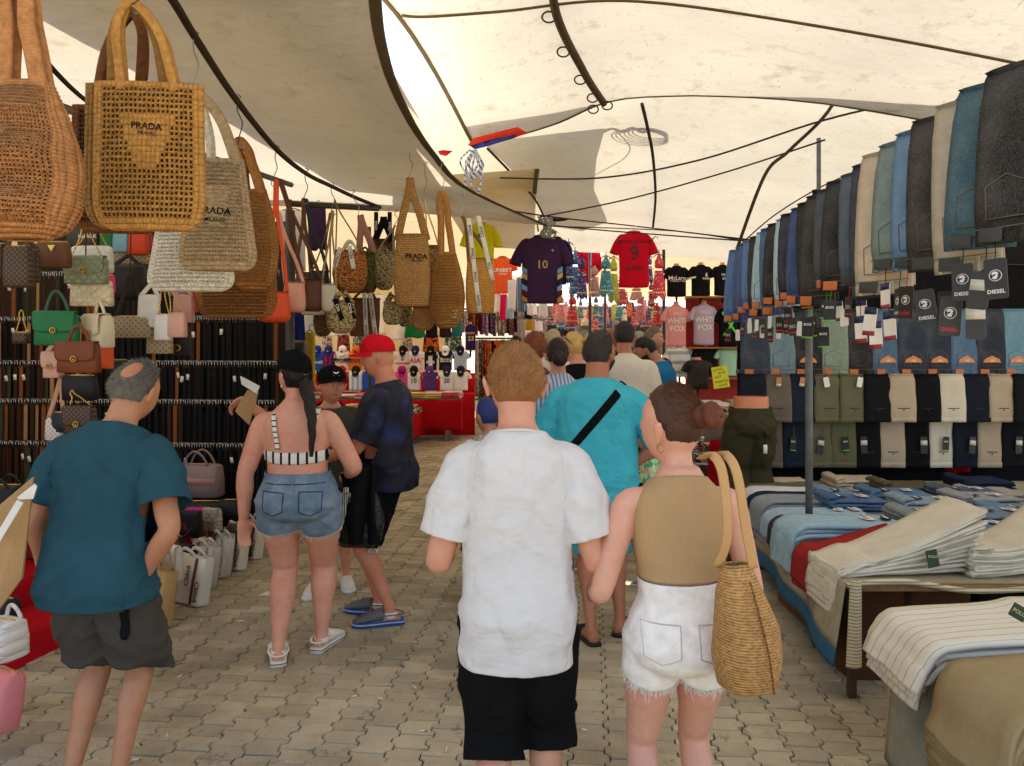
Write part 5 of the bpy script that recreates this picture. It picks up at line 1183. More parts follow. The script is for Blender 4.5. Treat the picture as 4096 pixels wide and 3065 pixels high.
HB = [('sage green quilted flap bag with gold chain and interlocked clasp', 4.2, 262, 432, 1028, 1136, (132, 140, 112), dict(mat=quilt((132, 140, 112)), ys=880, xs=340, emblem=('CC', .03, GOLD, 0, .36))),
      ('white quilted chain bag behind the sage green one', 4.32, 285, 452, 985, 1092, (226, 222, 214), dict(mat=quilt((226, 222, 214)), ys=880, xs=385, style='box')),
      ('cream quilted pouch with embossed interlocked letters below the sage bag', 4.25, 285, 452, 1122, 1226, (214, 202, 172), dict(mat=quilt((214, 202, 172)), style='box', ys=1100, handle='none', emblem=('CC', .06, plain((196, 184, 154)), 0, .42))),
      ('emerald green satchel with gold padlock and wrapped top handle', 4.1, 145, 312, 1250, 1382, (22, 112, 66), dict(handle='top', ys=1160, rz=6, hm=cloth((70, 100, 92)))),
      ('chestnut brown satchel with gold padlock', 3.9, 232, 402, 1370, 1492, (118, 62, 36), dict(handle='top', ys=1300, rz=-3)),
      ('cream satchel turned sideways with gold lock', 4.2, 345, 458, 1260, 1392, (222, 208, 176), dict(handle='top', ys=1200, rz=-30, dep=.1)),
      ('beige monogram baguette bag with dark strap', 4.5, 450, 612, 1265, 1352, (168, 150, 122), dict(mat=GG, style='box', handle='strap', ys=1090, xs=520, hm=leather((40, 28, 26)))),
      ('white leather hobo hanging by a broad strap', 4.5, 553, 640, 1180, 1310, (226, 224, 218), dict(style='box', handle='strap', ys=1130, xs=610, dep=.05, tilt=0)),
      ('small white pouch bag on a pale chain', 4.4, 622, 686, 1258, 1362, (224, 222, 214), dict(style='box', ys=1130, xs=650)),
      ('blush pink pouch bag on a gold chain', 4.4, 672, 745, 1252, 1350, (216, 164, 146), dict(style='box', ys=1130, xs=672)),
      ('dusty pink slouchy bag behind the blush pouch', 4.6, 695, 775, 1182, 1292, (196, 148, 134), dict(style='box', handle='strap', ys=1120, xs=715)),
      ('tan monogram shell bag under the white pouch', 4.6, 590, 690, 1340, 1416, (160, 142, 112), dict(mat=GG, style='box', handle='none')),
      ('black round bag with big gold letter D', 4.7, 688, 760, 1300, 1425, (24, 24, 26), dict(style='box', handle='strap', ys=1250, xs=735, emblem=('D', .06, GOLD, 0, .25))),
      ('blush saddle bag behind the chestnut satchel', 4.2, 180, 250, 1410, 1512, (206, 160, 142), dict(handle='strap', ys=1330, xs=240)),
      ('dark monogram bag cluster member, front one at the left edge', 3.7, 20, 130, 985, 1150, (52, 42, 32), dict(mat=LV, style='box', handle='strap', ys=900, xs=50, hm=leather((70, 46, 30)))),
      ('dark monogram slim bag tilted at the left edge', 3.8, 85, 155, 1000, 1130, (52, 42, 32), dict(mat=LV, style='box', handle='strap', ys=900, xs=70, rz=20)),
      ('dark monogram bag cut by the left picture edge', 3.8, -60, 25, 975, 1120, (52, 42, 32), dict(mat=LV, style='box', handle='none')),
      ('cream leather bag with small gold triangle at upper left', 4.3, 45, 182, 935, 1036, (214, 196, 158), dict(style='box', ys=880, xs=100)),
      ('brown leather bag with gold triangle badge under the rust bag', 4.0, 145, 282, 968, 1072, (104, 66, 40), dict(style='box', handle='none', emblem=('\u25BC', .04, GOLD, .1, .7))),
      ('dark grey bag with white calvin lettering', 5.0, 270, 400, 905, 985, (58, 60, 60), dict(style='box', handle='none', words=[('Calvin K', .2, .45, .035, plain((220, 220, 220)))])),
      ('hot pink flap bag with gold button at the top', 4.8, 305, 395, 830, 908, (196, 30, 96), dict(handle='none')),
      ('neon pink pouch peeping out beside the cream pouch', 4.6, 420, 455, 1100, 1170, (240, 60, 140), dict(style='box', handle='none')),
      ('green drawstring bag in the row of colourful bags', 5.0, 404, 460, 920, 1000, (26, 108, 62), dict(style='box', handle='strap', ys=880, xs=432)),
      ('light blue drawstring bag with monogram base', 5.0, 455, 518, 925, 1010, (120, 170, 186), dict(style='box', handle='strap', ys=880, xs=486)),
      ('orange red drawstring bag with gold chain', 5.0, 516, 592, 928, 1020, (206, 66, 28), dict(style='box', ys=890, xs=550)),
      ('red bag at the end of the row of colourful bags', 5.1, 575, 605, 935, 1000, (180, 30, 50), dict(style='box', handle='none')),
      ('beige monogram base of the colourful bag row', 5.1, 455, 600, 1010, 1058, (160, 140, 112), dict(mat=GG, style='box', handle='none')),
      ('red bag strap roll next to the knitted shoppers', 5.0, 752, 788, 1145, 1250, (192, 30, 32), dict(style='box', handle='none')),
      ('lilac bag hidden behind the pink pouches', 5.0, 680, 752, 1140, 1185, (168, 136, 170), dict(style='box', handle='none')),
      ('black backpack behind the white chain bag', 4.9, 435, 582, 1062, 1200, (24, 24, 26), dict(style='box', handle='strap', ys=1020, xs=515, dep=.14)),
      ('small dark monogram pouch with gold chain on the belts', 4.6, 55, 118, 1330, 1375, (58, 40, 30), dict(mat=LV, style='box', ys=1240, xs=85)),
      ('black net bag hanging behind the balding person', 4.2, 255, 395, 1500, 1600, (22, 24, 30), dict(style='box', handle='none', tilt=8)),
      ('brown monogram bag with tan tab behind the balding person', 4.1, 262, 385, 1625, 1752, (66, 46, 34), dict(mat=LV, ys=1560, xs=290, words=[])),
      ('dark teal net cap bag at the lower left of the bag column', 4.2, 210, 300, 1650, 1730, (20, 34, 44), dict(style='box', handle='none')),
      ('orange leather tag flap beside the chestnut satchel', 4.4, 400, 455, 1385, 1475, (216, 86, 42), dict(style='box', handle='none', dep=.02)),
      ('white checked bag with tan strap beside the belt wall', 4.2, 188, 262, 1670, 1760, (206, 200, 190), dict(mat=monogram((206, 200, 190), (160, 140, 118)), style='box', handle='strap', ys=1500, xs=245, hm=leather((190, 140, 110)))),
      ('dark green clutch with chain hidden behind the satchels', 4.6, 430, 510, 1440, 1490, (34, 40, 36), dict(style='box', handle='none', rz=20))]
for lab, d, x0, x1, y0, y1, c, kw in HB: handbag(lab, d, x0, x1, y0, y1, c, **kw)
for xx, d, y0, y1, lab in [(340, 4.25, 500, 1240, 'thin hanging cord carrying the quilted bags'), (230, 4.1, 450, 1300, 'thin hanging cord carrying the green satchel'), (520, 4.8, 560, 1100, 'thin hanging cord of the colourful bags'), (650, 4.45, 600, 1140, 'thin hanging cord carrying the pale pouches')]:
    cord(lab, [P(xx, y0, d), P(xx+4, (y0+y1)/2, d), P(xx, y1, d)], .004, M_ROPE)
# ---- belts on rails
def belt_proto(mat, nm='belt'):
    t = thing(nm, 'x', 'belt', (0, 0, 0)); L = .80
    mb = MB(); mb.tube([(0, 0, -.01), (0, -.004, -L*.5), (0, .004, -L*.95), (0, .004, -L)], [.0185, .0185, .0185, .011], 8, 3, flat=.12, up=(0, 1, 0)); mb.build('strap', mat, t)
    mb = MB(); mb.tube([(x, -.012, z) for x, z in ((-.024, .03), (.024, .03), (.024, -.022), (-.024, -.022), (-.024, .03))], .0042, 6, 1); mb.tube([(0, -.012, .03), (0, -.014, -.02)], .003, 6, 1); mb.build('buckle', SILV, t)
    return t
beltP = {}
for key, c in (('black', (20, 20, 22)), ('dark brown', (58, 36, 24)), ('cognac brown', (128, 76, 40)), ('tan', (160, 124, 84)), ('olive', (60, 62, 44))): beltP[key] = belt_proto(leather(c, .62, .12))
mb = MB(); mb.box((.004, -.02, -.10), (.026, .003, .05)); tg = mb.mesh('price_tag'); tg.materials.append(M_TAGW)
for k_, o in beltP.items(): snapshot(o)
rb_ = random.Random(11); used = set(); ROWN = ['top', 'second', 'third', 'fourth', 'lowest']
for r_, yy in enumerate((1085, 1270, 1450, 1605, 1775)):
    zr = CH+(1400-yy)*6.6/F; rowy = 6.62-.035*r_
    a, b_ = V((-4.75, rowy+.27, zr)), V((-2.0, rowy, zr)); tt = thing('belt_rail', '%s steel rail of the belt wall' % ROWN[r_], 'rail', a); mb = MB(); mb.tube([(0, 0, .012), b_-a+V((0, 0, .012))], .007, 8, 1); mb.build('tube', painted((60, 58, 56)), tt)
    for i in range(48):
        u = (i+.5)/48; p = a.lerp(b_, u)+V((rb_.uniform(-.01, .01), -.01, -.02))
        if u < .40: key = rb_.choice(['dark brown', 'cognac brown', 'tan', 'olive', 'black', 'dark brown'])
        else: key = 'black' if rb_.random() < .93 else rb_.choice(['cognac brown', 'dark brown'])
        src = beltP[key]; lab = '%s leather belt hanging in the %s row of the belt wall' % (key, ROWN[r_])
        if key not in used: o = src; o.location = p; o['label'] = lab; used.add(key)
        else: o = dup(src, p, None, lab)
        o.rotation_euler = (0, 0, R(rb_.uniform(-20, 20))); o['group'] = '%s belts, %s row' % (key, ROWN[r_])
        if rb_.random() < .16:
            q = bpy.data.objects.new('price_tag', tg); col.objects.link(q); q.parent = o; q.location = (rb_.uniform(-.01, .01), 0, rb_.uniform(-.03, .01)); q.rotation_euler = (0, R(rb_.uniform(-15, 15)), 0)
for k_ in beltP:
    if k_ not in used: bpy.data.objects.remove(beltP[k_])
# ---- red stepped stand with bags on the ground
M_RED = cloth((178, 22, 32), .12, .01)
def xf(d): return -2.33+(d-4.78)*.2-.03
t = thing('display_stand', 'stepped low stand covered in red cloth below the handbags', 'stand', (xf(4.5), 4.5, 0))
for nm_, u0, u1, z in (('step', .12, .55, .16), ('step', .50, .95, .33), ('step', .90, 2.2, .50)):
    mb = MB(); lo, hi = 2.7, 6.4
    def st(u, v, u0=u0, u1=u1, z=z):
        d = lo+(hi-lo)*u; x = xf(d)
        pts = [(x-u0+.02, 0), (x-u0, z-.02), (x-u0-.02, z), (x-u1, z), (x-u1-.02, 0)]; k_ = v*4; i = min(3, int(k_)); a, b_ = pts[i], pts[i+1]; f_ = k_-i
        return V((a[0]+(b_[0]-a[0])*f_+.008*noise.noise(V((d*6, v*9, z))), d, a[1]+(b_[1]-a[1])*f_))-t.location
    mb.sheet(st, 40, 8); mb.build(nm_, M_RED, t)
def gbag(*a, **k): return handbag(*a, **k)
CHW = [('chloe canvas tote with brown bands standing at the front of the red stand', 5.1, 672, 822, 2262, 2425, 0), ('chloe tote wrapped in clear film in the front row', 5.45, 765, 850, 2205, 2345, 1), ('chloe tote in film leaning next to the wrapped one', 5.7, 835, 905, 2175, 2310, 2), ('chloe tote with lettering on both sides in the front row', 5.9, 885, 972, 2150, 2290, 3), ('last chloe tote at the end of the front row', 6.2, 958, 1036, 2120, 2250, 4)]
CV = cloth((222, 216, 202), .06, .004)
for lab, d, x0, x1, y0, y1, i in CHW:
    k = d/F; w_, h_ = (x1-x0)*k*1.35, (y1-y0)*k*1.12; loc = P((x0+x1)/2, y1, d); loc.z = .005
    t = thing('canvas_tote', lab, 'bag', loc, rot=(R(-10), 0, R(-30)))
    mb = MB(); bagbody(mb, [(0, w_*.49, .05), (h_*.04, w_*.5, .055), (h_*.6, w_*.5, .05), (h_, w_*.5, .045)], 28, 7); bo = mb.build('body', CV, t, solid=.004)
    for s in (-.3, .3):
        mb = MB(); mb.tube([(s*w_, -.058, 0.01), (s*w_, -.058, h_*.5), (s*w_, -.05, h_*.99)], .013, 8, 3, flat=.15, up=(0, 1, 0)); bd = mb.build('band', leather((104, 60, 36)) if i != 1 else cloth((50, 54, 60)), t)
    for s, z in ((-.18, .35), (-.15, .85), (.12, .6), (.42, .3)): lettering('Chlo\u00e9', .055, plain((36, 36, 38)), t, face_m(V((s*w_, -.060, z*h_)), 0, R(90 if s < .3 else -90)))
    for fr in (-1, 1): mb = MB(); mb.tube(arc((-w_*.25, fr*.04, h_*.98), (w_*.25, fr*.04, h_*.98), .055, dy=-.03), .012, 8, 3, flat=.25, up=(0, 1, 0)); mb.build('handle', CV, t)
    if i in (1, 2): mb = MB(); bagbody(mb, [(0.01, w_*.53, .068), (h_*.6, w_*.54, .066), (h_*1.12, w_*.5, .05)], 20, 5, False); mb.build('clear_film', plastic_film(), t)
t = thing('canvas_tote', 'brown tote with THE TOTE BAG and MARC JACOBS print beside the grey shorts', 'bag', V((P(600, 2495, 4.7).x, 4.72, .004)), rot=(R(-8), 0, R(-42))); w_, h_ = .36, .34
mb = MB(); bagbody(mb, [(0, w_*.49, .05), (.02, w_*.5, .06), (h_*.6, w_*.5, .055), (h_, w_*.5, .05)], 28, 7); mb.build('body', plain((186, 146, 92), .6, .3, .05, 0, .002), t, solid=.004)
for s_, z, sz in (('THE', .30, .05), ('TOTE BAG', .235, .062), ('MARC JACOBS', .14, .036)): lettering(s_, sz, M_BLK, t, face_m(V((0, -.063, z))))
for fr in (-1, 1): mb = MB(); mb.tube(arc((-w_*.25, fr*.04, h_*.98), (w_*.25, fr*.04, h_*.98), .1), .014, 8, 3, flat=.25, up=(0, 1, 0)); mb.build('handle', plain((178, 138, 86), .6), t)
FL = [('grey mauve jacquard tote with pink stripe and round handles standing on the stand', 6.2, 702, 892, 1838, 1968, (132, 110, 106), dict(mat=monogram((132, 110, 106), (156, 136, 130), 70.), style='box', handle='top', ys=1780, dep=.2, ground=.5, rz=-6, words=[])),
      ('grey brown backpack with black zip beside the jacquard tote', 6.2, 640, 705, 1842, 1960, (98, 86, 72), dict(style='box', handle='none', dep=.16, ground=.5)),
      ('orange red leather bag wedged behind the teal shirt', 5.9, 655, 692, 1932, 2005, (216, 66, 30), dict(style='box', handle='none', ground=.42)),
      ('black flat bag lying under the jacquard tote', 6.0, 700, 905, 1970, 2012, (22, 22, 24), dict(style='box', handle='none', dep=.2, ground=.42)),
      ('magenta flap bag lying behind the black YSL bag', 5.8, 752, 836, 2002, 2050, (186, 44, 130), dict(handle='none', dep=.12, ground=.40)),
      ('black envelope bag with silver YSL monogram and chain', 5.55, 688, 816, 2024, 2128, (22, 22, 24), dict(handle='loose', clasp=None, emblem=('YSL', .06, SILV, 0, .45, .6), ground=.33, flapc=.85, rz=-12)),
      ('beige grey quilted wallet bag with gold chain next to the YSL bag', 5.75, 815, 890, 2012, 2100, (172, 160, 142), dict(mat=quilt((172, 160, 142)), handle='loose', hm=GOLD, ground=.33, clasp=None, rz=-20)),
      ('black ribbed bag at the right end of the stand', 6.0, 878, 970, 2000, 2078, (24, 25, 30), dict(style='box', handle='none', dep=.14, ground=.36)),
      ('dark monogram pouch low at the right end of the stand', 5.9, 910, 972, 2062, 2122, (50, 36, 28), dict(mat=LV, style='box', handle='none', dep=.1, ground=.24)),
      ('white quilted shoulder bag behind the bent arm', 4.9, 540, 622, 2092, 2192, (228, 226, 220), dict(mat=quilt((228, 226, 220)), handle='top', ys=2070, ground=.36, rz=-20)),
      ('dark navy bag behind the bent elbow', 5.3, 555, 615, 2050, 2100, (34, 36, 46), dict(style='box', handle='none', ground=.42)),
      ('white and navy lettered bag with gold ring on the lower step', 5.0, 655, 735, 2150, 2290, (216, 212, 202), dict(mat=CV, handle='none', clasp=None, ground=.18, rz=-30, words=[('hlo\u00e9', 0, .35, .06, M_BLK)])),
      ('black bag with gold ring clasp on the lower step', 5.3, 722, 790, 2150, 2230, (22, 22, 24), dict(handle='none', ground=.2, rz=-30)),
      ('cream small bag with gold YSL monogram and chain on the red step', 5.55, 782, 832, 2118, 2200, (210, 192, 156), dict(handle='loose', hm=GOLD, clasp=None, emblem=('YSL', .035, GOLD, 0, .45, .6), ground=.18, rz=-30)),
      ('brown bag with white scarf on the lower step', 5.75, 832, 885, 2110, 2190, (104, 58, 36), dict(style='box', handle='loose', hm=GOLD, ground=.2, rz=-30)),
      ('white quilted handbag with gold charm at the lower left edge', 3.35, -60, 88, 2480, 2635, (232, 230, 224), dict(mat=quilt((232, 230, 224)), style='box', handle='top', ys=2430, dep=.16, ground=.34, rz=-20)),
      ('pink rounded hard bag at the bottom left corner', 3.15, -120, 75, 2690, 2910, (224, 130, 130), dict(style='box', handle='none', dep=.12, tilt=-12, rz=-30)),
      ('orange bag squeezed above the pink one at the left edge', 3.3, -80, 60, 2655, 2790, (226, 84, 34), dict(style='box', handle='none', dep=.05, rz=-30)),
      ('black handbag with gold buckle above the white quilted one', 3.6, -80, 85, 2410, 2500, (26, 24, 24), dict(style='box', handle='none', dep=.1, ground=.42, rz=-20)),
      ('khaki slouchy bag behind the cardboard', 4.3, -40, 92, 1900, 1985, (120, 100, 72), dict(style='box', handle='top', ys=1880, dep=.14, ground=.62)),
      ('brown monogram bag on the stand left of the teal shirt', 4.2, -30, 90, 1975, 2060, (66, 50, 36), dict(mat=LV, style='box', handle='none', dep=.14, ground=.52)),
      ('lavender leather bag on the stand at the left edge', 3.9, -40, 40, 2060, 2200, (172, 150, 190), dict(style='box', handle='none', dep=.12, ground=.5)),
      ('large black bag standing at the left edge behind the stand', 4.6, -60, 92, 1790, 1960, (22, 22, 23), dict(style='box', handle='top', ys=1750, dep=.2, ground=.62))]
for lab, d, x0, x1, y0, y1, c, kw in FL:
    o = handbag(lab, d, x0, x1, y0, y1, c, **kw)
    if 'jacquard tote with' in lab:
        mb = MB(); mb.box((0, -.105, .135), (.37, .003, .05)); mb.build('stripe', cloth((178, 130, 122)), o)
rs = random.Random(33); cs = [((30, 28, 30), 'black'), ((206, 198, 184), 'ivory'), ((96, 58, 38), 'brown'), ((150, 132, 112), 'taupe'), ((60, 44, 34), 'dark monogram'), ((170, 60, 60), 'dusty red'), ((190, 170, 140), 'sand'), ((46, 50, 66), 'navy')]
for i, (d_, u_, z_) in enumerate([(4.7, .3, .165), (5.0, .3, .165), (5.6, .3, .165), (6.0, .3, .165), (4.6, .7, .335), (4.95, .7, .335), (5.9, .68, .335), (6.2, .66, .335), (4.8, 1.15, .505), (5.2, 1.15, .505), (5.6, 1.2, .505), (6.0, 1.3, .505), (6.25, 1.0, .505), (3.7, .65, .335), (3.9, .3, .165)]):
    c, n_ = cs[i % 8]; x = xf(d_)-u_; k = F/d_; cx = 2048+x*k
    handbag('%s handbag on the %s step of the red stand, %s' % (n_, 'lower' if z_ < .2 else 'middle' if z_ < .4 else 'upper', 'near the left edge' if d_ < 4.1 else 'front half' if d_ < 5.3 else 'rear half'), d_, cx-.13*k, cx+.13*k, 2000, 2000+.19*k, c, mat=LV if 'mono' in n_ else (quilt(c) if i % 3 == 0 else None), style='flap' if i % 2 else 'box', handle='top' if i % 3 else 'loose', hm=GOLD if i % 3 == 0 else None, dep=.11, ground=z_, rz=-35+rs.uniform(-12, 12), tilt=-6)
# garments behind the corner post
def drape(label, x0, x1, y0, y1, d, mat, nm='hanging_garment', cat='clothes', amp=.03, fr=6, taper=.9, th=.02, group=None):
    k = d/F; w_, h_ = (x1-x0)*k, (y1-y0)*k; t = thing(nm, label, cat, P((x0+x1)/2, y1, d), 0, group); s0 = random.uniform(0, 9); mb = MB()
    def fn(u, v): return V(((u-.5)*w_*(1-(1-taper)*v), amp*math.sin(u*fr+s0)*(1-.6*v)+.4*amp*math.sin(u*fr*2.3+s0*2)*(1-v), h_*v+(.012*math.sin(u*9+s0) if v < .05 else 0)))
    mb.sheet(fn, 16, 10); mb.build('fabric', mat, t, solid=th)
    mb = MB(); mb.tube([(-w_*.36*taper, 0, h_-.005), (0, 0, h_+.02), (w_*.36*taper, 0, h_-.005)], .005, 6, 3); mb.tube([(0, 0, h_+.02), (0, 0, h_+.06), (.02, 0, h_+.075), (.035, 0, h_+.06)], .003, 6, 3); mb.build('hanger', metal((80, 78, 74), .4), t); return t
for a in [('white t-shirt hanging behind the straps of the leather bags', 1110, 1220, 840, 1080, 7.8, cloth((222, 220, 216))), ('dark purple jersey hanging behind the brown straps', 1230, 1305, 830, 1000, 8.2, cloth((62, 40, 72))), ('navy blue cloth hanging below the orange bag', 1172, 1218, 1250, 1420, 6.9, cloth((30, 44, 104))),
          ('mustard yellow cloth hanging beside the corner post', 1215, 1262, 1330, 1540, 7.2, cloth((186, 156, 40))), ('white t-shirt hanging low behind the baskets', 1218, 1300, 1260, 1345, 9.0, cloth((226, 224, 222)))]: drape(*a)
t = handbag('olive black backpack with two white zips behind the black cap', 6.6, 1160, 1226, 1365, 1470, (46, 42, 36), style='box', handle='none', dep=.16)
# ---------------------------------------------------------------- shirts on torsos and hangers
M_FORM = plain((196, 150, 112), .45, .4)
def shirt(label, xc, y0, y1, wpx, d, mat, form=True, slm=None, words=(), rz=0, sl=.36, nm='shirt_mannequin', cat='mannequin', collar=None, dep=None, z=None, group=None, panel=None, skinny=False):
    k = d/F; w_, h_ = wpx*k, (y1-y0)*k; t = thing(nm, label, cat, P(xc, y1, d), R(rz), group); D = dep or (.27*w_ if form else .10*w_)
    prof = [(0, .47, .9), (.02, .48, .95), (.35, .455, .9), (.6, .48, .95), (.78, .5, 1), (.88, .485, .85), (.94, .38, .7), (.975, .24, .55), (1.0, .17, .5)]
    mb = MB(); mb.loft([ring((0, 0, a*h_), b_*w_, c_*D, 28, 2.5) for a, b_, c_ in prof], True, False); me = mb.mesh('shirt')
    s0 = random.uniform(0, 40)
    o = obj('shirt_body', me, mat, t); md = o.modifiers.new('sub', 'SUBSURF'); md.levels = md.render_levels = 1
    for s in (-1, 1):
        if sl <= 0: continue
        mb = MB(); a = V((s*w_*.40, 0, h_*.885)); e = V((s*w_*(.50+.35*sl), -.01, h_*(.885-sl*.75)))
        mb.tube([a-V((s*w_*.1, 0, -.01)), a, a.lerp(e, .5)+V((s*.012, 0, .006)), e], [.10*w_, .12*w_, .135*w_, .15*w_], 14, 4, flat=.95 if form else .55, up=(0, 1, 0), cap=False); mb.build('sleeve', slm or mat, t, solid=.004)
    if form:
        mb = MB(); mb.loft([ring((0, -.0, h_*a), r_*w_, r_*w_*.9, 16) for a, r_ in ((.95, .17), (1.0, .135), (1.05, .125), (1.09, .13))]); mb.build('neck', M_FORM, t)
        mb = MB(); mb.tube([(0, 0, -.12), (0, 0, .02)], .02, 8, 2); mb.build('stand', M_BLK, t)
    else:
        mb = MB(); mb.tube([(-w_*.40, 0, h_*.93), (0, 0, h_*1.03), (w_*.40, 0, h_*.93)], .008, 6, 4); mb.tube([(0, 0, h_*1.03), (0, 0, h_*1.08), (.03, 0, h_*1.11), (.05, 0, h_*1.08)], .004, 6, 4); mb.build('hanger', plain((230, 228, 222), .4), t)
    mb = MB(); r_ = ring((0, -.006, h_*1.0), .175*w_, .52*D+.004, 20); mb.tube(r_+[r_[0]], .012*w_/.4, 6, 1, flat=.6, up=(0, 0, 1)); mb.build('collar', collar or slm or mat, t)
    if panel:                                   # coloured slanted panels along both sides
        for s in (-1, 1):
            for j, c in enumerate(panel):
                z0 = h_*(.02+.085*j); mb = MB(); fn = lambda u, v: V((s*w_*(.485-.13*u), -D*(.35+.55*u)-.012, z0+h_*(.075*v+.05*(1-u)-.02))); mb.sheet(fn, 4, 3); mb.build('side_panel', cloth(c), t, solid=.003)
    if words:
        bv = bvh_of(o)
        for wd in words: lettering(wd[0], wd[1], plain(wd[2], .6), t, face_m(V((wd[3]*w_, -.5, wd[4]*h_))), bvh=bv, off=.006, sx=wd[5] if len(wd) > 5 else 1., spread=1.)
    return t
def cap_thing(label, xc, yc, d, c, group='caps on the football shirt torsos'):
    t = thing('baseball_cap', label, 'cap', P(xc, yc, d), 0, group, rot=(R(38), 0, 0)); n = 20; mb = MB()
    mb.loft([[V((math.cos(q)*.085*s_, math.sin(q)*.095*s_, z)) for q in (2*PI*j/n for j in range(n))] for z, s_ in ((0, 1), (.04, 1.0), (.075, .82), (.098, .5), (.105, .05))]); mb.build('crown', cloth(c), t)
    mb = MB(); mb.sheet(lambda u, v: V((math.sin((u-.5)*2.4)*.084, -math.cos((u-.5)*2.4)*.094-.075*v*(1-abs(2*u-1)**2.4), -.012*v)), 12, 4); mb.build('brim', cloth(c), t, solid=-.005)
    mb = MB(); mb.loft([[V((math.cos(q)*.022, -.092-y, .045+math.sin(q)*.022)) for q in (2*PI*j/10 for j in range(10))] for y in (0, .006)]); mb.build('badge', plain((210, 180, 110) if sum(c) < 300 else (40, 50, 90)), t)
BL, WH, RD = (30, 30, 32), (226, 224, 220), (190, 24, 36)
DF = 15.2
rowA = [(1270, (40, 84, 168), 'blue football shirt with white sponsor word at the far left of the upper row', None, [('Spotify', .09, WH, .1, .42)], (30, 62, 150)), (1315, None, 'red and blue striped football shirt with matching cap', stripes((40, 52, 130), (170, 30, 66), .09, .5), [], (40, 50, 120)), (1371, (220, 216, 212), 'white football shirt with EMIRATES FLY BETTER print', None, [('Emirates', .085, BL, 0, .55), ('FLY BETTER', .05, BL, 0, .42)], (232, 230, 226)),
        (1424, (222, 122, 36), 'orange football shirt with EMIRATES FLY BETTER print', None, [('Emirates', .085, (60, 40, 90), 0, .55), ('FLY BETTER', .05, (60, 40, 90), 0, .42)], (220, 110, 40)), (1612, (214, 206, 200), 'white football shirt with snapdragon print beside the red cap', None, [('S', .14, BL, 0, .62), ('snapdragon', .06, RD, 0, .38)], (26, 26, 28)), (1662, (224, 222, 224), 'white football shirt with red AIA letters and navy cap', None, [('AIA', .15, RD, 0, .5)], (40, 44, 88)),
        (1723, None, 'black and white striped football shirt with sela print', stripes((226, 224, 222), (26, 26, 28), .17, .5), [('sela', .12, WH, 0, .45)], (24, 24, 26)), (1782, (34, 38, 50), 'dark navy football shirt with standard chartered print and white cap', None, [('standard', .06, WH, .08, .58), ('chartered', .06, WH, .08, .48), ('S', .13, WH, -.28, .53)], (230, 228, 224)), (1842, (168, 186, 202), 'pale sky blue football shirt at the right end of the upper row', None, [], (34, 38, 52))]
rowB = [(1367, (178, 22, 32), 'plain red football shirt with red cap in the lower row', None, [], (180, 24, 34)), (1424, None, 'white and sky blue striped football shirt with gold cap', stripes((226, 226, 226), (150, 184, 214), .10, .5), [], (40, 36, 30)), (1478, (40, 84, 184), 'royal blue football shirt half hidden by the red cap person', None, [], (40, 70, 160)), (1608, (226, 74, 138), 'hot pink football shirt with magenta cap', None, [], (150, 40, 110)),
        (1656, (224, 222, 216), 'white football shirt with black 10 and red yellow shoulders', None, [('10', .13, BL, 0, .5)], (28, 28, 30)), (1719, (94, 58, 116), 'plain purple football shirt with purple cap', None, [], (92, 58, 114)), (1788, (224, 222, 220), 'white football shirt with navy 20 and navy cap', None, [('20', .12, (40, 46, 80), 0, .5)], (38, 42, 66)), (1843, (222, 218, 214), 'small white football shirt at the right end of the lower row', None, [], (34, 36, 54))]
for i, (x, c, lab, m_, ws, cc) in enumerate(rowA):
    shirt(lab, x, 1404, 1482, 56, DF+1.0, m_ or cloth(c, .06, .008), words=ws, slm=cloth((220, 60, 60)) if 'orange' in lab else None); cap_thing('cap on top of the %s' % lab.split(' in ')[0].split(' at ')[0].split(' with ')[0], x, 1402, DF+1.0, cc)
for x, c, lab, m_, ws, cc in rowB:
    shirt(lab, x, 1486, 1562, 60, DF, m_ or cloth(c, .06, .008), words=ws, slm=cloth((214, 90, 50)) if 'shoulders' in lab else None); cap_thing('lower row cap on top of the %s' % lab.split(' in ')[0].split(' with ')[0].split(' at ')[0].split(' half')[0], x, 1484, DF, cc)
t = thing('display_steps', 'red cloth covered steps carrying the football shirts', 'stand', P(1250, 1600, DF+.3))
for yb, z0, dd in ((1566, 0, -.05), (1486, .35, .75)):
    mb = MB(); a, b_ = P(1230, yb, DF+dd), P(1900, yb, DF+dd); zt = a.z-.06; mb.sheet(lambda u, v: V((a.x+(b_.x-a.x)*u, a.y+(.9*(v-.4)/.6 if v > .4 else 0)+.02*math.sin(u*60)*(v < .4), zt*min(1, v/.4)))-t.location, 60, 10); mb.build('step', M_RED, t)
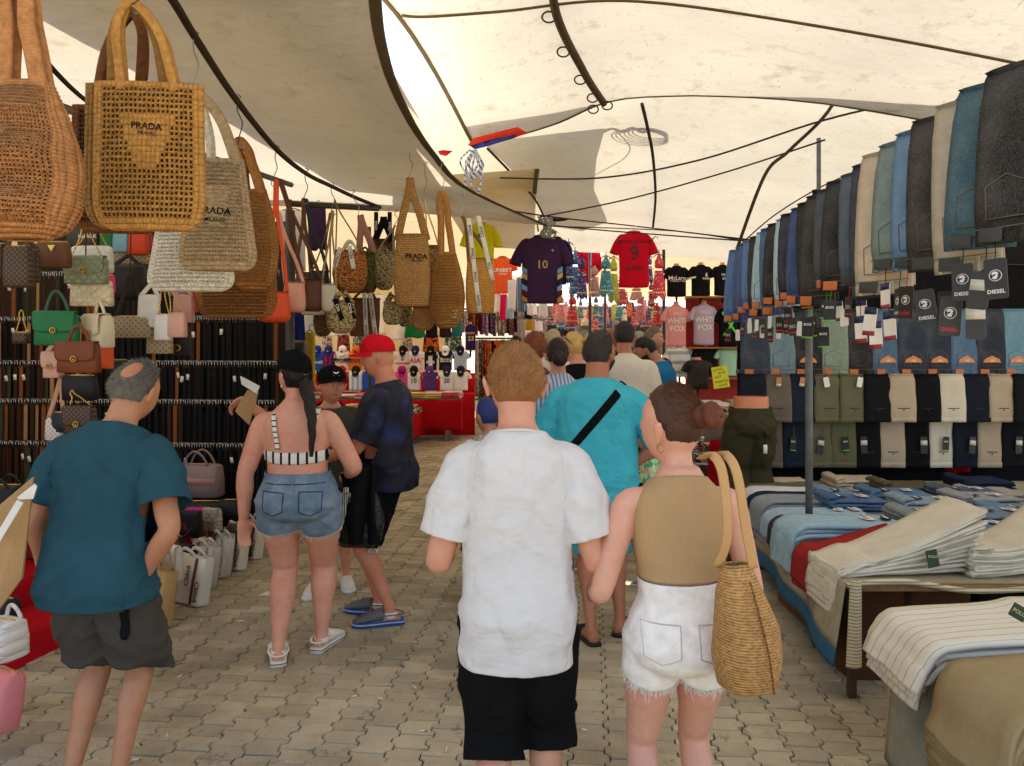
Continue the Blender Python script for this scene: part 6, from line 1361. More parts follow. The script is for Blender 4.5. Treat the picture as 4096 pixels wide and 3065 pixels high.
# tables with packed shirts
def red_table(label, p0, p1, wid, z):
    p0, p1 = V(p0), V(p1); t = thing('stall_table', label, 'table', p0); n = V((-(p1-p0).y, (p1-p0).x, 0)).normalized()
    L = p1-p0; mb = MB(); q = [V((0, 0, z-.03)), L+V((0, 0, z-.03)), L+n*wid+V((0, 0, z-.03)), n*wid+V((0, 0, z-.03))]; mb.add(q+[a+V((0, 0, .03)) for a in q], [(3, 2, 1, 0), (4, 5, 6, 7), (0, 1, 5, 4), (1, 2, 6, 5), (2, 3, 7, 6), (3, 0, 4, 7)]); mb.build('table_top', painted((120, 96, 70)), t, smooth=False)
    for a in (.04, .5, .96):
        for b_ in (.08, .92): mb = MB(); c = L*a+n*wid*b_; mb.tube([c, c+V((0, 0, z-.03))], .025, 8, 1); mb.build('leg', painted((150, 150, 146)), t)
    tc = thing('tablecloth', 'red cloth hanging down the front of the '+label.replace('low ', '').replace('with bagged shirts ', ''), 'tablecloth', p0)
    mb = MB(); mb.sheet(lambda u, v: L*(.02+.96*u)-n*(.012+.015*math.sin(u*40)*(1-v))+V((0, 0, z*(.22+.02*math.sin(u*9))+(z*.79-.02*math.sin(u*9))*v)), 40, 8); mb.build('cloth', M_RED, tc, solid=.004)
    return t, L, n
rp = random.Random(21); PCOL = [(214, 206, 200), (186, 34, 44), (196, 190, 186), (120, 116, 112), (188, 60, 70), (206, 176, 70), (92, 100, 92), (205, 205, 205), (150, 40, 60)]
def pack_mesh():
    mb = MB(); mb.loft([ring((0, 0, z), a*.15, a*.12, 16, 6) for z, a in ((0, .94), (.006, 1), (.02, 1), (.027, .95))]); return mb.mesh('bagged_shirt')
_packs = {}
def pack_stack(base, L, n, wid, z, nx, ny, hmax, lab, group, sc_=1.):
    k_ = 0
    for i in range(nx):
        for j in range(ny):
            for h in range(rp.randint(2, hmax)):
                c = rp.choice(PCOL); 
                if c not in _packs:
                    me = pack_mesh(); b = NB('packed_shirt', c, .22, .5); b.mixc(b.noise(16, 3), (225, 222, 218), .52, .62, .7).bump(b.noise(30, 4), .02); me.materials.append(b.done()); _packs[c] = me
                o = obj('bagged_shirt', _packs[c], None, None); p = V(base)+L*((i+.5)/nx)+n*wid*((j+.5)/ny); o.location = (p.x+rp.uniform(-.02, .02), p.y+rp.uniform(-.02, .02), z+.003+h*.029*sc_)
                o.scale = (sc_, sc_, sc_); o.rotation_euler = (0, 0, math.atan2(L.y, L.x)+PI/2+rp.uniform(-.12, .12)); tag(o, lab, 'shirt', group); k_ += 1
T1 = red_table('low table with bagged shirts nearer the red cap person', (-2.05, 11.0, 0), (-1.60, 14.3, 0), 1.7, .55); pack_stack((-2.05, 11.0, 0), T1[1], T1[2], 1.7, .55, 7, 4, 4, 'clear bagged folded football shirt piled on the nearer red table', 'bagged shirts on the nearer table', 1.4)
T2 = red_table('low table with bagged shirts farther along the passage', (-1.72, 16.3, 0), (-1.28, 19.4, 0), 1.6, .55); pack_stack((-1.72, 16.3, 0), T2[1], T2[2], 1.6, .55, 6, 4, 4, 'clear bagged folded football shirt piled on the farther red table', 'bagged shirts on the farther table', 1.35)
T3 = red_table('narrow table with bagged shirts right below the football torsos', (P(1845, 0, 14.75).x, 14.1, 0), (P(1845, 0, 14.75).x, 14.9, 0), 2.9, .78); pack_stack((P(1845, 0, 14.75).x, 14.1, 0), T3[1], T3[2], 2.9, .78, 2, 9, 3, 'clear bagged folded football shirt right below the football torsos', 'bagged shirts below the torsos', 1.3)
drape('red cloth covering the near side of the table below the torsos', 1235, 1846, 1600, 1722, 14.05, M_RED, 'hanging_cloth', 'cloth', .05, 40, 1)
drape('red cloth hanging over the end of the farther shirt table', 1832, 1890, 1480, 1672, 19.0, M_RED, 'hanging_cloth', 'cloth', .12, 8, .7)
# ---- hanging shirts over the passage
shirt('dark purple football shirt with gold 10 hanging from the rope bundle', 2168, 945, 1216, 168, 10.0, cloth((68, 44, 74), .08, .008), False, cloth((62, 40, 70)), [('10', .15, (190, 160, 96), .0, .57), ('\u2726', .05, (190, 160, 96), .25, .78)], 0, .42, 'hanging_shirt', 'shirt', panel=[(178, 142, 70), (112, 34, 44), (120, 160, 200), (48, 40, 80), (200, 170, 110), (120, 160, 200)])
shirt('navy shirt hanging behind the dark purple one', 2225, 950, 1140, 90, 10.4, cloth((34, 34, 62)), False, None, [], 10, .42, 'hanging_shirt', 'shirt')
shirt('red football shirt with 9 and KANE lettering hanging on the rope', 2536, 928, 1152, 128, 12.3, cloth((206, 22, 46), .06, .008), False, cloth((196, 20, 42)), [('9', .34, (90, 16, 30), 0, .60), ('KANE', .10, (60, 12, 24), 0, .34), ('FC BAYERN M\u00dcNCHEN', .055, (90, 16, 30), 0, .82)], 0, .38, 'hanging_shirt', 'shirt')
b = NB('orange_dots', (226, 88, 44), .7, .2); b.mixc(b.vor(50, b.map((1, 1, .8))), (30, 28, 40), .22, .2); MO = b.done()
shirt('orange football shirt with UNIBET letters on a hanger', 2010, 1028, 1175, 82, 17.0, MO, False, cloth((214, 80, 44)), [('UNIBET', .12, WH, 0, .63), ('ooooo', .07, WH, 0, .54)], 0, .35, 'hanging_shirt', 'shirt', collar=cloth((50, 50, 130)))
shirt('yellow football shirt with hall letters behind the ribbon basket', 1925, 892, 1115, 110, 9.4, cloth((214, 202, 36)), False, None, [('hall', .09, (30, 80, 50), -.1, .77)], 6, .42, 'hanging_shirt', 'shirt')
shirt('orange and purple basketball shirt with 23 and LAKERS on a torso', 1882, 1298, 1402, 44, 14.6, cloth((46, 36, 84)), True, None, [('LAKERS', .06, (224, 170, 70), 0, .66, .8), ('23', .12, (224, 190, 110), .05, .45)], 0, 0)
drape('grey blue pleated dress on a hanger beside the purple shirt', 2062, 2108, 1112, 1246, 16, stripes((74, 92, 122), (140, 156, 176), .05, .4), 'hanging_dress', 'dress', .04, 14, .8)
for a in [('white tank top hanging left of the pleated dress', 2030, 2066, 1120, 1240, 16.5, cloth((224, 222, 220))), ('hot pink garment hanging on the far rack', 2002, 2030, 1178, 1280, 16.8, cloth((206, 30, 84))), ('light blue denim garment on the far rack', 2026, 2056, 1190, 1275, 16.6, denim((130, 160, 186))),
          ('white cloth hanging at the left of the far rack', 1968, 2004, 1172, 1250, 17, cloth((226, 224, 222))), ('white cropped top hanging under the purple shirt', 2108, 2150, 1218, 1260, 17, cloth((220, 216, 212))), ('white long t-shirt hanging under the purple shirt', 2154, 2192, 1214, 1268, 16.8, cloth((218, 214, 206))),
          ('small black top hanging on the far rack', 2100, 2130, 1236, 1276, 17.5, cloth((26, 26, 28))), ('mustard shorts hanging on the far rack', 2104, 2136, 1284, 1320, 18, cloth((176, 138, 40))), ('white shorts hanging on the far rack', 2138, 2172, 1285, 1325, 18, cloth((224, 222, 220))), ('grey shorts hanging on the far rack', 2080, 2104, 1280, 1325, 18.2, cloth((150, 146, 142)))]: drape(*a)
pole('rail of the far clothes rack', P(1960, 1268, 18.4), P(2240, 1278, 18.4), .02, painted((70, 66, 62)))
# ---- patterned garments on two rails at the far left
FLO = [floral((44, 60, 70), (190, 60, 60), (60, 120, 90), (220, 200, 190), 22.), floral((140, 40, 60), (30, 30, 40), (210, 120, 60), (60, 90, 60), 20.), floral((60, 44, 90), (160, 90, 170), (36, 36, 60), (210, 180, 200), 24.), floral((200, 190, 180), (60, 60, 70), (170, 70, 70), (90, 110, 100), 26.), floral((210, 96, 40), (30, 26, 24), (200, 160, 60), (120, 40, 30), 14.), floral((36, 92, 74), (200, 200, 190), (60, 60, 66), (150, 60, 60), 20.), cloth((66, 26, 30)), cloth((40, 44, 60))]
FN = ['dark blue floral', 'crimson floral', 'violet floral', 'pale grey floral', 'orange flame patterned', 'green floral', 'plain maroon', 'plain slate']
rf = random.Random(8)
for row, (xa, xb, y0, y1, d, n, gl) in enumerate([(1835, 2068, 1245, 1338, 18.5, 22, 'upper'), (1905, 2068, 1362, 1590, 17.5, 17, 'lower')]):
    for i in range(n):
        k = rf.randrange(len(FLO)) if row == 0 else rf.choice([0, 4, 4, 3, 5, 1, 7]); x = xa+(xb-xa)*(i+.5)/n; ww = (xb-xa)/n
        drape('%s garment, number %s from the left on the %s far rail' % (FN[k], ['one', 'two', 'three', 'four', 'five', 'six', 'seven', 'eight', 'nine', 'ten', 'eleven', 'twelve', 'thirteen', 'fourteen', 'fifteen', 'sixteen', 'seventeen', 'eighteen', 'nineteen', 'twenty', 'twenty-one', 'twenty-two'][i], gl), x-ww*.75, x+ww*.75, y0+rf.uniform(-3, 3), y1+rf.uniform(-14, 8), d+rf.uniform(-.1, .1), FLO[k], 'hanging_garment', 'clothes', .05, 7, .8, .03, 'garments on the %s far rail' % gl)
    pole('dark %s rail of the patterned garments' % gl, P(xa-10, y0-8, d), P(xb+10, y0-8, d), .02, painted((50, 46, 44)))
drape('long maroon garment hanging at the end of the lower far rail', 1955, 2005, 1418, 1560, 16.5, cloth((62, 28, 28)), 'hanging_garment', 'clothes', .06, 4, .8)
for i, (x0, x1, c, nm_) in enumerate([(1215, 1262, FLO[3], 'pale patterned'), (1285, 1330, FLO[3], 'grey floral'), (1345, 1400, FLO[1], 'crimson floral'), (1410, 1462, FLO[5], 'green patterned'), (1600, 1650, FLO[3], 'white blue patterned'), (1690, 1760, FLO[4], 'orange flame'), (1775, 1850, FLO[5], 'teal striped')]):
    drape('%s shirt hanging above the football torsos' % nm_, x0, x1, 1340, 1410, 17.6, c, 'hanging_garment', 'clothes', .05, 6, .8)
for x0, x1, y0, y1, c, nm_ in [(1360, 1420, 1290, 1340, WH, 'white'), (1480, 1545, 1180, 1340, WH, 'white green trimmed'), (1560, 1625, 1260, 1360, WH, 'white'), (1618, 1700, 1290, 1352, (26, 112, 60), 'green'), (1704, 1752, 1288, 1352, (30, 26, 28), 'black'), (1756, 1806, 1290, 1350, (44, 34, 40), 'dark brown'), (1300, 1352, 1280, 1345, WH, 'plain white'), (1806, 1850, 1275, 1345, (36, 104, 110), 'teal')]:
    drape('%s football shirt hanging in the row under the straw bags at %s' % (nm_, 'left' if x0 < 1450 else 'centre' if x0 < 1620 else 'right'), x0, x1, y0, y1, 16.8, cloth(c), 'hanging_shirt', 'shirt', .04, 5, .85)
# ---- belly dance outfits
def outfit(label, x, y0, y1, w, d, c, top=True):
    k = d/F; h_ = (y1-y0)*k; w_ = w*k; t = thing('dance_outfit', label, 'dress', P(x, y1, d), R(random.uniform(-20, 20)), 'sequinned dance outfits'); m_ = sequin(c)
    zs = h_*(.62 if top else .98)
    mb = MB(); rg = []
    n = 24
    for i, v in enumerate((0, .12, .35, .7, 1)):
        z = zs*v; rg.append([V((math.cos(q)*w_*(.5-.2*v), math.sin(q)*w_*(.28-.1*v), z+(0 if i else .06*h_*math.sin(q*6)))) for q in (2*PI*j/n for j in range(n))])
    mb.loft(rg, False, False); mb.build('skirt', m_, t)
    if top:
        mb = MB(); mb.loft([ring((0, 0, h_*a), w_*r_, w_*r_*.45, 16) for a, r_ in ((.68, .26), (.74, .32), (.84, .30), (.92, .16), (1.0, .08))]); mb.build('halter_top', m_, t)
    mb = MB(); mb.tube([(-w_*.4, 0, h_*.93), (0, 0, h_*1.02), (w_*.4, 0, h_*.93)], .008, 5, 2); mb.tube([(0, 0, h_*1.02), (0, 0, h_*1.1)], .006, 5, 2); mb.build('hanger', M_BLK, t)
    cm = MB(); cm.loft([[V((math.cos(q)*.014, y, math.sin(q)*.014)) for q in (2*PI*j/8 for j in range(8))] for y in (0, .003)]); me = cm.mesh('coin', False); me.materials.append(metal((214, 196, 150), .3))
    for j in range(9):
        for zz in (.55, .12):
            a = PI+PI*(j+.5)/9; o = bpy.data.objects.new('coin', me); col.objects.link(o); o.parent = t; r_ = .5-.2*(zz*h_/zs if zs else 0); o.location = (math.cos(a)*w_*r_, math.sin(a)*w_*(r_-.2)-.012, zz*h_)
for a in [('navy blue dance outfit next to the purple shirt', 2275, 970, 1128, 46, 13.5, (36, 50, 120)), ('bright blue dance outfit with hanging fringe', 2300, 1005, 1172, 50, 13.8, (30, 110, 170)), ('violet dance outfit on a wire hanger', 2328, 1025, 1192, 44, 13.6, (52, 40, 120)), ('rose sequin dance outfit beside the red flag', 2378, 1062, 1185, 46, 14.0, (196, 140, 136)),
          ('teal sequin dance outfit in the centre', 2424, 1025, 1182, 62, 13.6, (20, 130, 148)), ('lime dance outfit behind the teal one', 2455, 1028, 1206, 48, 14.0, (176, 184, 60)), ('coral dance outfit below the red nine shirt', 2486, 1120, 1216, 46, 14.2, (214, 70, 90)), ('peach dance outfit below the red nine shirt', 2546, 1148, 1200, 60, 14.2, (214, 150, 140)),
          ('royal blue dance outfit right of the red nine shirt', 2598, 1025, 1132, 34, 14.2, (40, 56, 140)), ('large crimson dance outfit with gold coins near the black shirts', 2636, 1018, 1192, 62, 13.4, (200, 28, 66)), ('pale pink dance outfit in the lower row', 2240, 1178, 1286, 52, 14.6, (220, 128, 136)), ('red two piece dance outfit in the lower row', 2290, 1182, 1298, 50, 14.2, (196, 24, 44)),
          ('slim turquoise dance outfit in the lower row', 2384, 1184, 1272, 30, 14.6, (40, 128, 150)), ('soft pink dance outfit in the lower row at the right', 2562, 1186, 1280, 48, 14.4, (222, 130, 140)), ('scarlet dance outfit in the lower row near the mannequins', 2628, 1215, 1306, 44, 14.2, (204, 28, 40)), ('purple dance skirt low between the red ones', 2584, 1262, 1310, 44, 14.8, (130, 40, 110)), ('dark red dance skirt hanging under the coral one', 2605, 1130, 1225, 30, 15, (150, 26, 44)), ('crimson skirt hanging behind the scarlet outfit', 2500, 1170, 1215, 34, 15.2, (200, 30, 50))]: outfit(*a)
ro = random.Random(5); OC = [((200, 30, 60), 'crimson'), ((40, 110, 150), 'blue'), ((226, 140, 150), 'rose'), ((60, 50, 110), 'violet'), ((190, 190, 70), 'lime'), ((28, 140, 140), 'teal'), ((236, 210, 190), 'ivory'), ((220, 90, 40), 'orange')]
for i in range(22):
    c, n_ = OC[i % 8]; xx = 2225+19.5*i; yy = 1195+(i*37 % 60); outfit('small %s dance outfit far back, %s of that colour from the left' % (n_, ['first', 'second', 'third'][i//8]), xx, yy, yy+ro.uniform(55, 85), ro.uniform(26, 40), 17.5+ro.uniform(-1, 1.5), c, i % 3 > 0)
patch('big red flag cloth hanging below the bright gap', pxpath([(2300, 1010, 16), (2395, 960, 16), (2410, 1075, 16), (2350, 1138, 16), (2315, 1090, 16)]), cloth((206, 20, 36)), 'hanging_flag')
for i, (x, y0, y1, w, c, nm_) in enumerate([(2440, 1240, 1290, 24, (40, 30, 40), 'dark patterned'), (2478, 1248, 1285, 28, (170, 24, 60), 'crimson'), (2520, 1210, 1300, 34, (60, 60, 64), 'grey and black'), (2462, 1275, 1300, 30, (150, 148, 144), 'grey'), (2428, 1278, 1300, 16, (196, 130, 40), 'ochre'), (2560, 1290, 1330, 40, (60, 50, 60), 'dark'), (2340, 1290, 1320, 34, (70, 90, 70), 'green'), (2395, 1265, 1310, 30, (190, 180, 80), 'straw coloured')]):
    handbag('%s bag hanging far above the crowd' % nm_, 20, x-w/2, x+w/2, y0, y1, c, style='box', dep=.2)
drape('dark clothes hanging at the end of the aisle', 2190, 2300, 1300, 1345, 21, cloth((50, 50, 56)), 'hanging_garment', 'clothes', .1, 20, 1)
drape('mixed dark clothes far behind the crowd on the right', 2460, 2640, 1290, 1360, 22, floral((54, 50, 56), (110, 100, 100), (150, 40, 60), (200, 196, 190), 6.), 'hanging_garment', 'clothes', .1, 20, 1)
drape('far pale stall cloths closing the end of the aisle', 2050, 2700, 1225, 1420, 34, floral((120, 112, 106), (92, 86, 88), (140, 70, 70), (176, 170, 160), 5.), 'hanging_cloth', 'cloth', .3, 30, 1)
# ---- shirt mannequin wall at the right
DM = 13.4
t = thing('display_board', 'red shelf board behind the shirt mannequins', 'board', P(2850, 1560, DM+.45)); mb = MB(); a, b_ = P(2742, 1185, DM+.45), P(3010, 1560, DM+.45)
mb.box(V(((a.x+b_.x)/2, DM+.45, (a.z+.3)/2))-t.location, (b_.x-a.x, .04, a.z-.3)); mb.build('back_panel', painted((176, 40, 34)), t, smooth=False, bev=.006)
for yy in (1192, 1392, 1512): z = P(0, yy, DM+.3).z; mb = MB(); mb.box(V(((a.x+b_.x)/2, DM+.25, z))-t.location, (b_.x-a.x+.04, .4, .03)); mb.build('shelf', painted((150, 104, 66)), t, smooth=False)
MS = [('black t-shirt torso with McLaren print on the top shelf', 2706, 1066, 1188, 82, cloth((26, 26, 28)), [('McLaren', .10, WH, .02, .60, 1.), ('FORMULA 1 TEAM', .035, WH, .02, .5)]), ('black t-shirt torso with small chest logos on the top shelf', 2803, 1062, 1186, 80, cloth((24, 24, 26)), [('6', .10, WH, .2, .68), ('INEOS', .05, WH, .2, .56)]), ('black t-shirt torso with yellow trim beside the jeans', 2890, 1062, 1184, 72, cloth((25, 25, 27)), [('ORACLE', .05, WH, .12, .68), ('BYBIT', .055, WH, .12, .55)]),
      ('pink t-shirt torso with VOL.3 WHITE FOX print', 2704, 1222, 1388, 86, cloth((222, 150, 146)), [('VOL.3', .06, WH, 0, .80), ('WHITE', .135, WH, 0, .62, .85), ('FOX', .14, WH, 0, .43)]), ('lilac t-shirt torso with VOL.3 WHITE FOX print', 2815, 1218, 1382, 88, cloth((186, 164, 186)), [('VOL.3', .06, WH, 0, .80), ('WHITE', .135, WH, 0, .62, .85), ('FOX', .14, WH, 0, .43)]), ('black t-shirt torso with neon green crossed arrows', 2912, 1226, 1388, 78, cloth((24, 24, 26)), []),
      ('white polo torso with grey stripes', 2718, 1390, 1508, 92, stripes((222, 220, 216), (160, 160, 166), .17, .3, 'Z'), []), ('black v-neck shirt torso on the middle shelf', 2822, 1388, 1500, 80, cloth((28, 26, 26)), []), ('mint green polo torso on the right', 2909, 1392, 1505, 78, cloth((160, 204, 180)), []), ('charcoal polo torso with orange tipped collar in front', 2791, 1440, 1558, 92, blotch((52, 50, 46), (36, 34, 34), None, 4.), [])]
for lab, x, y0, y1, w_, m_, ws in MS:
    dd = DM+.2-(.35 if 'charcoal' in lab else 0); o = shirt(lab, x, y0, y1, w_, dd, m_, words=ws, rz=6, collar=cloth((220, 90, 40)) if 'orange' in lab else None)
    if 'arrows' in lab:
        k = dd/F
        for s in (-1, 1): mb = MB(); mb.tube([(s*.13, -.125, .20), (s*.05, -.135, .30), (-s*.12, -.12, .56), (-s*.15, -.11, .60)], .02, 6, 3, flat=.3, up=(0, 1, 0)); mb.tube([(-s*.15, -.115, .60), (-s*.10, -.12, .61)], .015, 6, 2, flat=.3, up=(0, 1, 0)); mb.build('arrow_print', plain((90, 220, 80)), o)
def sign(label, x0, x1, y0, y1, d, c, lines, roll=0, nm='price_sign'):
    k = d/F; w_, h_ = (x1-x0)*k, (y1-y0)*k; t = thing(nm, label, 'sign', P((x0+x1)/2, y1, d), rot=(0, R(roll), 0)); mb = MB(); mb.box((0, 0, h_/2), (w_, .006, h_)); mb.build('card', plain(c, .8), t, smooth=False)
    for s_, x, z, sz in lines: lettering(s_, sz*h_, plain((40, 46, 40)), t, face_m(V((x*w_, -.0045, z*h_)), 0, R(6)), bold=False)
sign('bright yellow card with handwritten GOOD PRISE ANY Shipping NAME', 2856, 2920, 1466, 1552, 12.9, (222, 224, 60), [('GOOD', -.1, .86, .16), ('PRISE', .1, .70, .16), ('ANY', -.15, .52, .16), ('Shipping', 0, .32, .18), ('NAME', .1, .12, .15)], -8)
sign('pale yellow card with handwritten BOXER 10 for 10 prices', 2892, 2942, 1612, 1752, 8.6, (224, 212, 110), [('BOXE', .05, .86, .15), ('10 for 10', 0, .55, .13), ('10 for 15\u20ac', .0, .22, .13)], 10)
sign('white card with handwritten 250 above the crowd', 2100, 2126, 1322, 1352, 17, (226, 224, 220), [('250', 0, .5, .5)])
q0, q1 = P(2690, 1660, 11.6), P(2955, 1660, 11.6)
t = thing('stall_table', 'low table in front of the shirt mannequins covered with folded shirts', 'table', (q0.x, 11.2, 0)); mb = MB(); mb.box((.55, .5, .74), (1.3, 1.9, .04)); mb.build('table_top', painted((120, 96, 70)), t, smooth=False)
for x in (0, 1.1):
    for y in (-.3, 1.3): mb = MB(); mb.tube([(x, y, 0), (x, y, .73)], .025, 8, 1); mb.build('leg', painted((120, 120, 118)), t)
pack_stack((q0.x-.05, 10.75, 0), V((1.25, 0, 0)), V((0, 1, 0)), 1.7, .76, 4, 4, 4, 'clear bagged folded t-shirt on the table by the mannequins', 'bagged t-shirts by the mannequins', 1.3)
PCOL_ = PCOL[:]; PCOL[:] = [(34, 34, 36), (44, 40, 40), (200, 196, 192), (180, 30, 40)]
t = thing('crate_stand', 'dark low stand with black bagged shirts behind the hair bun', 'stand', (P(2850, 0, 8.6).x, 8.6, 0)); mb = MB(); mb.box((0, .2, .2), (.55, .9, .4)); mb.build('box', painted((60, 46, 40)), t, smooth=False)
pack_stack((P(2850, 0, 8.6).x-.28, 8.35, 0), V((.55, 0, 0)), V((0, 1, 0)), .9, .41, 2, 2, 9, 'black bagged shirt in the stacks behind the hair bun', 'black bagged shirts', 1.)
PCOL[:] = PCOL_
drape('red cloth hanging from the stand left of the green trousers', 2830, 2945, 1760, 1960, 8.0, M_RED, 'hanging_cloth', 'cloth', .08, 6, .8)
# ---------------------------------------------------------------- jeans stall
M_PATCH = leather((178, 108, 66)); M_STITCH = cloth((128, 108, 80))
def jeans_proto(nm, w_, Lf, Lb, patch=True, chino=False, nseed=1.3):
    t = thing(nm, 'x', 'trousers'); rr_ = random.Random(hash(nm) % 99)
    path = [(-.035, -Lf), (-.042, -Lf*.8), (-.040, -Lf*.5), (-.034, -.10), (-.026, -.02), (-.012, .016), (0, .022), (.012, .016), (.026, -.02), (.034, -.1), (.036, -Lb)]
    def fn(u, v):
        k = v*(len(path)-1); i = min(int(k), len(path)-2); f_ = k-i; y, z = path[i][0]+(path[i+1][0]-path[i][0])*f_, path[i][1]+(path[i+1][1]-path[i][1])*f_
        tap = 1 if v < .2 else 1-.16*min(1, (v-.2)/.4)
        return V(((u-.5)*w_*tap, y+.012*math.cos((u-.5)*PI)*(-1 if v < .5 else 1)+.007*noise.noise(V((u*2.2, v*7, nseed)))*2, z))
    mb = MB(); mb.sheet(fn, 8, 30); mb.build('legs', None, t, solid=.012)
    mb = MB(); mb.sheet(lambda u, v: fn(u*.96+.03, v*.92+.03)+V((0, .022 if v < .5 else -.022, -.004)), 6, 24); mb.build('inner_leg', None, t, solid=.010)
    mb = MB(); mb.sheet(lambda u, v: fn(u, 0)+V((0, -.006, .042*v)), 8, 2); wb = mb.build('waistband', None, t, solid=.012)
    if not chino:
        o = [(-.068, 0), (.068, 0), (.072, .11), (0, .145), (-.072, .11)]; o = [(x*w_/.24-.005, z-Lf+.075) for x, z in o]
        mb = MB(); mb.prism(o, -.0565, -.050); pk = mb.build('back_pocket', None, t, smooth=False)
        mb = MB(); mb.tube([(x*.95-.0, -.058, (z+Lf-.075)*.95+.004-Lf+.075) for x, z in o]+[(o[0][0]*.95, -.058, .004-Lf+.075)], .0016, 5, 1); mb.build('stitching', M_STITCH, pk)
        mb = MB(); mb.tube([(-w_*.48, -.054, -Lf+.05), (w_*.48, -.054, -Lf+.05)], .0018, 5, 4); mb.build('seam', M_STITCH, t)
        for x in (-.36, .2): mb = MB(); mb.box((x*w_, -.055, -Lf+.022), (.012, .008, .05)); mb.build('belt_loop', None, t, bev=.002)
    else:
        mb = MB(); mb.box((.01, -.0535, -Lf+.12), (.10, .003, .006)); mb.build('welt_pocket', plain((36, 32, 30)), t)
        mb = MB(); mb.tube([(.01, -.052, -Lf+.105), (.01, -.058, -Lf+.105)], .006, 8, 1); mb.build('button', plain((60, 50, 42)), t)
    if patch: mb = MB(); mb.box((-w_*.22, -.0585, -Lf+.028), (.075, .004, .046), Matrix.Rotation(R(3), 3, 'Y')); mb.build('leather_patch', M_PATCH, t, bev=.002)
    for c in [q for q in bpy.data.objects if q.parent == t or (q.parent and q.parent.parent == t)]:
        if not c.data.materials: c.data.materials.append(None)
    return snapshot(t)
def card_proto(c, lines, size=(.055, .105), stripe=None, emblem=None, string=(30, 30, 30)):
    t = bpy.data.objects.new('hang_tag', None); col.objects.link(t); w_, h_ = size
    mb = MB(); o = []
    for sx, sz in ((1, 1), (-1, 1), (-1, -1), (1, -1)):
        for a in range(4): q = (0 if (sx, sz) == (1, 1) else 90 if (sx, sz) == (-1, 1) else 180 if (sx, sz) == (-1, -1) else 270)+a*30; o.append((sx*(w_/2-.008)+.008*math.cos(R(q)), -h_/2+sz*(h_/2-.008)+.008*math.sin(R(q))))
    mb.prism(o, -.0012, .0012); me = mb.mesh('hang_tag', False); me.materials.append(plain(c, .45))
    bpy.data.objects.remove(t); t = bpy.data.objects.new('hang_tag', me); col.objects.link(t)
    mb = MB(); mb.tube([(0, 0, -.008), (.004, 0, .03), (0, .004, .075)], .0014, 5, 3); mb.build('string', cloth(string), t)
    for z0, z1, cc in (stripe or []): mb = MB(); mb.box((0, -.0016, -h_*(z0+z1)/2), (w_*.985, .0012, h_*(z1-z0))); mb.build('printed_band', plain(cc, .5), t)
    if emblem:
        mb = MB(); r_ = w_*.27; mb.tube([V((math.cos(q)*r_, -.0018, -h_*.42+math.sin(q)*r_)) for q in [2*PI*i/16 for i in range(17)]], .0012, 5, 1); mb.build('emblem_ring', plain((214, 212, 208)), t)
        mb = MB(); pts = [(-.5, -.55), (-.15, -.7), (.3, -.6), (.2, -.3), (.45, -.2), (.3, .05), (.5, .35), (.2, .7), (-.3, .75), (-.65, .4), (-.5, .1), (-.2, .25), (.1, .2), (-.1, -.05), (-.45, -.2)]; mb.add([V((x*r_, -.002, -h_*.42+z*r_)) for x, z in pts], [tuple(range(len(pts)))]); mb.build('emblem', plain((214, 212, 208)), t, smooth=False)
    for s_, z, sz, cc in lines: lettering(s_, sz, plain(cc), t, face_m(V((0, -.002, -h_*z))))
    return snapshot(t)
W_ = (224, 222, 216)
CARDS = {'diesel': card_proto((36, 34, 30), [('DIESEL', .82, .016, W_)], (.06, .12), emblem=True), 'diesel_red': card_proto((42, 40, 34), [('DIESEL', .84, .016, (206, 40, 36))], (.064, .122), emblem=True, string=(190, 30, 40)),
         'flag': card_proto((226, 220, 206), [], (.05, .105), [(0, .26, (38, 44, 74)), (.84, 1, (150, 44, 50))]), 'boss': card_proto((24, 25, 26), [('BOSS', .35, .016, W_)], (.055, .10), [(.93, 1, (96, 190, 60))], string=(60, 160, 70)),
         'l501': card_proto((30, 29, 29), [('501', .5, .026, (190, 186, 180))], (.052, .098), [(.80, .9, (180, 40, 36))], string=(180, 40, 44)), 'black_label': card_proto((44, 43, 40), [], (.055, .12), [(.22, .5, (206, 202, 186))]), 'white': card_proto((222, 220, 212), [], (.045, .08)), 'kraft': card_proto((176, 124, 74), [], (.04, .075), [(.7, .9, (220, 214, 200))])}
cuse = {k: 0 for k in CARDS}
def put_card(kind, parent, loc, rz=0, tilt=0):
    src = CARDS[kind]
    o = dup(src, loc, None, None, parent); o.scale = (1.08, 1.08, 1.08); o.rotation_euler = (0, R(tilt), R(rz)); cuse[kind] += 1
JT = jeans_proto('hanging_jeans', .23, .56, .46); JP = jeans_proto('jeans', .255, .56, .44); CP = jeans_proto('chinos', .24, .40, .36, False, True)
def place_jeans(src, nm, loc, rz, label, c, group, dm=denim, scale=1., patch=None, **k):
    m_ = dm(c, **k) if k else dm(c); mm = {q: m_ for q in ('legs', 'inner_leg', 'waistband', 'back_pocket', 'belt_loop')}
    if patch: mm['leather_patch'] = leather(patch)
    o = dup(src, loc, rz, label, None, mm, group, scale); o.name = nm; return o
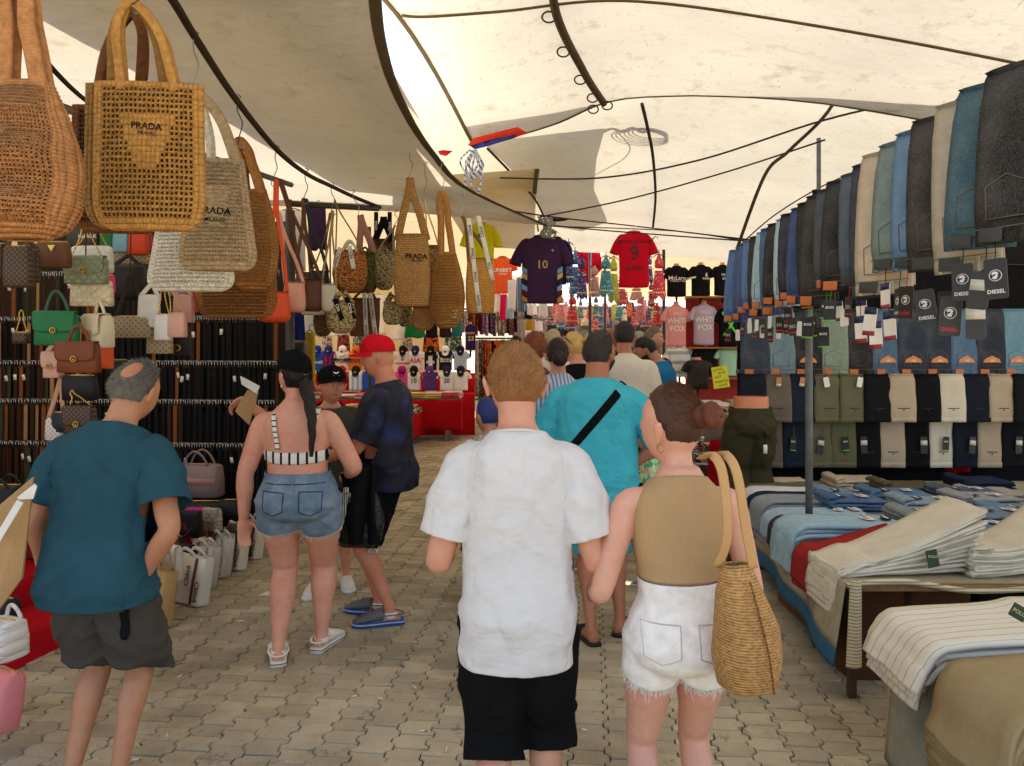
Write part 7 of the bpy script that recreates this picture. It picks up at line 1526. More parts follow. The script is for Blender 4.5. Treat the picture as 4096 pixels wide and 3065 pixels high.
TOP = [((34, 33, 30), 'olive black jeans nearest the camera on the high rail'), ((46, 76, 86), 'dark teal jeans second on the high rail'), ((152, 142, 124), 'grey beige jeans with red string third on the high rail'), ((40, 38, 33), 'black brown jeans with steel patch fourth on the high rail'), ((78, 112, 142), 'mid blue jeans fifth on the high rail'),
       ((94, 112, 108), 'faded green grey jeans sixth on the high rail'), ((168, 152, 130), 'beige jeans seventh on the high rail'), ((36, 40, 52), 'navy black jeans eighth on the high rail'), ((62, 76, 88), 'slate blue jeans ninth on the high rail'), ((27, 27, 28), 'black jeans with white paper tag tenth on the high rail'), ((52, 60, 70), 'dark grey blue jeans eleventh on the high rail'),
       ((38, 36, 34), 'charcoal jeans twelfth on the high rail'), ((22, 22, 23), 'black jeans thirteenth on the high rail'), ((38, 62, 106), 'royal blue jeans with orange patch fourteenth on the high rail'), ((26, 32, 48), 'dark navy jeans fifteenth on the high rail'), ((150, 178, 188), 'pale blue jeans sixteenth on the high rail'), ((24, 24, 26), 'black jeans seventeenth on the high rail'),
       ((56, 82, 122), 'blue jeans eighteenth on the high rail'), ((140, 170, 182), 'light washed jeans nineteenth on the high rail'), ((26, 26, 28), 'black jeans twentieth on the high rail'), ((70, 104, 150), 'sky blue jeans twenty-first on the high rail'), ((52, 78, 120), 'denim blue jeans twenty-second on the high rail'), ((44, 70, 118), 'blue jeans twenty-third on the high rail'), ((60, 92, 140), 'lighter blue jeans last at the far end of the high rail')]
def barp(d): return V((1.30+.100*d, d, 2.52))
rj = random.Random(4); kinds = [['diesel'], ['diesel', 'black_label'], ['diesel_red', 'black_label'], ['diesel', 'diesel'], ['diesel_red'], ['flag', 'diesel'], ['flag', 'flag'], ['flag', 'flag'], ['l501', 'flag'], ['boss', 'white'], ['boss', 'flag'], ['boss'], ['boss', 'boss'], ['l501', 'white'], ['l501'], ['l501', 'l501'], ['white'], ['l501', 'white'], ['white', 'l501'], ['l501', 'white'], ['white'], ['l501', 'white'], ['white'], ['l501']]
d = 2.30
for i, (c, lab) in enumerate(TOP):
    p = barp(d); o = place_jeans(JT, 'hanging_jeans', p, R(-60+rj.uniform(-8, 8)), lab, c, 'jeans draped over the high rail', patch=(60, 62, 60) if i < 9 else (196, 112, 58), scale=(1.0+.08*rj.uniform(-1, 1), 1.0+.3*rj.random(), 1.0+.09*rj.uniform(-1, 1)))
    o.rotation_euler = (R(rj.uniform(-3, 3)), R(rj.uniform(-2.5, 2.5)), o.rotation_euler[2])
    for j, kd in enumerate(kinds[i]): put_card(kd, o, (-.05+.085*j+rj.uniform(-.01, .01), -.05-.012*j, -.62-.025*j+rj.uniform(-.02, .02)), rj.uniform(-25, 25), rj.uniform(-7, 7))
    d += .165+.006*i*.3
a, b_ = barp(1.9), barp(7.1); pole('high steel rail carrying the draped jeans', a, b_, .016)
# back wall of the stall: rows of folded trousers facing the passage
DB = 6.75
r2 = [(40, 50, 62), (92, 114, 124), (26, 26, 28), (112, 126, 112), (28, 28, 30), (58, 88, 114), (34, 42, 56), (32, 40, 54), (62, 92, 120), (30, 36, 48), (84, 122, 140)]
cn = lambda c: 'black' if sum(c) < 90 else 'dark navy' if sum(c) < 175 else 'cream' if sum(c) > 560 else 'beige' if c[0] > c[2]+24 and sum(c) > 420 else 'olive' if c[1] > c[2]+15 else 'grey' if max(c)-min(c) < 26 else 'blue'
ON = ['first', 'second', 'third', 'fourth', 'fifth', 'sixth', 'seventh', 'eighth', 'ninth', 'tenth', 'eleventh', 'twelfth']
def wallp(px, y): return P(px, y, DB)
for i, c in enumerate(r2):
    px = 3015+104*i; p = wallp(px, 1500); p.z += .56; o = place_jeans(JP, 'jeans', p, R(rj.uniform(-6, 6)), '%s jeans, %s from the left in the upper row behind the table' % (cn(c), ON[i]), c, 'jeans in the upper row', patch=(186, 106, 62))
    if i >= 5 or i == 2: mb = MB(); q = [(-.075, 0), (.075, 0), (.06, .03), (.02, .05), (0, .06), (-.02, .05), (-.06, .03)]; mb.prism([(x, z-.45) for x, z in q], -.068, -.064); cd = mb.build('cardboard_label', plain((214, 138, 86), .7), o, smooth=False); lettering('501', .03, plain((226, 210, 190)), cd, face_m(V((0, -.069, -.433)), 0, PI))
    if i in (0, 1, 4): put_card('l501', o, (.06, -.07, -.59), rj.uniform(-10, 10), rj.uniform(-20, 20))
r3 = [(34, 38, 46), (108, 98, 86), (36, 42, 54), (106, 102, 78), (104, 100, 76), (28, 28, 30), (182, 164, 140), (26, 26, 28), (208, 198, 178), (32, 36, 46), (176, 158, 134), (27, 28, 31)]
for i, c in enumerate(r3):
    px = 3000+98*i; p = wallp(px, 1685); p.z += .40; p.y -= .05; o = place_jeans(CP, 'chinos', p, R(rj.uniform(-7, 7)), '%s chinos, %s from the left in the middle row behind the table' % (cn(c), ON[i]), c, 'chinos in the middle row', lambda c: cloth(c, .06, .006))
    if i in (1, 2, 3, 4): put_card('kraft' if i < 3 else 'white', o, (rj.uniform(-.05, .05), -.075, -.01), 0, rj.uniform(-12, 12))
for i, c in enumerate(r3):
    px = 2985+98*i; p = wallp(px, 1872); p.z += .46; p.y += .06; o = place_jeans(CP, 'chinos', p, R(rj.uniform(-7, 7)), '%s chinos, %s from the left in the lowest row behind the table' % (cn(c), ON[i]), c, 'chinos in the lowest row', lambda c: cloth(c, .06, .006), scale=(.95, 1., 1.15))
    if i not in (0, 6, 10): put_card('black_label' if i % 2 else 'boss', o, (rj.uniform(-.05, .05), -.08, -.16), 0, rj.uniform(-8, 8))
for yy, nm_ in ((1255, 'upper'), (1500, 'middle'), (1665, 'lowest')): pole('%s steel rail of the trouser rows' % nm_, wallp(2945, yy-4)+V((0, .0, .02)), wallp(4300, yy-4)+V((0, 0, .02)), .012)
drape('red cloth hanging low between the chinos', 3790, 3880, 1760, 1890, 6.9, M_RED, 'hanging_cloth', 'cloth', .03, 5, 1)
drape('black backing cloth behind the trouser rows', 2950, 4400, 1060, 2160, 7.05, cloth((24, 24, 26)), 'hanging_cloth', 'cloth', .04, 30, 1)
drape('dark backing cloth high behind the draped jeans', 3250, 4700, 760, 1330, 7.15, cloth((34, 34, 38)), 'hanging_cloth', 'cloth', .04, 30, 1)
# table
def edge(y): return 1.61+.125*(y-3.69)
ZT = .56
t = thing('stall_table', 'long low table heaped with folded jeans on the right', 'table', (edge(3.7), 3.7, 0)); Y0, Y1 = 3.66, 6.55
mb = MB(); q = [V((edge(Y0), Y0, ZT-.03)), V((edge(Y0)+3.2, Y0, ZT-.03)), V((edge(Y1)+3.2, Y1, ZT-.03)), V((edge(Y1), Y1, ZT-.03))]; q = [p-t.location for p in q]
mb.add(q+[p+V((0, 0, .03)) for p in q], [(3, 2, 1, 0), (4, 5, 6, 7), (0, 1, 5, 4), (1, 2, 6, 5), (2, 3, 7, 6), (3, 0, 4, 7)]); mb.build('table_top', painted((150, 112, 70)), t, smooth=False)
for y in (3.72, 4.35, 5.2, 5.9, 6.45):
    for x in (.03, 1.5): p = V((edge(y)+x, y, 0))-t.location; mb = MB(); mb.box(p+V((0, 0, .265)), (.035, .035, .53)); mb.build('leg', painted((66, 46, 38)), t, smooth=False)
p = V((edge(3.72)-.06, 3.72, 0))-t.location
tc = thing('tablecloth', 'worn beige canvas cloth with blue hem along the jeans table', 'tablecloth', (edge(3.7), 3.7, 0)); b = NB('table_canvas', (162, 150, 124), .9, .1); b.mixc(b.noise(3, 5), (104, 92, 72), .48, .75, .8).vary(b.noise(20, 4), .1).bump(b.noise(10, 3), .008); M_TC = b.done()
def clothside(u, v): y = Y0+(Y1-Y0)*u; return V((edge(y)-.015-.06*(1-v)-.02*math.sin(u*22)*(1-v), y, .17+.02*math.sin(u*5)+(ZT+.004-.17-.02*math.sin(u*5))*v))-tc.location
mb = MB(); mb.sheet(lambda u, v: clothside(u, .22+.78*v), 50, 10); mb.build('drop', M_TC, tc, solid=.005)
mb = MB(); mb.sheet(lambda u, v: clothside(u, .22*v), 50, 4); mb.build('blue_hem', cloth((54, 92, 116), .15), tc, solid=.007)
mb = MB(); mb.sheet(lambda u, v: V((edge(Y0+(Y1-Y0)*v)-.012+3.1*u, Y0+.01+(Y1-Y0-.02)*v, ZT+.004))-tc.location, 20, 20); mb.build('top', M_TC, tc)
t = thing('carpet_strip', 'cream ribbed carpet strip hanging over the table corner', 'carpet', V((edge(Y0), Y0, 0))); M_RIB = stripes((206, 192, 156), (150, 136, 104), .016, .3, 'Z')
mb = MB(); mb.sheet(lambda u, v: V((-.03+.075*u+.02*v*(1-u), -.03-.02*math.sin(u*3), .18+(ZT-.15)*v)), 6, 30); mb.build('hanging_end', M_RIB, t, solid=.008)
mb = MB(); mb.tube([(-.02, -.02, ZT+.008), (.25, -.02, ZT+.022), (.55, -.02, ZT-.02), (.9, -.015, ZT-.012), (1.1, -.01, ZT)], .014, 8, 6); mb.build('rolled_edge', M_RIB, t)
def crate(label, c, x, y, sx, sy, sz, nm='cardboard_box'):
    t = thing(nm, label, 'box', (x, y, 0)); mb = MB(); mb.box((0, 0, sz/2+.002), (sx, sy, sz)); mb.build('carton', plain(c, .9, .1, .15), t, smooth=False, bev=.006)
    mb = MB(); mb.box((0, -sy/2-.003, sz*.5), (.05, .004, sz*.98)); mb.build('tape', plain(tuple(int(v*.8) for v in c), .5), t)
crate('brown cardboard box stored under the front of the jeans table', (88, 58, 36), 2.02, 4.15, .62, .5, .46); crate('dark box stored under the jeans table farther right', (28, 24, 24), 2.75, 4.2, .7, .5, .5); crate('brown cardboard box under the middle of the jeans table', (110, 72, 48), 1.98, 4.85, .4, .6, .38); crate('brown cardboard box under the far end of the jeans table', (96, 64, 44), 2.15, 5.9, .4, .7, .36)
# folded garments
def folded(label, path, y, wid, mat, group, nm='folded_trousers', th=.016, ny=9, cat='trousers', rz=0, base=None, seed=0, mess=1.):
    base = V(base) if base is not None else V((path[0][0], y, path[0][1])); t = thing(nm, label, cat, base, rz, group); pts, _ = spline([V((x, 0, z)) for x, z in path], 0, 5); n = len(pts)-1
    def fn(u, v):
        k = v*n; i = min(int(k), n-1); p = pts[i].lerp(pts[i+1], k-i); wv = .006*noise.noise(V((u*3+seed*7, v*5, seed)))+.004*noise.noise(V((u*7, v*13+seed*3, 2)))
        return V((p.x+.012*noise.noise(V((u*2.5, seed*5, 1))), (u-.5)*wid*(1+.05*math.sin(seed*4+v*3))+.012*math.sin(v*6+seed), p.z+wv*mess))-V((base.x, 0, base.z))
    mb = MB(); mb.sheet(fn, ny, n); mb.build('fabric', mat, t, solid=th); return t
LBL = plain((224, 222, 216), .5)
def label_on(o, x, z, c=(224, 222, 216), s=(.09, .06), words=None, tilt=0):
    mb = MB(); mb.box((x, 0, z), (s[1], s[0], .003), Matrix.Rotation(R(rj.uniform(-25, 25)), 3, 'Z')); lb = mb.build('label_card', plain(c, .5), o, smooth=False)
    if sum(c) < 200: mb = MB(); mb.box((x, .005, z+.003), (s[1]*.3, s[0]*.7, .001)); mb.build('print', plain((214, 212, 206)), lb, smooth=False)
    else: mb = MB(); mb.box((x-.01, .005, z+.003), (s[1]*.18, s[0]*.85, .001)); mb.build('print', plain((170, 40, 44)), lb, smooth=False)
def draped_stack(lab, y, n, wid, mat, inner=.62, drop=.3, z0=0, rise=0, th=.016, lay=.02, grp=None, jit=.02, lean=0., cards=True, up=.0, xo=0.):
    for k in range(n):
        e = edge(y)+xo-.03-.010*(n-k if n > 3 else 1); z = ZT+.012+z0+k*lay; dr = drop*(1-.05*k)+rj.uniform(-jit, jit)
        path = [(e+inner+lean*k, z+rise+up*k), (e+inner*.6, z+rise*.45+up*k*.5), (e+.10, z+.004), (e+.02, z-.006), (e-.028-.006*k, z-.05), (e-.035-.008*k, z-dr*.6), (e-.04-.008*k, z-dr)]
        top = k == n-1
        o = folded('%s, %s' % (lab, 'top one' if top else 'layer %s from below' % ['one', 'two', 'three', 'four', 'five', 'six', 'seven', 'eight', 'nine', 'ten', 'eleven', 'twelve', 'thirteen', 'fourteen', 'fifteen', 'sixteen'][k]) if n > 1 else lab, path, y+rj.uniform(-.01, .01), wid, mat, grp, th=th, seed=rj.uniform(0, 9))
        if top and cards: label_on(o, -.05, .014, rj.choice([(30, 30, 34), (224, 222, 216)])); label_on(o, -.16, .012, (224, 222, 216))
WSTR = stripes((214, 205, 184), (184, 173, 150), .022, .12, 'Y', 0.)
draped_stack('cream trousers draped over the far table edge', 6.45, 2, .26, cloth((206, 192, 164)), .55, .2, grp='far draped trousers', cards=False)
draped_stack('khaki green trousers draped over the far table edge', 6.22, 2, .24, cloth((116, 108, 82)), .55, .2, grp='far draped trousers', cards=False)
draped_stack('white trousers draped over the table edge', 6.02, 2, .2, cloth((222, 220, 222)), .55, .26, grp='far draped trousers', cards=False)
draped_stack('navy trousers draped over the table edge', 5.80, 2, .2, cloth((38, 46, 68)), .55, .30, grp='far draped trousers', cards=False)
draped_stack('grey washed jeans draped over the table edge', 5.50, 3, .28, denim((118, 124, 130)), .62, .24, lay=.024, grp='draped jeans')
draped_stack('light blue jeans draped over the table edge behind the post', 5.18, 2, .22, denim((132, 158, 174), .5), .6, .17, lay=.024, grp='draped jeans')
draped_stack('black jeans draped over the table edge', 4.98, 2, .2, denim((34, 34, 36), .1), .6, .19, grp='draped jeans')
draped_stack('bleached blue jeans with black label draped over the table edge', 4.66, 4, .32, denim((128, 156, 168), .6), .62, .21, lay=.026, th=.02, grp='draped jeans')
draped_stack('brick red trousers draped over the table edge', 4.20, 2, .34, cloth((150, 44, 44), .08, .006), .5, .22, rise=.10, grp='red trousers', cards=False)
draped_stack('cream pinstripe trousers in the front corner pile', 3.94, 12, .34, WSTR, .62, .17, rise=.03, th=.011, lay=.0075, grp='front pinstripe pile', up=.019, cards=False, xo=.12, jit=.04)
def flat_stack(lab, cx, cy, n, mat, sx=.40, sy=.32, lay=.024, grp=None, z0=0, rise=0., up=.0, cards=True):
    for k in range(n):
        z = ZT+.012+z0+k*lay
        path = [(cx+sx/2+rj.uniform(-.015, .015), z+rise*(.6+k*.06)+up*k), (cx+sx*.2, z+rise*.75+up*k*.7), (cx-sx*.15, z+rise*.2), (cx-sx/2+rj.uniform(-.015, .015), z), (cx-sx/2-.012, z+lay*.4), (cx-sx*.4, z+lay*.8)]
        o = folded('%s, %s' % (lab, 'top one' if k == n-1 else 'layer %s from below' % ['one', 'two', 'three', 'four', 'five', 'six', 'seven', 'eight', 'nine', 'ten', 'eleven', 'twelve', 'thirteen', 'fourteen', 'fifteen', 'sixteen'][k]), path, cy+rj.uniform(-.012, .012), sy, mat, grp, th=max(.009, lay*.62), seed=rj.uniform(0, 9))
        if k == n-1 and cards: label_on(o, -.12, .014+(path[2][1]-path[0][1])*.4, (224, 222, 216)); label_on(o, -.28, .012+(path[3][1]-path[0][1]), (30, 30, 34))
flat_stack('mid blue jeans behind the post', edge(5.6)+.95, 5.62, 4, denim((64, 94, 128), .4), grp='mid blue jeans pile'); flat_stack('pale grey jeans in the second line of piles', edge(5.5)+1.5, 5.45, 4, denim((130, 132, 132), .4), grp='pale grey jeans pile'); flat_stack('dark blue grey jeans in the middle of the table', edge(4.9)+1.35, 4.95, 4, denim((88, 108, 122), .5), grp='blue grey jeans pile')
flat_stack('grey jeans in thick pile beside the bleached ones', edge(4.75)+.88, 4.80, 5, denim((112, 118, 120), .4), grp='grey jeans pile'); flat_stack('blue jeans with red edged label near the white trousers', edge(4.45)+1.15, 4.42, 3, denim((98, 122, 136), .5), sy=.3, grp='red label jeans pile'); flat_stack('pale sky jeans at the right with kraft tags', edge(5.0)+2.05, 5.05, 7, denim((140, 168, 184), .4), sx=.5, lay=.026, grp='pale sky jeans pile', rise=.04)
flat_stack('khaki folded trousers by the trouser wall', edge(6.1)+1.2, 6.1, 3, cloth((94, 84, 66)), grp='khaki pile', cards=False); flat_stack('dark navy folded trousers by the trouser wall', edge(6.3)+1.9, 6.3, 3, cloth((40, 48, 68)), grp='navy pile', cards=False); flat_stack('light grey folded trousers by the trouser wall', edge(5.9)+1.8, 5.9, 2, cloth((164, 158, 146)), grp='light grey pile', cards=False); flat_stack('beige folded trousers in the far corner', edge(6.35)+.9, 6.35, 3, cloth((190, 176, 150)), grp='beige pile', cards=False)
flat_stack('black folded trousers at the right end of the table', edge(4.4)+2.1, 4.35, 6, cloth((30, 29, 29)), sx=.6, sy=.4, grp='black pile', cards=False); flat_stack('olive folded trousers peeping out behind the pinstripes', edge(4.3)+.75, 4.28, 4, cloth((86, 82, 54)), sx=.36, sy=.24, grp='olive pile', cards=False)
flat_stack('cream pinstripe trousers in the leaning middle pile', edge(3.95)+.98, 3.92, 15, WSTR, sx=.70, sy=.34, lay=.009, grp='middle pinstripe pile', rise=.10, up=.012, cards=False); flat_stack('cream pinstripe trousers in the right hand pile', edge(3.95)+1.62, 3.90, 11, WSTR, sx=.66, sy=.34, lay=.011, grp='right pinstripe pile', rise=.08, up=.012, cards=False)
flat_stack('blue jeans stacked at the right picture edge', edge(5.0)+2.6, 4.9, 5, denim((110, 140, 160), .4), grp='edge jeans pile')
for lab, cx, cy, n_, c_, sx_ in [('washed blue jeans between the post and the mid blue pile', .62, 5.72, 3, (92, 120, 148), .38), ('indigo jeans in the middle line of piles', .55, 5.36, 4, (58, 82, 116), .36), ('faded grey blue jeans behind the indigo pile', 1.05, 5.30, 4, (116, 134, 146), .40), ('blue jeans with crumpled film at the centre of the table', 1.62, 5.12, 3, (84, 112, 140), .42), ('light indigo jeans at the back right of the table', 2.35, 5.62, 4, (96, 124, 152), .45), ('steel blue jeans next to the olive trousers', 1.12, 4.66, 3, (84, 108, 124), .38), ('pale denim jeans beside the black trousers', 1.66, 4.62, 4, (136, 158, 172), .42), ('dark denim jeans near the khaki pile', 1.55, 5.82, 3, (60, 74, 92), .4)]:
    flat_stack(lab, edge(cy)+cx, cy, n_, denim(c_, .5), sx=sx_, sy=.27, lay=.026, grp=lab)
t = thing('label_card', 'green clothing label lying on the pinstripe piles', 'label', P(3730, 2235, 3.72)); mb = MB(); mb.box((0, 0, 0), (.055, .004, .085), Matrix.Rotation(R(-12), 3, 'Y')); mb.build('card', plain((40, 66, 52), .6), t, smooth=False)
lettering('POLO', .018, plain((206, 190, 120)), t, face_m(V((0, -.004, .01))))
# foreground table at lower right
X0 = 1.56
t = thing('stall_table', 'low table at the lower right corner under a worn green grey cloth', 'table', (X0, 2.2, 0)); mb = MB(); mb.box((.62, .40, .46), (1.2, 1.0, .03)); mb.build('table_top', painted((150, 112, 70)), t, smooth=False)
for x in (.08, 1.15):
    for y in (-.05, .85): mb = MB(); mb.box((x, y, .225), (.04, .04, .45)); mb.build('leg', painted((66, 46, 38)), t, smooth=False)
tc = thing('tablecloth', 'green grey canvas cloth with stitched edge on the lower right table', 'tablecloth', (X0, 2.2, 0)); b = NB('faded_canvas', (146, 142, 122), .9, .1); b.mixc(b.noise(2.5, 5), (110, 118, 112), .48, .7, .8).vary(b.noise(16, 4), .12).bump(b.noise(9, 3), .01); M_FC = b.done()
mb = MB(); mb.sheet(lambda u, v: V((-.005-.03*(1-v)+.015*math.sin(u*12)*(1-v), -.08+1.0*u, .02+.46*v)), 24, 10); mb.build('side_drop', M_FC, tc, solid=.005)
mb = MB(); mb.sheet(lambda u, v: V((.0+1.2*u, .93+.01*math.sin(u*12)*(1-v), .02+.46*v)), 20, 10); mb.build('back_drop', M_FC, tc, solid=.005)
mb = MB(); mb.tube([(-.04+.03*v, .925, .02+.46*v) for v in (0, .3, .6, 1)], .008, 6, 4); mb.build('stitched_edge', cloth((170, 150, 108)), tc)
mb = MB(); mb.sheet(lambda u, v: V((1.2*u, -.08+1.0*v, .482)), 10, 10); mb.build('top', M_FC, tc)
b = NB('wide_pinstripe', (222, 215, 196), .88, .12); b.mixc(b.wave(.052, 'Y', .6, 3.), (150, 142, 126), .984, .992).bump(b.noise(10, 3), .008); M_WP = b.done()
def corner_stack(lab, yc, n, wid, mat, x_in, xe, ztop, drop, lay, grp, th=.018, hump=.05):
    for k in range(n):
        z = ztop-(n-1-k)*lay; o = (n-1-k)*.012
        path = [(x_in, z+hump*.6), (x_in-.3, z+hump), ((x_in+xe)/2, z+hump*.5), (xe+.14+o*.5, z), (xe+.05+o, z-.02), (xe+o, z-.08), (xe-.02+o, z-drop*.6), (xe-.045+o, z-drop+.01*k)]
        folded('%s, %s' % (lab, 'top one' if k == n-1 else 'layer %s from below' % ['one', 'two', 'three', 'four', 'five', 'six', 'seven', 'eight'][k]), path, yc-.01*k, wid, mat, grp, th=th, seed=rj.uniform(0, 9))
corner_stack('white trousers with thin pinstripes on the lower right table', 2.93, 3, .40, M_WP, 2.35, X0-.10, .635, .18, .03, 'lower white pile')
corner_stack('khaki beige trousers on the lower right table', 2.47, 6, .42, cloth((158, 138, 102), .05, .008), 2.35, X0-.12, .63, .28, .026, 'lower khaki pile')
mb = MB(); pts = [(0, 0), (.006, .012), (.002, .02), (.008, .03), (.004, .038), (-.003, .03), (-.005, .018), (-.009, .004), (-.004, .008)]; 
t = thing('label_card', 'green clothing label on the white pinstripe trousers at the right edge', 'label', P(4075, 2450, 2.75)); mb = MB(); mb.box((0, 0, 0), (.06, .004, .05), Matrix.Rotation(R(30), 3, 'Y')); mb.build('card', plain((40, 66, 52), .6), t, smooth=False); lettering('POLO', .02, plain((206, 190, 120)), t, face_m(V((0, -.004, 0)), 0, R(-30)))
folded('coral pink cloth entering at the bottom right corner', [(1.95, .60), (1.75, .57), (1.60, .50), (1.53, .42), (1.50, .30)], 2.16, .30, cloth((226, 110, 104), .06), None, 'folded_cloth', .02, cat='cloth')
# trouser mannequin
f = Fig(1.62, dict(hip=1.02, waist=1.05, leg=1.12), dict(legR=(.11, 0, 6), legL=(-.11, 0, -6))); t = thing('trouser_mannequin', 'hip mannequin wearing dark olive cargo trousers beside the jeans table', 'mannequin', ((3005-2048)*6.25/F, 6.25, .24), R(4))
mb = MB(); f.torso(mb, .45, .66, .0); [f.leg(mb, k, foot=False) for k in 'RL']; me = remeshed(mb, .014); cut(me, [(V((0, 0, .655*1.62)), V((0, 0, 1)), None, 0)]); obj('body', me, plain((206, 128, 88), .4, .4), t)
c_shorts(f, t, cloth((62, 58, 40), .1, .008), .60, 1.75, .022, .03, .014, .008, 'trousers'); mb = MB(); mb.tube([(.03, -.20, .80), (.03, -.205, .70)], .008, 6, 2, flat=.3); mb.build('zip_pull', M_BLK, t)
mb = MB(); mb.box((.03, -.215, .66), (.03, .004, .07)); mb.build('price_tag', LBL, t)
mb = MB(); mb.box((0, 0, -.12), (.5, .4, .238)); mb.build('plinth', painted((70, 60, 50)), t)
t = thing('child_mannequin', 'child mannequin in pink football kit at the end of the red table', 'mannequin', ((2040-2048)*13.6/F, 13.6, 0), R(-60)); f = Fig(1.12, dict(head=1.25), dict(armL=((-.2, .3, -.9), (0, .5, -.8)), legR=(.05, .12, 0), legL=(-.05, -.1, 0)))
mb = MB(); f.torso(mb); mb.tube([f.U(V((0, 0, .825*f.H))), f.Mh@V((0, -.018, -.05))], .034*f.H, 12, 3); head_mesh(mb, f.Mh, 1.)
for k in 'RL': f.arm(mb, k); f.leg(mb, k)
obj('body', remeshed(mb, .012), plain((214, 132, 84), .4, .4), t); c_shirt(f, t, cloth((216, 70, 110)), .46, .8, .02, .9, .014, .004); c_shorts(f, t, cloth((28, 26, 28)), .58, .8, .014, .03, .014); c_hair(f, t, hairm((56, 34, 28)), lambda d: hair_mask_short(d, 0, -.3), .014, 0)
t = thing('child_mannequin', 'child mannequin head with curly blond hair behind the grey t-shirt', 'mannequin', ((1432-2048)*6.6/F, 6.6, 0), R(195)); f = Fig(1.16, dict(head=1.35, hw=1.1), dict(head=(10, 0, 0)))
mb = MB(); f.torso(mb); mb.tube([f.U(V((0, 0, .825*f.H))), f.Mh@V((0, -.018, -.05))], .036*f.H, 12, 3); head_mesh(mb, f.Mh, 1.1)
for k in 'RL': f.arm(mb, k); f.leg(mb, k)
obj('body', remeshed(mb, .012), plain((206, 140, 100), .4, .4), t); c_shirt(f, t, cloth((34, 32, 34)), .46, .8, .02, .9, .014, .004); c_hair(f, t, hairm((190, 158, 100)), lambda d: hair_mask_short(d, -.1, -.3), .022, 1500, .03, .012, (.1, .1, .1)); c_face(f, t, (40, 30, 24), (150, 110, 70))
for src in list(CARDS.values())+[JT, JP, CP]:
    def kill(o):
        for c in KID.get(o.name, []): kill(c)
        bpy.data.objects.remove(o)
    kill(src)
# ---------------------------------------------------------------- more people in the passage
def crowd(label, px, d, rz, H, shirt_m, hair_c=None, sk=(200, 140, 110), b=None, head=(0, 0, 0), sleeve=.7, bottom=(50, 52, 60), vox=.015, mask=None, hl=.012, strands=900, pose=None, tank=False, face=False):
    p = dict(head=head); p.update(pose or {}); t, f = person(label, px, d, rz, H*(1.08 if d > 5.8 else 1.), b, p, sk, vox)
    c_shirt(f, t, shirt_m, .47, 0 if tank else sleeve, .02, .85, vox, .006); c_shorts(f, t, cloth(bottom), .58, .95, .016, .03, vox)
    if hair_c: c_hair(f, t, hairm(hair_c), mask or (lambda d_: hair_mask_short(d_, 0, -.48)), hl, strands, .018)
    if face: c_face(f, t)
    for k in 'RL': c_shoe(f, t, k, cloth((120, 116, 112)), plain((200, 198, 194)))
    return t, f
t, f = crowd('person in blue t-shirt with dark hair looking down by the shirt stall', 2635, 7.6, 62, 1.72, cloth((28, 108, 156), .08, .008), (26, 24, 24), (176, 122, 94), dict(shoulder=1.1, chest=1.1, limb=1.1), (10, 34, 0), .8, vox=.012, face=True, pose=dict(armL=((-.2, .1, -.95), (.1, .8, -.4)), armR=((.2, .2, -.9), (-.1, .9, -.3))))
c_hair(f, t, hairm((34, 28, 26)), beard, .005, 300, .008, name='beard')
crowd('person in cream white t-shirt with short black hair seen from behind', 2496, 7.0, -8, 1.80, cloth((206, 196, 182), .05, .008), (36, 30, 28), (170, 110, 84), dict(shoulder=1.12, chest=1.12, waist=1.1), (-6, 4, 0), vox=.013)
t, f = crowd('person in black tank top with blond hair tied up and sunglasses on the head', 2308, 6.9, 10, 1.70, cloth((22, 22, 24)), (206, 168, 104), (206, 150, 122), dict(shoulder=1.0), (52, 0, 0), tank=True, vox=.012)
simple_part(t, 'hair_knot', hairm((206, 168, 104)), lambda mb: mb.loft([[f.Mh@V((math.cos(q)*.04*a, -.10-y, .06+math.sin(q)*.035*a)) for q in (2*PI*j/12 for j in range(12))] for y, a in ((0, .7), (.02, 1.1), (.05, 1), (.075, .4))]))
simple_part(t, 'sunglasses', plain((24, 22, 22), .2, .6), lambda mb: [mb.tube([f.Mh@V((s*.08, -.03, .03)), f.Mh@V((s*.085, .04, .09)), f.Mh@V((s*.03, .075, .105))], .005, 6, 3) for s in (-1, 1)])
t, f = crowd('person with dark hair in low bun and striped shirt beside the turquoise shirt', 2232, 5.9, 14, 1.64, stripes((176, 186, 206), (110, 124, 160), .03, .4), (40, 28, 26), (196, 140, 116), None, (-14, 4, 0), vox=.012)
simple_part(t, 'hair_bun', hairm((38, 26, 24)), lambda mb: mb.loft([[f.Mh@V((.01+math.cos(q)*.05*a, -.09-y, -.03+math.sin(q)*.05*a)) for q in (2*PI*j/14 for j in range(14))] for y, a in ((0, .8), (.02, 1.2), (.06, 1.1), (.085, .4))]))
crowd('person with curly auburn hair behind the white t-shirt', 2140, 6.6, 0, 1.68, cloth((90, 70, 66)), (124, 66, 40), (206, 150, 126), None, (0, 4, 0), hl=.032, mask=lambda d_: hair_mask_short(d_, -.1, -.6), strands=2500)
crowd('person with grey blond hair and sunglasses pushed up in white top', 2205, 8.3, -10, 1.76, cloth((222, 210, 198)), (176, 156, 124), (206, 130, 108), dict(neck=1.2, shoulder=1.1), (-32, 0, 0))
crowd('person with maroon headscarf in the crowd', 2258, 9.2, 10, 1.60, cloth((128, 22, 44)), (124, 18, 44), (196, 140, 116), None, (0, 0, 0), hl=.02, mask=lambda d_: hair_mask_short(d_, -.2, -.95), strands=0)
crowd('dark skinned person in floral top beside the maroon garment', 2016, 12.5, 185, 1.60, floral((34, 34, 38), (196, 70, 60), (60, 120, 90), (224, 170, 150), 22.), (24, 20, 20), (74, 48, 38), dict(hip=1.1, waist=1.1), (0, 8, 0), face=True)
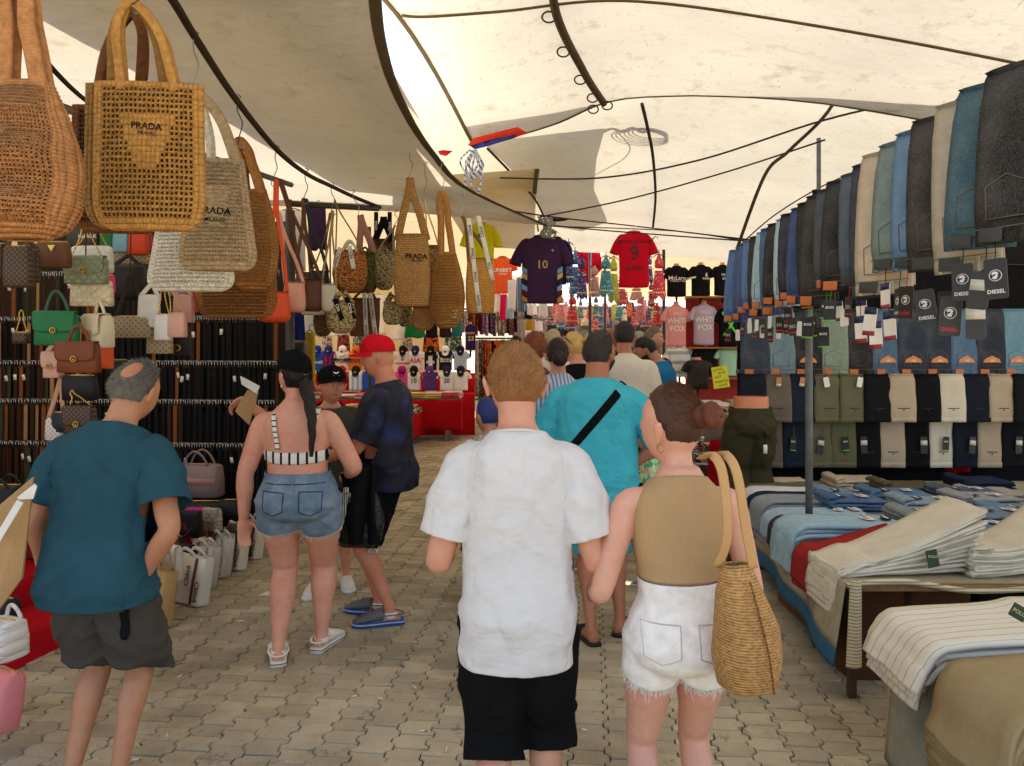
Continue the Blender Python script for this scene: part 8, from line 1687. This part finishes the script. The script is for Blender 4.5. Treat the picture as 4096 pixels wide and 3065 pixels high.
crowd('tall dark skinned person in floral shirt looking left', 2074, 12.8, 70, 1.78, floral((34, 36, 40), (196, 80, 60), (50, 120, 110), (220, 200, 160), 22.), (26, 22, 22), (66, 42, 34), dict(neck=1.1), (0, 0, 0), hl=.003, strands=0)
crowd('person in navy cap shaped hair behind the auburn curls', 2150, 9.0, 0, 1.70, cloth((40, 44, 70)), (36, 38, 60), (190, 140, 116))
crowd('person with dark hair and black shirt farther back', 2162, 11, -20, 1.76, cloth((28, 28, 32)), (40, 32, 30), (186, 136, 110))
crowd('child in white t-shirt beside the grey blond person', 2236, 9.8, -30, 1.58, cloth((224, 222, 220)), (92, 66, 46), (206, 156, 130))
crowd('person with reddish short hair behind the turquoise shirt', 2440, 8.6, -60, 1.78, cloth((60, 60, 66)), (150, 98, 66), (206, 130, 106))
crowd('person with grey hair and grey shirt behind the cream t-shirt', 2552, 9.2, -30, 1.76, cloth((120, 120, 122)), (160, 156, 150), (150, 106, 84))
crowd('smiling person with short grey brown hair near the shirt stall', 2600, 8.9, 205, 1.80, cloth((36, 36, 40)), (112, 98, 84), (206, 148, 118), dict(shoulder=1.1), (40, 0, 0), face=True)
crowd('person in white shirt leaning behind the blue t-shirt', 2640, 10.5, 60, 1.66, cloth((220, 214, 208)), (120, 104, 92), (196, 140, 112), None, (0, 20, 0), pose=dict(armL=((-.2, .5, -.6), (0, .8, .5))))
t, f = crowd('person with neon green bag strap in the crowd', 2550, 11.5, 10, 1.70, cloth((166, 196, 60)), (60, 50, 44), (196, 146, 120))
t, f = crowd('child with blue patterned bandana and white teal top left of the white t-shirt', 1962, 4.9, 20, 1.36, blotch((214, 210, 190), (150, 150, 130), None, 30.), (40, 52, 110), (186, 130, 104), dict(head=1.15), (20, 4, 0), hl=.012, strands=0, vox=.011)
simple_part(t, 'shoulder_panel', cloth((30, 138, 142)), lambda mb: mb.sheet(lambda u, v: V((-.14+.10*u, -.03+.06*v, 1.09+.012*u)), 6, 4), solid=.01)
t, f = crowd('child in floral green top and orange shorts beside the turquoise shirt', 2610, 5.5, 60, 1.12, floral((170, 206, 160), (60, 150, 110), (230, 140, 110), (240, 226, 180), 20.), (96, 60, 40), (206, 150, 124), dict(head=1.15), (0, 10, 0), bottom=(222, 128, 40))
rc = random.Random(17); CC = [((222, 220, 218), 'white'), ((60, 90, 140), 'blue'), ((190, 60, 60), 'red'), ((40, 40, 44), 'black'), ((200, 190, 170), 'beige'), ((150, 170, 150), 'sage'), ((214, 150, 150), 'pink'), ((90, 90, 96), 'grey')]
HH = [((40, 32, 28), 'dark'), ((120, 90, 60), 'brown'), ((180, 150, 100), 'blond'), ((150, 148, 144), 'grey')]
src = []
for i in range(6):
    c, h_ = CC[i], HH[i % 4]; t, f = crowd('far away person in %s shirt with %s hair, %s of the distant crowd' % (c[1], h_[1], ['leftmost', 'second', 'third', 'fourth', 'fifth', 'sixth'][i]), 2270+34*i, 15+i*.6, rc.uniform(-40, 40), rc.uniform(1.62, 1.8), cloth(c[0]), h_[0], vox=.022, strands=0); src.append(snapshot(t))
for i in range(14):
    s = src[i % 6]; c, h_ = CC[(i*3+1) % 8], HH[(i*5+2) % 4]; d = 16.5+i*.9; x = 2255+rc.uniform(0, 290)
    dup(s, ((x-2048)*d/F, d, 0), R(rc.uniform(-180, 180)), 'distant person in %s shirt with %s hair, %s row of heads from the front' % (c[1], h_[1], ['first', 'second', 'third', 'fourth', 'fifth', 'sixth', 'seventh', 'eighth', 'ninth', 'tenth', 'eleventh', 'twelfth', 'thirteenth', 'last'][i]), None, {'shirt': cloth(c[0]), 'hair': hairm(h_[0])}, 'distant crowd')
# straw bag on the shoulder of the tan top
k = 2.12/F; t = thing('straw_bag', 'straw shoulder bag with tan straps carried by the person with the hair bun', 'bag', P(2985, 2748, 2.12), R(18))
w_, h_ = 262*k, 500*k; mb = MB(); bagbody(mb, [(0, w_*.36, .055), (h_*.03, w_*.43, .07), (h_*.25, w_*.5, .09), (h_*.5, w_*.46, .085), (h_*.75, w_*.36, .06, -.02), (h_*.93, w_*.27, .035, -.03), (h_, w_*.22, .02, -.035)], 32, 2.4); bo = mb.build('body', straw((196, 150, 92), 130., (134, 92, 52), .003), t, solid=.006)
mb = MB(); mb.tube([(.02, -.095, h_*.05), (.0, -.095, h_*.4), (-.03, -.06, h_*.9)], .003, 6, 5); mb.build('seam', straw((140, 92, 50), 92.), t)
for s in (-1, 1): mb = MB(); mb.tube([(-.035+s*.045, -.02*s, h_*.96), (-.05+s*.03, -.03, h_*1.25), (-.075+s*.022, -.035, h_*1.72), (-.08+s*.02, .01, h_*1.86), (-.07+s*.02, .09, h_*1.8)], .014, 8, 5, flat=.18, up=(.2, 1, 0)); mb.build('strap', cloth((196, 154, 104), .05, .002), t)
# litter
rl = random.Random(9)
CIG = [(1345, 2120, 0), (720, 2710, 1), (1420, 2790, 1), (1520, 2800, 0), (1690, 2930, 1), (1785, 3005, 0), (2335, 2925, 1), (545, 3045, 1), (670, 2945, 1), (805, 2485, 0), (960, 2488, 0), (880, 2360, 0), (1660, 2755, 0), (770, 2410, 1), (1880, 2640, 0), (810, 2455, 1)]
for i, (x, y, w_) in enumerate(CIG):
    d = F*CH/(y-1400); t = thing('cigarette_butt', 'cigarette butt on the paving %s' % ['right of the white clogs', 'between grey shorts and white clogs', 'left of the black shorts, upper', 'left of the black shorts, lower', 'by the black shorts leg', 'at the bottom centre', 'between the two nearest people', 'at the bottom left', 'right of the bare calf', 'near the totes, left', 'near the totes, right', 'in front of the wrapped totes', 'left of the white t-shirt hem', 'next to the first tote', 'left of the white sleeve', 'below the brown tote'][i], 'litter', ((x-2048)*d/F, d, .007), R(rl.uniform(0, 180)))
    mb = MB(); mb.tube([(-.014, 0, 0), (.010, 0, 0)], .004, 8, 1); mb.build('paper', plain((222, 218, 206), .8), t); mb = MB(); mb.tube([(.010, 0, 0), (.022, 0, 0)], .0041, 8, 1); mb.build('filter', plain((196, 130, 60) if w_ else (216, 206, 190), .8), t)
t = thing('paper_scrap', 'white torn paper scrap on the paving near the clogs', 'litter', P(1070, 2378, F*CH/978)+V((0, 0, .004))); mb = MB(); mb.add([(-.05, -.03, 0), (.03, -.04, .004), (.06, .02, 0), (.04, .06, .006), (-.02, .05, 0)], [(0, 1, 2, 3, 4)]); mb.build('paper', plain((228, 224, 214), .8), t, smooth=False, solid=.003)
t = thing('wooden_stick', 'thin wooden slat lying on the paving by the grey shorts', 'litter', P(620, 2488, F*CH/1088)+V((0, 0, .006)), R(10)); mb = MB(); mb.box((0, 0, 0), (.12, .02, .006)); mb.build('slat', plain((176, 124, 76), .8), t, bev=.002)
bpy.data.scenes.remove(_tmp)
for m_ in bpy.data.materials: pass
